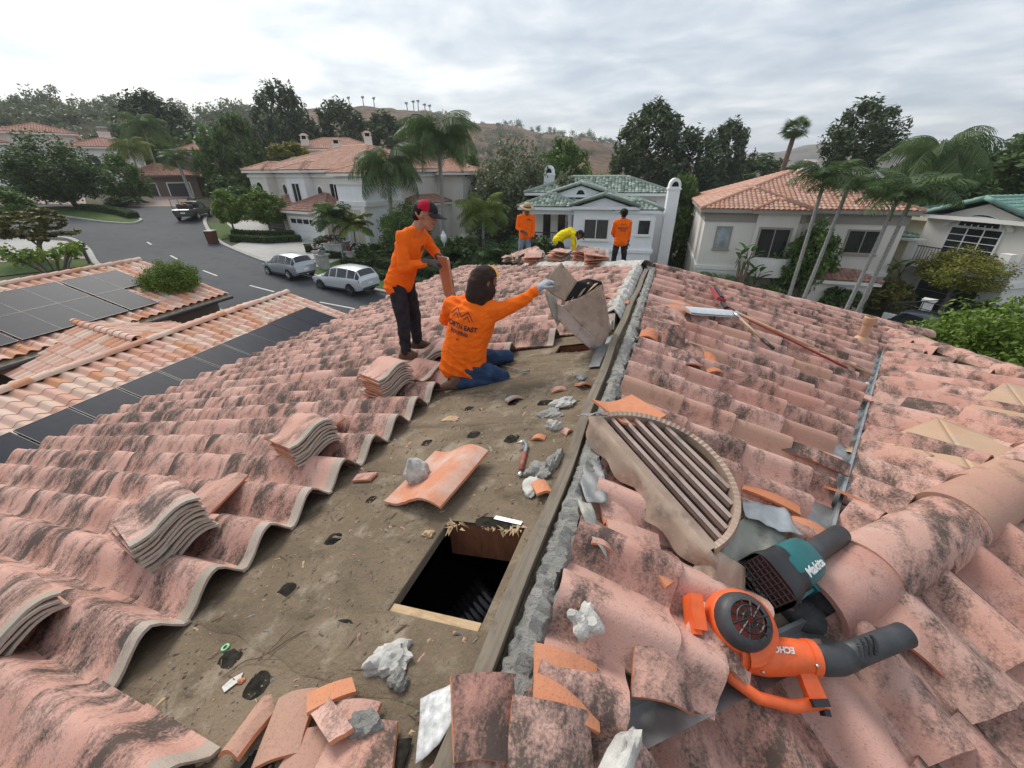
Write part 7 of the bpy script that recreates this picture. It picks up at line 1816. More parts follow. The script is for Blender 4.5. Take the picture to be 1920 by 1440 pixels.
# broken pieces
def shard_mesh(seed, w, l, thk=.014, bend=.03, mats=(M_TILE, M_TILEB), jag=.35, k=None):
    r = random.Random(seed); pts = []; cs = [(-1, -1), (1, -1), (1, 1), (-1, 1)]; cs = [(x * (1 - jag * .9 * r.random() * (i == seed % 4 or i == (seed + 1) % 4)), y * (1 - jag * .9 * r.random() * (i == seed % 4))) for i, (x, y) in enumerate(cs)]
    for i in range(4):
        (x0, y0), (x1, y1) = cs[i], cs[(i + 1) % 4]; pts.append((x0 * w / 2, y0 * l / 2)); rough = i in (seed % 4, (seed + 1) % 4)
        for q in ((.3, .62) if rough else (.5,)):
            k = jag * .35 * (r.random() - .5) if rough else 0; pts.append(((x0 + (x1 - x0) * q) * w / 2 * (1 + k), (y0 + (y1 - y0) * q) * l / 2 * (1 + k)))
    bm = bmesh.new(); vs = [bm.verts.new((x, y, 0)) for x, y in pts]; f = bm.faces.new(vs); bmesh.ops.triangulate(bm, faces=[f]); bmesh.ops.subdivide_edges(bm, edges=bm.edges[:], cuts=2, use_grid_fill=True)
    z = lambda x, y: bend * math.cos(x / max(w, .01) * 2.6) - bend
    top = bm.faces[:]; ret = bmesh.ops.extrude_face_region(bm, geom=top); ev = [g for g in ret['geom'] if isinstance(g, bmesh.types.BMVert)]
    for v in ev: v.co.z += thk
    for v in bm.verts: v.co.z += z(v.co.x, v.co.y)
    bmesh.ops.recalc_face_normals(bm, faces=bm.faces)
    for f in bm.faces: f.material_index = 0 if f.normal.z > .55 else 1
    me = bpy.data.meshes.new("tile_shard"); bm.to_mesh(me); bm.free(); me.materials.append(mats[0]); me.materials.append(mats[1]); return me
def shard(lb, sl, x, y, w, l, seed, off=.01, turn=0, pitch=0, roll=0, bend=.025, mats=(M_TILE, M_TILEB), cat="tile shard", jag=.35, name="tile_shard"):
    return tag(link(name, shard_mesh(seed, w, l, .014, bend, mats, jag), None, sl.M(x, y, off, turn, pitch, roll)), lb, cat, None)
MM = (M_MORTARL, M_MORTAR); FB = (M_TILEB, M_TILEB); OL = (M_TAN, M_TILEB)
shard("small pink tile shard near the kneeling worker's knee", S1, -.30, 2.59, .12, .07, 1, turn=.4); shard("pink curved shard leaning on the ridge board", S1, -.11, 2.64, .11, .12, 2, .02, .5, -.3, .3, .03)
shard("tiny pink triangular shard by the ridge board", S1, -.08, 2.0, .06, .05, 3, turn=1); shard("small orange tile shard above the red handled bar", S1, -.24, 1.93, .09, .045, 4, mats=FB)
shard("pink shard resting on mortar beside the board", S1, -.075, 1.45, .09, .13, 5, .03, .6, -.2, .1, .02, FB); shard("flat grey tile piece left by the tile edge", S1, -1.24, 1.47, .15, .075, 6, turn=.2, bend=.005)
shard("grey curved tile piece in the middle of the felt", S1, -.60, 2.47, .14, .09, 7, .02, .7, -.2, .2, .03, (M_MORTAR, M_TILE)); shard("bright orange triangular shard of the near rubble heap", S1, -.42, .39, .14, .07, 8, .06, .9, -.3, .1, .01, FB)
shard("long pink shard of the near rubble heap", S1, -.33, .37, .17, .07, 9, .05, .3, -.1, .2); shard("curved brown shard at the left of the near rubble heap", S1, -.66, .26, .10, .26, 10, .03, .55, 0, .4, .04, OL); shard("square grey brown shard left in the near rubble heap", S1, -.52, .29, .16, .18, 11, .03, .4, .1, -.1, .02, OL)
shard("broad pink shard in front of the near rubble heap", S1, -.25, .31, .24, .13, 12, .04, .4, 0, .1, .03); shard("pink shard at the bottom picture edge", S1, -.40, .26, .17, .14, 13, .02, .2, 0, 0, .02, OL); shard("thin shard edge poking from the near rubble heap", S1, -.36, .33, .20, .06, 14, .075, -.3, .1, .1, .01)
shard("orange shard on the mortar right of the ridge board", S2, .33, 1.34, .10, .08, 15, .06, .6, 0, 0, .02, FB)
shard("large pink tile piece leaning at the near end of the ridge", S2, .06, .47, .22, .20, 16, .10, .5, .1, .1, .05); shard("long pink broken tile lying over the ridge end", S2, .10, .40, .18, .40, 17, .07, -.5, 0, .15, .05)
shard("big dark stained broken tile at the bottom centre", S2, .24, .44, .25, .28, 18, .13, .35, -.05, .15, .07, jag=.3); shard("fresh brown tile fragment with a nail on the mortar", S2, .22, .63, .22, .18, 19, .12, .2, .1, -.1, .02, FB, jag=.3)
shard("pink tile fragment beside the grey slab", S2, .40, .50, .20, .24, 20, .08, -.3, .05, .1, .06); shard("dark red fragment under the metal vent", S2, .38, 1.28, .26, .17, 21, .10, .3, .1, 0, .02); shard("small orange triangular fragment below the metal vent", S2, .50, 1.19, .10, .08, 22, .11, .9, 0, 0, .01, FB); shard("pink fragment beside the grey lead strip", S2, .24, 1.20, .13, .08, 23, .12, .1, .1, 0, .03)
shard("cracked red tile piece left of the vent flange", S2, .28, 1.42, .20, .24, 24, .09, .3, .1, 0, .03); shard("red tile sliver under the galvanised flange", S2, 1.06, 2.02, .34, .10, 25, .10, -.1, 0, .1, .02, FB); shard("orange tile piece behind the teal blower", S2, 1.22, 1.82, .24, .22, 26, .10, .1, 0, .1, .05, FB)
for i, (x, y, w, l, sd_, tn, rl, lb) in enumerate([(.50, 4.95, .34, .30, 31, .1, .1, "fresh orange curved tile piece high on the right slope"), (.40, 4.45, .40, .34, 32, .5, .2, "arched tile lying across the rows by the white paddle"), (.36, 3.98, .44, .12, 33, .1, .9, "upended flat tile edge left of the broken tile group"), (.24, 3.72, .17, .17, 34, .0, .1, "small orange tile piece nearest the ridge board"), (.46, 3.62, .22, .34, 35, .3, .8, "upright grey green tile of the broken group"), (.64, 3.60, .26, .30, 36, .2, .2, "jagged pink tile of the broken group"), (.80, 3.58, .16, .30, 37, .3, .1, "flat orange tile right of the broken group"), (.56, 3.46, .26, .20, 38, .6, .1, "curved red tile below the broken group"), (1.35, 2.62, .50, .09, 39, -.1, .6, "tile half tipped out of its row near the valley"), (1.52, 2.30, .42, .14, 40, .2, .5, "tile tipped on edge beside the valley"), (2.20, 4.35, .50, .16, 41, -.1, .2, "dark slipped tile lying across the wing rows")]):
    shard(lb, S2 if x < 1.5 else S3, x, y, w, l, sd_, .12, tn, -.08, rl, .045, FB if ("orange" in lb) else (M_TILE, M_TILEB), jag=.14)
shard("fresh orange curved tile lying against the metal vent", S2, .20, 2.12, .30, .32, 50, .17, .75, -.1, -.25, -.05, FB, jag=.08)
shard("arched broken tile below the wing ridge cap", S4, 1.47, 1.50, .30, .22, 51, .12, .4, 0, .1, .06, jag=.12)
for i, (sl, x, y, w, l, tn) in enumerate([(S2, .50, .84, .20, .22, .2), (S2, .70, 1.04, .24, .20, -.2)]):
    shard(["cracked tile lying over the lower valley edge", "pointed broken tile hanging over the valley metal"][i], sl, x, y, w, l, 70 + i, .11, tn, -.03, .05, .05, jag=.4)

def chunk(lb, sl, x, y, s, seed, mat=M_MORTARL, off=.0, turn=0, name="mortar_chunk", cat="rubble", n=12, jag=.3):
    mb = MB(); rough_lump(mb, (0, 0, 0), s, seed, n, jag=jag); o = mb.build(name, mat, None, auto=28); o.matrix_world = sl.M(x, y, off, turn); return tag(o, lb, cat)
chunk("large pale jagged lump of broken mortar in front of the hole", S1, -.33, .545, (.085, .060, .035), 1, off=.015, turn=.5, jag=.3)
chunk("dark pitted tail of the big mortar lump", S1, -.255, .50, (.035, .03, .03), 2, M_MORTAR, .015)
chunk("pale curved mortar slab leaning by the ridge board", S1, -.20, 2.34, (.10, .055, .03), 3, off=.02, turn=.3); chunk("grey mortar piece beside the pale slab", S1, -.25, 2.22, (.075, .06, .02), 4, M_MORTAR, .01); chunk("angular pale mortar stone", S1, -.175, 2.05, (.05, .04, .04), 5, off=.015)
chunk("grey mortar shell beside the red handled bar", S1, -.13, 1.60, (.075, .06, .03), 6, M_MORTAR, .015); chunk("crumbled pale mortar below the mortar shell", S1, -.125, 1.48, (.05, .065, .02), 7, off=.01); chunk("dark curved mortar crust against the board", S1, -.07, 1.68, (.03, .10, .035), 8, M_MORTAR, .015)
chunk("crumpled tan felt scrap on the bare slope", S1, -1.02, 2.19, (.075, .035, .015), 9, M_PLY, .006); chunk("grey stone in the near rubble heap", S1, -.26, .355, (.05, .035, .03), 10, M_MORTAR, .05); chunk("pale crumb pile beside the board near the metal vent", S1, -.16, 2.78, (.04, .05, .02), 11, M_LEAD, .01)
chunk("pale ball of mortar stuck on the near right tiles", S2, .235, .83, (.05, .05, .035), 12, off=.13); chunk("grey green mortar smear on the upper right tile", S2, .19, 2.70, (.05, .05, .02), 13, off=.09)
chunk("crumpled tan wood crumb near the hole corner", S1, -.53, 1.10, (.035, .02, .012), 14, M_PLY, .008); chunk("rust brown crumb on the felt", S1, -.86, .35, (.014, .012, .006), 15, M_TILEB, .004)
# grit over the felt
rs = np.random.RandomState(77); V = []; F = []; mi = []; o = 0
for i in range(2300):
    x = -1.36 * rs.rand() ** .9 - .02; y = .05 + 3.4 * rs.rand() ** 1.2
    if H1[0] - .02 < x < H1[1] + .02 and H1[2] - .02 < y < H1[3] + .02: continue
    p = S1.P(x, y, .002); s = .002 + .007 * rs.rand() ** 4; a = rs.rand() * 6.28; l = s * (1 + 3 * (rs.rand() < .2)); d = Vector((math.cos(a), math.sin(a), 0)); e = Vector((-d.y, d.x, 0))
    V += [p - d * l - e * s, p + d * l - e * s * .6, p + d * l * .8 + e * s, p - d * l * .7 + e * s * .8, p + Vector((0, 0, s * .7))]
    for q in ((0, 1, 4), (1, 2, 4), (2, 3, 4), (3, 0, 4)): F.append(tuple(k + o for k in q)); mi.append([0, 3, 1, 0, 3, 2, 0, 3, 4][i % 9])
    o += 5
tag(link("roof_grit", fast_mesh("roof_grit", np.array([tuple(v) for v in V]), np.array(F), False, [M_BARK, M_PLY, M_MORTAR, M_BARKB, M_TILE], mi)), kind="stuff")
r_ = random.Random(4); twm = MB()
for i in range(46):
    x = -1.3 + 1.25 * r_.random(); y = .1 + 2.6 * r_.random()
    if H1[0] < x < H1[1] and H1[2] < y < H1[3]: continue
    a = r_.random() * 6.28; l = .02 + .07 * r_.random(); p = S1.P(x, y, .004); twm.tube([p, p + Vector((math.cos(a) * l, math.sin(a) * l, T_ * math.cos(a) * l + .004))], .0016, 4)
tag(twm.build("dry_twigs", M_BARKB), kind="stuff")
m = MB(); L_ = [S1.P(-.95 + .0 * i + .20 * i / 9, .34 + .22 * i / 9 + .02 * math.sin(i), .006 + .01 * math.sin(i * .4)) for i in range(10)]; m.tube(L_, .002, 4); m.tube([L_[4], L_[4] + Vector((.12, .02, .04))], .0015, 4); m.tube([L_[5], L_[5] + Vector((.02, .12, .01))], .0015, 4); tag(m.build("dry_sprig", M_BARKB), "thin dry branching sprig on the felt below the hole", "twig")
m = MB(); m.add([S1.P(-.915, .315, .006), S1.P(-.885, .305, .006), S1.P(-.862, .352, .007), S1.P(-.88, .375, .006), S1.P(-.905, .345, .008)], [(0, 1, 2, 3, 4)]); tag(m.build("mortar_flake", M_MORTARL), "flat pale flake at the end of the dry sprig", "flake")
m = MB(); ring = [S1.P(-1.065 + .012 * math.cos(a), .425 + .012 * math.sin(a), .006) for a in np.linspace(0, 6.283, 17)]; m.tube(ring, .004, 6, caps=False); tag(m.build("plastic_ring", plain("mint_plastic", (.30, .72, .38), .5)), "small mint green plastic ring on the felt", "ring")

# loose tile with a lump of mortar on it
lt = loose_tile([M_DUSTY, M_DUSTY, M_TILEB], .43, .47, .085, .016, 90)
o = link("clay_tile", lt, None, S1.M(-.71, 1.24, .010, R_(-97), -.02, 0)); tag(o, "fresh orange S shaped tile dusted white lying on the felt above the hole", "roof tile")
mb = MB(); rough_lump(mb, (0, 0, 0), (.075, .07, .085), 31, 13, jag=.2); o = mb.build("mortar_lump", plain("white_mortar", (.46, .45, .42), .95, 0, .35, 22, .012, 60), None, auto=30); o.matrix_world = S1.M(-.815, 1.47, .075, .3); tag(o, "round pale lump of mortar sitting on the fresh orange tile", "mortar lump")
mb = MB(); P_ = []
for i in range(14): a = 2 * math.pi * i / 14; k = .8 + .4 * r_.random(); P_.append(S1.P(-.80 + .10 * k * math.cos(a), 1.36 + .08 * k * math.sin(a), .036))
# red handled pry bar
pb = thing("pry_bar", "steel pry bar with red handle lying on the felt", "tool", (0, 0, 0)); a, b = S1.P(-.285, 1.84, .015), S1.P(-.225, 1.55, .015)
m = MB(); m.tube([a.lerp(b, .28), a.lerp(b, .82)], .014, 10); m.build("handle", plain("worn_red_grip", (.33, .10, .07), .6, 0, .3, 30), pb, smooth=True)
m = MB(); m.tube([a + Vector((-.055, -.02, .012)), a + Vector((-.02, .004, .02)), a, a.lerp(b, .3)], [.006, .011, .013, .011], 8); m.build("claw", M_CHROME, pb, smooth=True); m = MB(); m.tube([a.lerp(b, .8), b], [.009, .014], 6, squash=.4); m.build("blade", M_CHROME, pb, smooth=True)
hk = thing("roofing_hook", "thin steel hook bar beside the kneeling worker's knee", "tool", (0, 0, 0)); m = MB(); a, b = S1.P(-1.02, 3.16, .03), S1.P(-.70, 2.97, .02); m.tube([a, b, b + Vector((.03, .03, .0)), b + Vector((.02, .06, .0))], .006, 6); m.build("bar", M_LEAD, hk, smooth=True); m = MB(); m.tube([b + Vector((-.03, -.03, 0)), b + Vector((.03, -.02, 0))], .007, 6); m.build("claw", M_LEAD, hk)

# --- sheet pieces
def sheet(name, lb, cat, pts, mat, thk=.003, parent=None, wave=0.0, seed=0, sub=4):
    """irregular metal sheet through 3D points (outline), rippled"""
    r = random.Random(seed); bm = bmesh.new(); vs = [bm.verts.new(p) for p in pts]; f = bm.faces.new(vs); bmesh.ops.triangulate(bm, faces=[f])
    for _ in range(sub):
        bmesh.ops.subdivide_edges(bm, edges=[e for e in bm.edges if e.calc_length() > .03], cuts=1); bmesh.ops.triangulate(bm, faces=bm.faces[:])
    bm.normal_update()
    for v in bm.verts: v.co += v.normal * wave * (math.sin(v.co.x * 31 + seed) * math.cos(v.co.y * 27 + seed * 2) + .5 * math.sin(v.co.x * 71 + v.co.y * 53))
    me = bpy.data.meshes.new(name); bm.to_mesh(me); bm.free(); me.materials.append(mat); me.polygons.foreach_set("use_smooth", [True] * len(me.polygons)); o = link(name, me, parent); md = o.modifiers.new("t", 'SOLIDIFY'); md.thickness = thk
    if lb: tag(o, lb, cat)
    return o
s2 = lambda x, y, o=.1: S2.P(x, y, o)
sheet("flashing_scrap", "white flecked galvanised flashing at the near end of the board", "flashing", [S1.P(-.15, .47, .02), S1.P(-.02, .56, .03), S1.P(.01, .50, .05), S1.P(-.02, .38, .04), S1.P(-.07, .33, .02)], plain("white_flecked_sheet", (.56, .56, .55), .75, .1, .4, 40), wave=.004, seed=2)
sheet("lead_strip", "torn grey lead sheet hanging beside the ridge board", "flashing", [s2(.07, 1.72, .07), s2(.13, 1.74, .09), s2(.20, 1.52, .12), s2(.22, 1.40, .12), s2(.14, 1.36, .12), s2(.085, 1.48, .09)], M_LEAD, wave=.010, seed=3)
sheet("lead_strip", "crumpled pale lead flap pointing down the near right tiles", "flashing", [s2(.09, 1.36, .12), s2(.15, 1.34, .14), s2(.24, 1.20, .13), s2(.27, 1.12, .11), s2(.20, 1.17, .13), s2(.12, 1.27, .14)], M_OLDZINC, wave=.014, seed=4)
sheet("felt_scrap", "black felt scrap at the bottom edge", "felt", [S1.P(-.26, .33, .012), S1.P(-.12, .38, .012), S1.P(-.10, .30, .012), S1.P(-.25, .26, .012)], M_TAR, wave=.002, seed=5)
mb = MB(); rough_lump(mb, (0, 0, 0), (.045, .20, .05), 44, 11, jag=.18); o = mb.build("mortar_slab", M_MORTARL, None, auto=30); o.matrix_world = S2.M(.37, .42, .10, R_(-12), .1, .3); tag(o, "long grey mortar slab standing between the near broken tiles", "mortar slab")

# --- half round louvre vent torn off and lying on the right slope
def louvre_vent(t, Rv, n=6, louv=M_LOUVER, rimm=M_RUST):
    """local: chord along x, arch bulging to +y, face up +z"""
    for i in range(n):
        y = Rv * (.04 + .90 * i / n); hw = math.sqrt(max(0, Rv * Rv - (y + .02) ** 2)) * .97; d = Rv * .9 / n
        m = MB(); m.grid([[(-hw, y, .045), (hw, y, .045)], [(-hw, y + d * .30, .05), (hw, y + d * .30, .05)], [(-hw, y + d * .66, -.04), (hw, y + d * .66, -.04)]]); m.grid([[(-hw, y, .041), (hw, y, .041)], [(-hw, y, .018), (hw, y, .018)]]); m.build("louvre_slat", louv, t)
    m = MB(); P = []; N = 96                               # ribbed arch rim
    for i in range(N + 1):
        a = math.pi * i / N; k = .004 if i % 2 else 0; P.append([Vector((r * math.cos(a), r * math.sin(a), z)) for r, z in ((Rv - .012, .02), (Rv - .012, .062 + k), (Rv + .012, .070 + k), (Rv + .022, .050 + k), (Rv + .020, -.06))])
    m.grid(P); m.build("rim", rimm, t)
    m = MB(); m.grid([[(Rv * math.cos(math.pi * i / 30) * .99, Rv * math.sin(math.pi * i / 30) * .99, -.05) for i in range(31)], [(Rv * .05 * math.cos(math.pi * i / 30), .001, -.05) for i in range(31)]]); m.build("back_plate", M_DARK, t)
    m = MB(); m.grid([[(-Rv * 1.02, -.02, .075), (Rv * 1.02, -.02, .075)], [(-Rv * 1.02, .025, .07), (Rv * 1.02, .025, .07)], [(-Rv * 1.02, .03, .02), (Rv * 1.02, .03, .02)]]); m.build("base_fold", rimm, t)
vb = thing("louvre_vent", "large half round louvred metal roof vent lying torn off on the right tiles", "roof vent", (0, 0, 0))
pc = s2(.35, 1.62, .15); xd = Vector((.70, -.66, -.20)).normalized(); yd = Vector((.60, .72, -.10)); nz = xd.cross(yd).normalized(); nz = (nz + Vector((-.10, -.10, 0))).normalized(); yd = nz.cross(xd)
vb.matrix_world = Matrix(((xd.x, yd.x, nz.x, pc.x), (xd.y, yd.y, nz.y, pc.y), (xd.z, yd.z, nz.z, pc.z), (0, 0, 0, 1)))
louvre_vent(vb, .41)
P_ = []; N = 26
for i in range(N + 1):                                     # ragged base flange on the ridge side
    t_ = i / N; x = -.44 + .90 * t_; w = .035 + .03 * math.sin(t_ * 3.1) + .018 * math.sin(t_ * 23) + .02 * math.sin(t_ * 11); P_.append([(x, -.02, .075), (x + .01, -.045, .062 + .006 * math.sin(t_ * 30)), (x + .02, -.02 - w * .6, .03 + .012 * math.sin(t_ * 17)), (x + .03, -.02 - w, -.03 + .015 * math.sin(t_ * 29))])
m = MB(); m.grid(P_); m.build("base_flange", M_RUST, vb, smooth=True)
sheet("base_flange", None, None, [(.42, -.10, -.05), (.56, -.14, -.04), (.60, .03, -.02), (.52, .10, .02), (.42, .02, .05)], M_RUST, parent=vb, wave=.006, seed=6)
sheet("base_flange", None, None, [(.36, .20, .0), (.44, .05, .0), (.52, .10, -.02), (.64, .12, -.05), (.66, .38, -.06), (.44, .46, -.04), (.34, .40, -.01)], M_OLDZINC, parent=vb, wave=.008, seed=7)
sheet("base_flange", None, None, [(.28, .38, .0), (.35, .30, .02), (.46, .40, .0), (.52, .52, -.03), (.38, .56, -.03)], M_GALV, parent=vb, wave=.008, seed=8)
sheet("base_flange", None, None, [(-.52, -.06, .0), (-.43, -.03, .08), (-.40, .06, .07), (-.46, .12, .02), (-.56, .04, -.04)], M_LEAD, parent=vb, wave=.010, seed=9)
# --- second vent, held up by the kneeling man
va = thing("louvre_vent", "dented tan metal roof vent being lifted by the kneeling worker", "roof vent", (0, 0, 0))
def ip(px, py, dy=0.0, ref=Vector((-.42, 3.35, 0))):
    """picture plane through the vent's own place, in metres"""
    d = _f + _r * ((px - 960) / 745) + _u * ((720 - py) / 745); k = (PY.dot(ref + PY * dy) - PY.dot(CAM_POS)) / PY.dot(d); return CAM_POS + d * k
def poly(nm, pts, mat, wave=.004, seed=0): return sheet(nm, None, None, [ip(*p) for p in pts], mat, .003, va, wave, seed)
poly("hood_panel", [(1054, 575, .0), (1128, 535, .10), (1144, 620, .05), (1131, 652, -.02)], M_RUST, .004, 1)
poly("hood_side", [(1128, 535, .10), (1136, 560, .22), (1146, 625, .12), (1144, 620, .05)], M_RUST, .002, 2)
poly("base_flange", [(1044, 570, -.02), (1056, 576, .0), (1134, 652, -.02), (1122, 668, -.04), (1080, 632, -.05), (1044, 598, -.05)], M_LOUVER, .005, 3)
poly("top_flap", [(1030, 515, .06), (1052, 492, .10), (1082, 528, .08), (1058, 566, .0), (1042, 556, .0), (1022, 542, .02)], M_RUST, .006, 4)
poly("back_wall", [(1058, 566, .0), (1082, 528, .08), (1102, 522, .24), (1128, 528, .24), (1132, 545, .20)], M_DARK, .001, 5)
for i in range(4):
    x = 1066 + i * 16; poly("louvre_slat", [(x, 566 - i * 8, .02 + .02 * i), (x + 8, 560 - i * 8, .03 + .02 * i), (x + 24, 528 + i * 1.0, .16), (x + 17, 530 + i * 1.0, .15)], M_TANPAINT, .0005, 10 + i)
poly("crumpled_flange", [(1106, 652, -.06), (1118, 648, -.08), (1142, 655, -.03), (1138, 672, -.05), (1120, 678, -.06)], M_LEAD, .012, 20)
poly("base_flange", [(1020, 545, .0), (1042, 556, .0), (1052, 600, -.03), (1046, 612, -.04), (1034, 590, -.03)], M_OLDZINC, .006, 21)
sheet("lead_strip", "curled grey lead strip between the lifted vent and ridge board", "flashing", [S1.P(-.30, 4.3, .10), S1.P(-.10, 4.75, .16), S1.P(-.06, 4.4, .10), S1.P(-.10, 3.7, .06), S1.P(-.16, 3.45, .04), S1.P(-.30, 3.7, .07)], M_OLDZINC, wave=.014, seed=11)
sheet("lead_strip", "flat grey underlay strip beside the second opening", "flashing", [S1.P(-.17, 3.65, .01), S1.P(-.05, 3.70, .02), S1.P(-.05, 2.95, .02), S1.P(-.14, 2.95, .01)], M_LEAD, wave=.004, seed=12)
shard("upright orange tile strip behind the lifted vent", S1, -.30, 4.75, .30, .12, 61, .14, .1, -.5, .5, .02, FB, jag=.1); shard("small orange tile by the far ridge board", S1, -.08, 4.6, .16, .12, 62, .09, 0, -.1, 0, .02, FB, jag=.15)
# tile in the standing worker's hands
m = Matrix(((PX.x, PY.x, 0, -2.27), (PX.y, PY.y, 0, 3.48), (0, 0, 1, -.50), (0, 0, 0, 1))) @ Matrix.Translation((.435, -.03, 1.13)) @ Matrix.Rotation(R_(22), 4, 'Z') @ Matrix.Rotation(R_(84), 4, 'Y')
tag(link("clay_tile", TM_S[0], None, m), "clay tile held upright in the standing worker's gloves", "roof tile")

# --- brushes and poles on the right slope
br_ = thing("paddle_broom", "pole with a white flat paddle head lying on the right tiles", "broom", (0, 0, 0)); P_ = []
for i in range(9):
    t_ = i / 8; w = .085 * (1 - (max(0, t_ - .72) / .28) ** 2 * .85) * (1 if t_ > .1 else .9); c = s2(.54 + .60 * t_, 4.62 + .58 * t_, .20); sd_ = Vector((.62, -.72, -.16)).normalized(); P_.append([c - sd_ * w, c - sd_ * w * .4 + Vector((0, 0, .018)), c + sd_ * w * .4 + Vector((0, 0, .018)), c + sd_ * w])
m = MB(); m.grid(P_); m.grid([[p - Vector((0, 0, .02)) for p in r] for r in P_], flip=True)
for e in (0, -1): m.grid([P_[e], [p - Vector((0, 0, .02)) for p in P_[e]]])
m.build("paddle_head", plain("scuffed_white_board", (.58, .60, .62), .5, 0, .15, 30), br_, auto=40)
m = MB(); m.tube([s2(1.06, 5.10, .22), s2(1.16, 4.98, .20)], .016, 8); m.build("ferrule", M_CHROME, br_, smooth=True); m = MB(); m.tube([s2(1.14, 5.0, .20), s2(1.36, 4.62, .16)], .013, 8); m.build("pole", M_PLY, br_, smooth=True); m = MB(); m.tube([s2(1.345, 4.64, .16), s2(1.44, 4.48, .15)], [.02, .016], 8); m.build("grip", M_BLACK, br_, smooth=True)
rb = thing("push_brush", "long red pole with a red and black brush head on the right tiles", "brush", (0, 0, 0)); m = MB(); m.tube([s2(1.0, 5.30, .19), s2(2.2, 4.70, .15)], .013, 8); m.build("pole", plain("red_pole", (.27, .035, .025), .45), rb, smooth=True)
hm = frame(s2(.93, 5.72, .22), (-.1, 1, 0), (.3, -.2, 1)); m = MB(); m.bbox(-.26, .26, -.055, .055, -.02, .02); h_ = m.build("brush_head", plain("red_brush_block", (.36, .04, .045), .5), rb); h_.matrix_local = hm
m = MB(); m.bbox(-.23, .23, -.025, .025, .02, .035); b_ = m.build("bristles", M_BLACK, h_); m = MB(); m.tube([s2(.97, 5.45, .20), s2(1.02, 5.28, .19)], [.02, .03], 8); m.build("socket", M_BLACK, rb)
wp = thing("timber_pole", "plain wooden pole beside the red pole on the right tiles", "pole", (0, 0, 0)); m = MB(); m.tube([s2(1.12, 5.36, .17), s2(2.5, 4.86, .13)], .014, 8); m.build("shaft", M_PLY, wp, smooth=True); m = MB(); m.tube([s2(1.06, 5.40, .17), s2(1.13, 5.36, .17)], .02, 8); m.build("collar", M_BLACK, wp)

# --- roof vents
vp = thing("vent_pipe", "tan painted vent pipe standing among the right tiles", "vent pipe", S2.P(2.92, 6.38, .02)); m = MB(); m.lathe([(.16, .0), (.10, .10), (.085, .13), (.065, .14), (.055, .15), (.055, .34)], n=16); m.build("pipe", M_TANPAINT, vp, auto=40); m = MB(); m.lathe([(.068, .32), (.072, .33), (.072, .41), (.062, .42), (.06, .36)], n=16); m.build("collar", M_TANPAINT, vp, auto=40)
s3 = lambda x, y, o=.07: S3.P(x, y, o)
def dormer_vent(lb, base, peak):
    t = thing("dormer_vent", lb, "roof vent", (0, 0, 0)); n = len(base)
    for i in range(n): sheet("vent_panel", None, None, [base[i], base[(i + 1) % n], peak], M_TANPAINT, .004, t, .0015, i)
dormer_vent("near tan pitched metal vent on the wing roof", [s3(2.02, 3.22, .08), s3(2.30, 2.72, .07), s3(2.80, 2.92, .09), s3(2.62, 3.66, .09)], s3(2.44, 3.46, .19))
dormer_vent("far tan pitched metal vent on the wing roof at the picture edge", [s3(2.75, 3.86, .08), s3(3.05, 3.55, .07), s3(3.70, 4.2, .09), s3(3.42, 4.68, .09)], s3(3.30, 4.40, .19))
sheet("flashing_scrap", "tan flashing apron left of the near pitched vent", "flashing", [s3(1.72, 3.10, .05), s3(2.12, 3.42, .08), s3(2.22, 2.98, .09), s3(1.96, 2.86, .07)], M_TANPAINT, .003, None, .004, 14)
for x, y, lb in ((1.50, 2.42, "white golf ball nearest the metal vent in the valley"), (1.86, 3.30, "white golf ball midway along the valley"), (2.47, 4.66, "white golf ball furthest along the valley")):
    m = MB(); m.sphere((0, 0, 0), .0215, 14); o = m.build("golf_ball", M_WHITE, None, smooth=True); o.location = S2.P(x - .06, y, .075); tag(o, lb, "golf ball")

# --- orange leaf blower lying on its side
ob = thing("leaf_blower", "orange and black petrol leaf blower lying on the near right tiles", "leaf blower", (0, 0, 0))
ox = Vector((.72, .19, -.04)).normalized(); ob.matrix_world = frame(S4.P(.745, 1.14, .21), ox, (S4.n + Vector((.05, -.22, 0))).normalized()) @ Matrix.Scale(.97, 4)
def ocap(name, prof, mat, seg=28, **k): m = MB(); m.lathe(prof, n=seg, **k); return m.build(name, mat, ob, auto=40)
m = MB(); rows = []                                        # volute growing into the outlet
for z, k in ((-.075, .86), (-.065, .96), (-.02, 1.0), (.03, .99), (.055, .92), (.066, .80)):
    row = []
    for j in range(37):
        a = math.pi * 1.5 - 2 * math.pi * j / 36; r = (.100 + .045 * j / 36) * k; row.append((r * math.cos(a), r * math.sin(a), z))
    rows.append(row)
m.grid(rows, flip=True); m.add(rows[0], [tuple(range(37))]); m.add(rows[-1], [tuple(range(36, -1, -1))]); m.build("fan_housing", M_ORANGE, ob, auto=35)
m = MB(); m.tube([(-.02, -.085, -.008), (.08, -.085, -.008), (.20, -.075, -.008), (.25, -.072, -.008)], [.062, .066, .058, .055], 20); m.tube([(.235, -.073, -.008), (.262, -.072, -.008)], .060, 20); m.build("outlet", M_ORANGE, ob, auto=40)
m = MB(); m.tube([(.255, -.072, -.008), (.30, -.074, -.012), (.35, -.068, -.022), (.40, -.050, -.030)], [.050, .050, .049, .048], 18); m.build("elbow_tube", M_GREYPL, ob, smooth=True)
m = MB(); m.tube([(.385, -.056, -.028), (.46, -.026, -.034), (.60, .03, -.045), (.66, .052, -.05)], [.046, .044, .043, .044], 18); m.build("nozzle", M_GREYPL, ob, smooth=True)
m = MB()
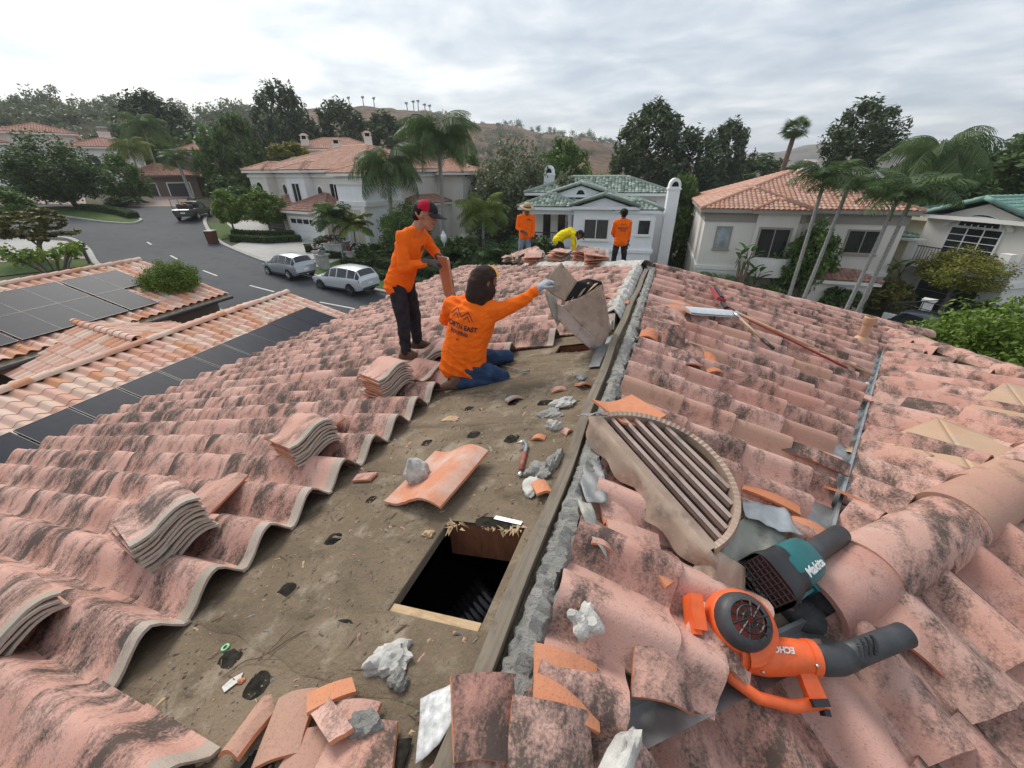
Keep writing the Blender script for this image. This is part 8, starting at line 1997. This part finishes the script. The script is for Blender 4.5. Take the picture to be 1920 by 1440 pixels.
for i in range(4):
    for j in range(6): a = -1.0 + j * .28; c = Vector((.42 + i * .022, -.042 + i * .009, -.032)); m.box(c + Vector((-.016 * math.sin(a), -.042 * math.sin(a) , .042 * math.cos(a))), (.010, .014, .010))
tag(m.build("grip_ribs", M_BLACK, ob), kind="stuff")
m = MB(); m.tube([(-.09, -.10, .01), (-.06, -.17, .02), (.02, -.215, .02), (.13, -.225, .015), (.23, -.205, .010)], [.022, .021, .020, .020, .019], 12); m.build("handle", M_ORANGE, ob, smooth=True)
m = MB(); m.prism([(.20, -.225, -.012), (.26, -.215, -.012), (.235, -.10, -.012), (.18, -.10, -.012)], (0, 0, .03)); m.build("handle_web", M_ORANGE, ob)
m = MB(); m.box((.215, -.205, .036), (.055, .022, .018), Matrix.Rotation(.15, 3, 'Z')); m.box((.245, -.228, .0), (.02, .02, .03)); m.build("trigger", M_BLACK, ob)
m = MB(); rows = []
for r, z in ((.098, .062), (.092, .095), (.078, .112), (.062, .118)): rows.append([(r * math.cos(2 * math.pi * j / 24) - .005, r * math.sin(2 * math.pi * j / 24) + .005, z) for j in range(25)])
m.grid(rows); m.build("engine_shroud", M_GREYPL, ob, auto=35)
m = MB()
for j in range(12): a = math.pi * 2 * j / 12; m.tube([(.012 * math.cos(a), .012 * math.sin(a) + .005, .121), (.066 * math.cos(a + .3), .066 * math.sin(a + .3) + .005, .117)], .004, 4)
for r in (.025, .045): m.tube([(r * math.cos(a), r * math.sin(a) + .005, .120) for a in np.linspace(0, 6.283, 20)], .0035, 4)
m.build("starter_grille", M_BLACK, ob); m = MB(); m.lathe([(.06, .085), (.06, .100)], (0, .005, 0), 20); m.build("fan_disc", plain("red_fan", (.35, .05, .03), .5), ob)
m = MB(); m.box((-.155, .02, .01), (.045, .12, .10)); m.box((-.165, -.045, -.01), (.03, .02, .12)); m.build("muffler_guard", M_ORANGE, ob)
m = MB(); m.box((-.06, -.05, -.10), (.14, .12, .06)); m.build("fuel_tank", plain("milky_tank", (.30, .33, .26), .35), ob)
for q in ((-.075, -.115, .045), (.05, -.14, .03), (.235, -.10, .045)): m = MB(); m.sphere(q, .007, 8); m.build("screw", M_CHROME, ob, smooth=True)
text_obj("brand_lettering", "ECHO", .027, M_PRINT, Matrix.Translation((.125, -.066, .058)) @ Matrix.Rotation(R_(183), 4, 'Z') @ Matrix.Rotation(R_(-8), 4, 'X'), ob, .001, .0009)
# --- teal blower
tb = thing("leaf_blower", "teal and black leaf blower beside the louvred metal vent", "leaf blower", (0, 0, 0)); tx = Vector((.64, .76, -.12)).normalized(); tb.matrix_world = frame(S2.P(.93, 1.40, .19), tx, (S2.n + Vector((-.05, -.35, 0))).normalized())
m = MB(); rows = []
for x, a_, b_ in ((-.02, .086, .078), (.0, .092, .082), (.08, .092, .082), (.15, .086, .076), (.185, .070, .062), (.20, .055, .05)):
    rows.append([(x, a_ * math.copysign(abs(math.cos(t)) ** .75, math.cos(t)), b_ * math.copysign(abs(math.sin(t)) ** .75, math.sin(t))) for t in np.linspace(0, 2 * math.pi, 29)])
m.grid(rows); m.build("housing", M_TEAL, tb, auto=40)
m = MB(); rows = []
for x, a_ in ((-.135, .105), (-.12, .108), (-.06, .098), (-.02, .090), (.005, .094)): rows.append([(x, a_ * math.copysign(abs(math.cos(t)) ** .5, math.cos(t)), a_ * .86 * math.copysign(abs(math.sin(t)) ** .5, math.sin(t))) for t in np.linspace(0, 2 * math.pi, 29)])
m.grid(rows); m.build("intake_cowl", M_BLACK, tb, auto=40); m = MB(); m.bbox(-.11, -.10, -.09, .09, -.075, .075); m.build("intake_back", plain("dull_red_mesh", (.10, .02, .015), .7), tb)
m = MB()
for i in range(9): y = -.085 + .17 * i / 8; m.tube([(-.132, y, -.075), (-.132, y, .075)], .0035, 4)
for i in range(7): z = -.072 + .144 * i / 6; m.tube([(-.132, -.088, z), (-.132, .088, z)], .0035, 4)
m.build("intake_grille", M_BLACK, tb)
m = MB(); m.tube([(.185, 0, 0), (.22, 0, 0), (.50, .0, -.005)], [.052, .047, .045], 20); m.build("nozzle", M_GREYPL, tb, smooth=True)
m = MB(); m.box((.06, -.095, -.03), (.12, .03, .03)); m.box((.12, -.10, -.03), (.03, .04, .05)); m.build("clamp_rib", M_TEAL, tb)
text_obj("brand_lettering", "Makita", .048, M_PRINT, Matrix.Translation((.075, -.040, .0815)) @ Matrix.Rotation(R_(12), 4, 'X') @ Matrix.Rotation(R_(4), 4, 'Z'), tb, .001, .0012)
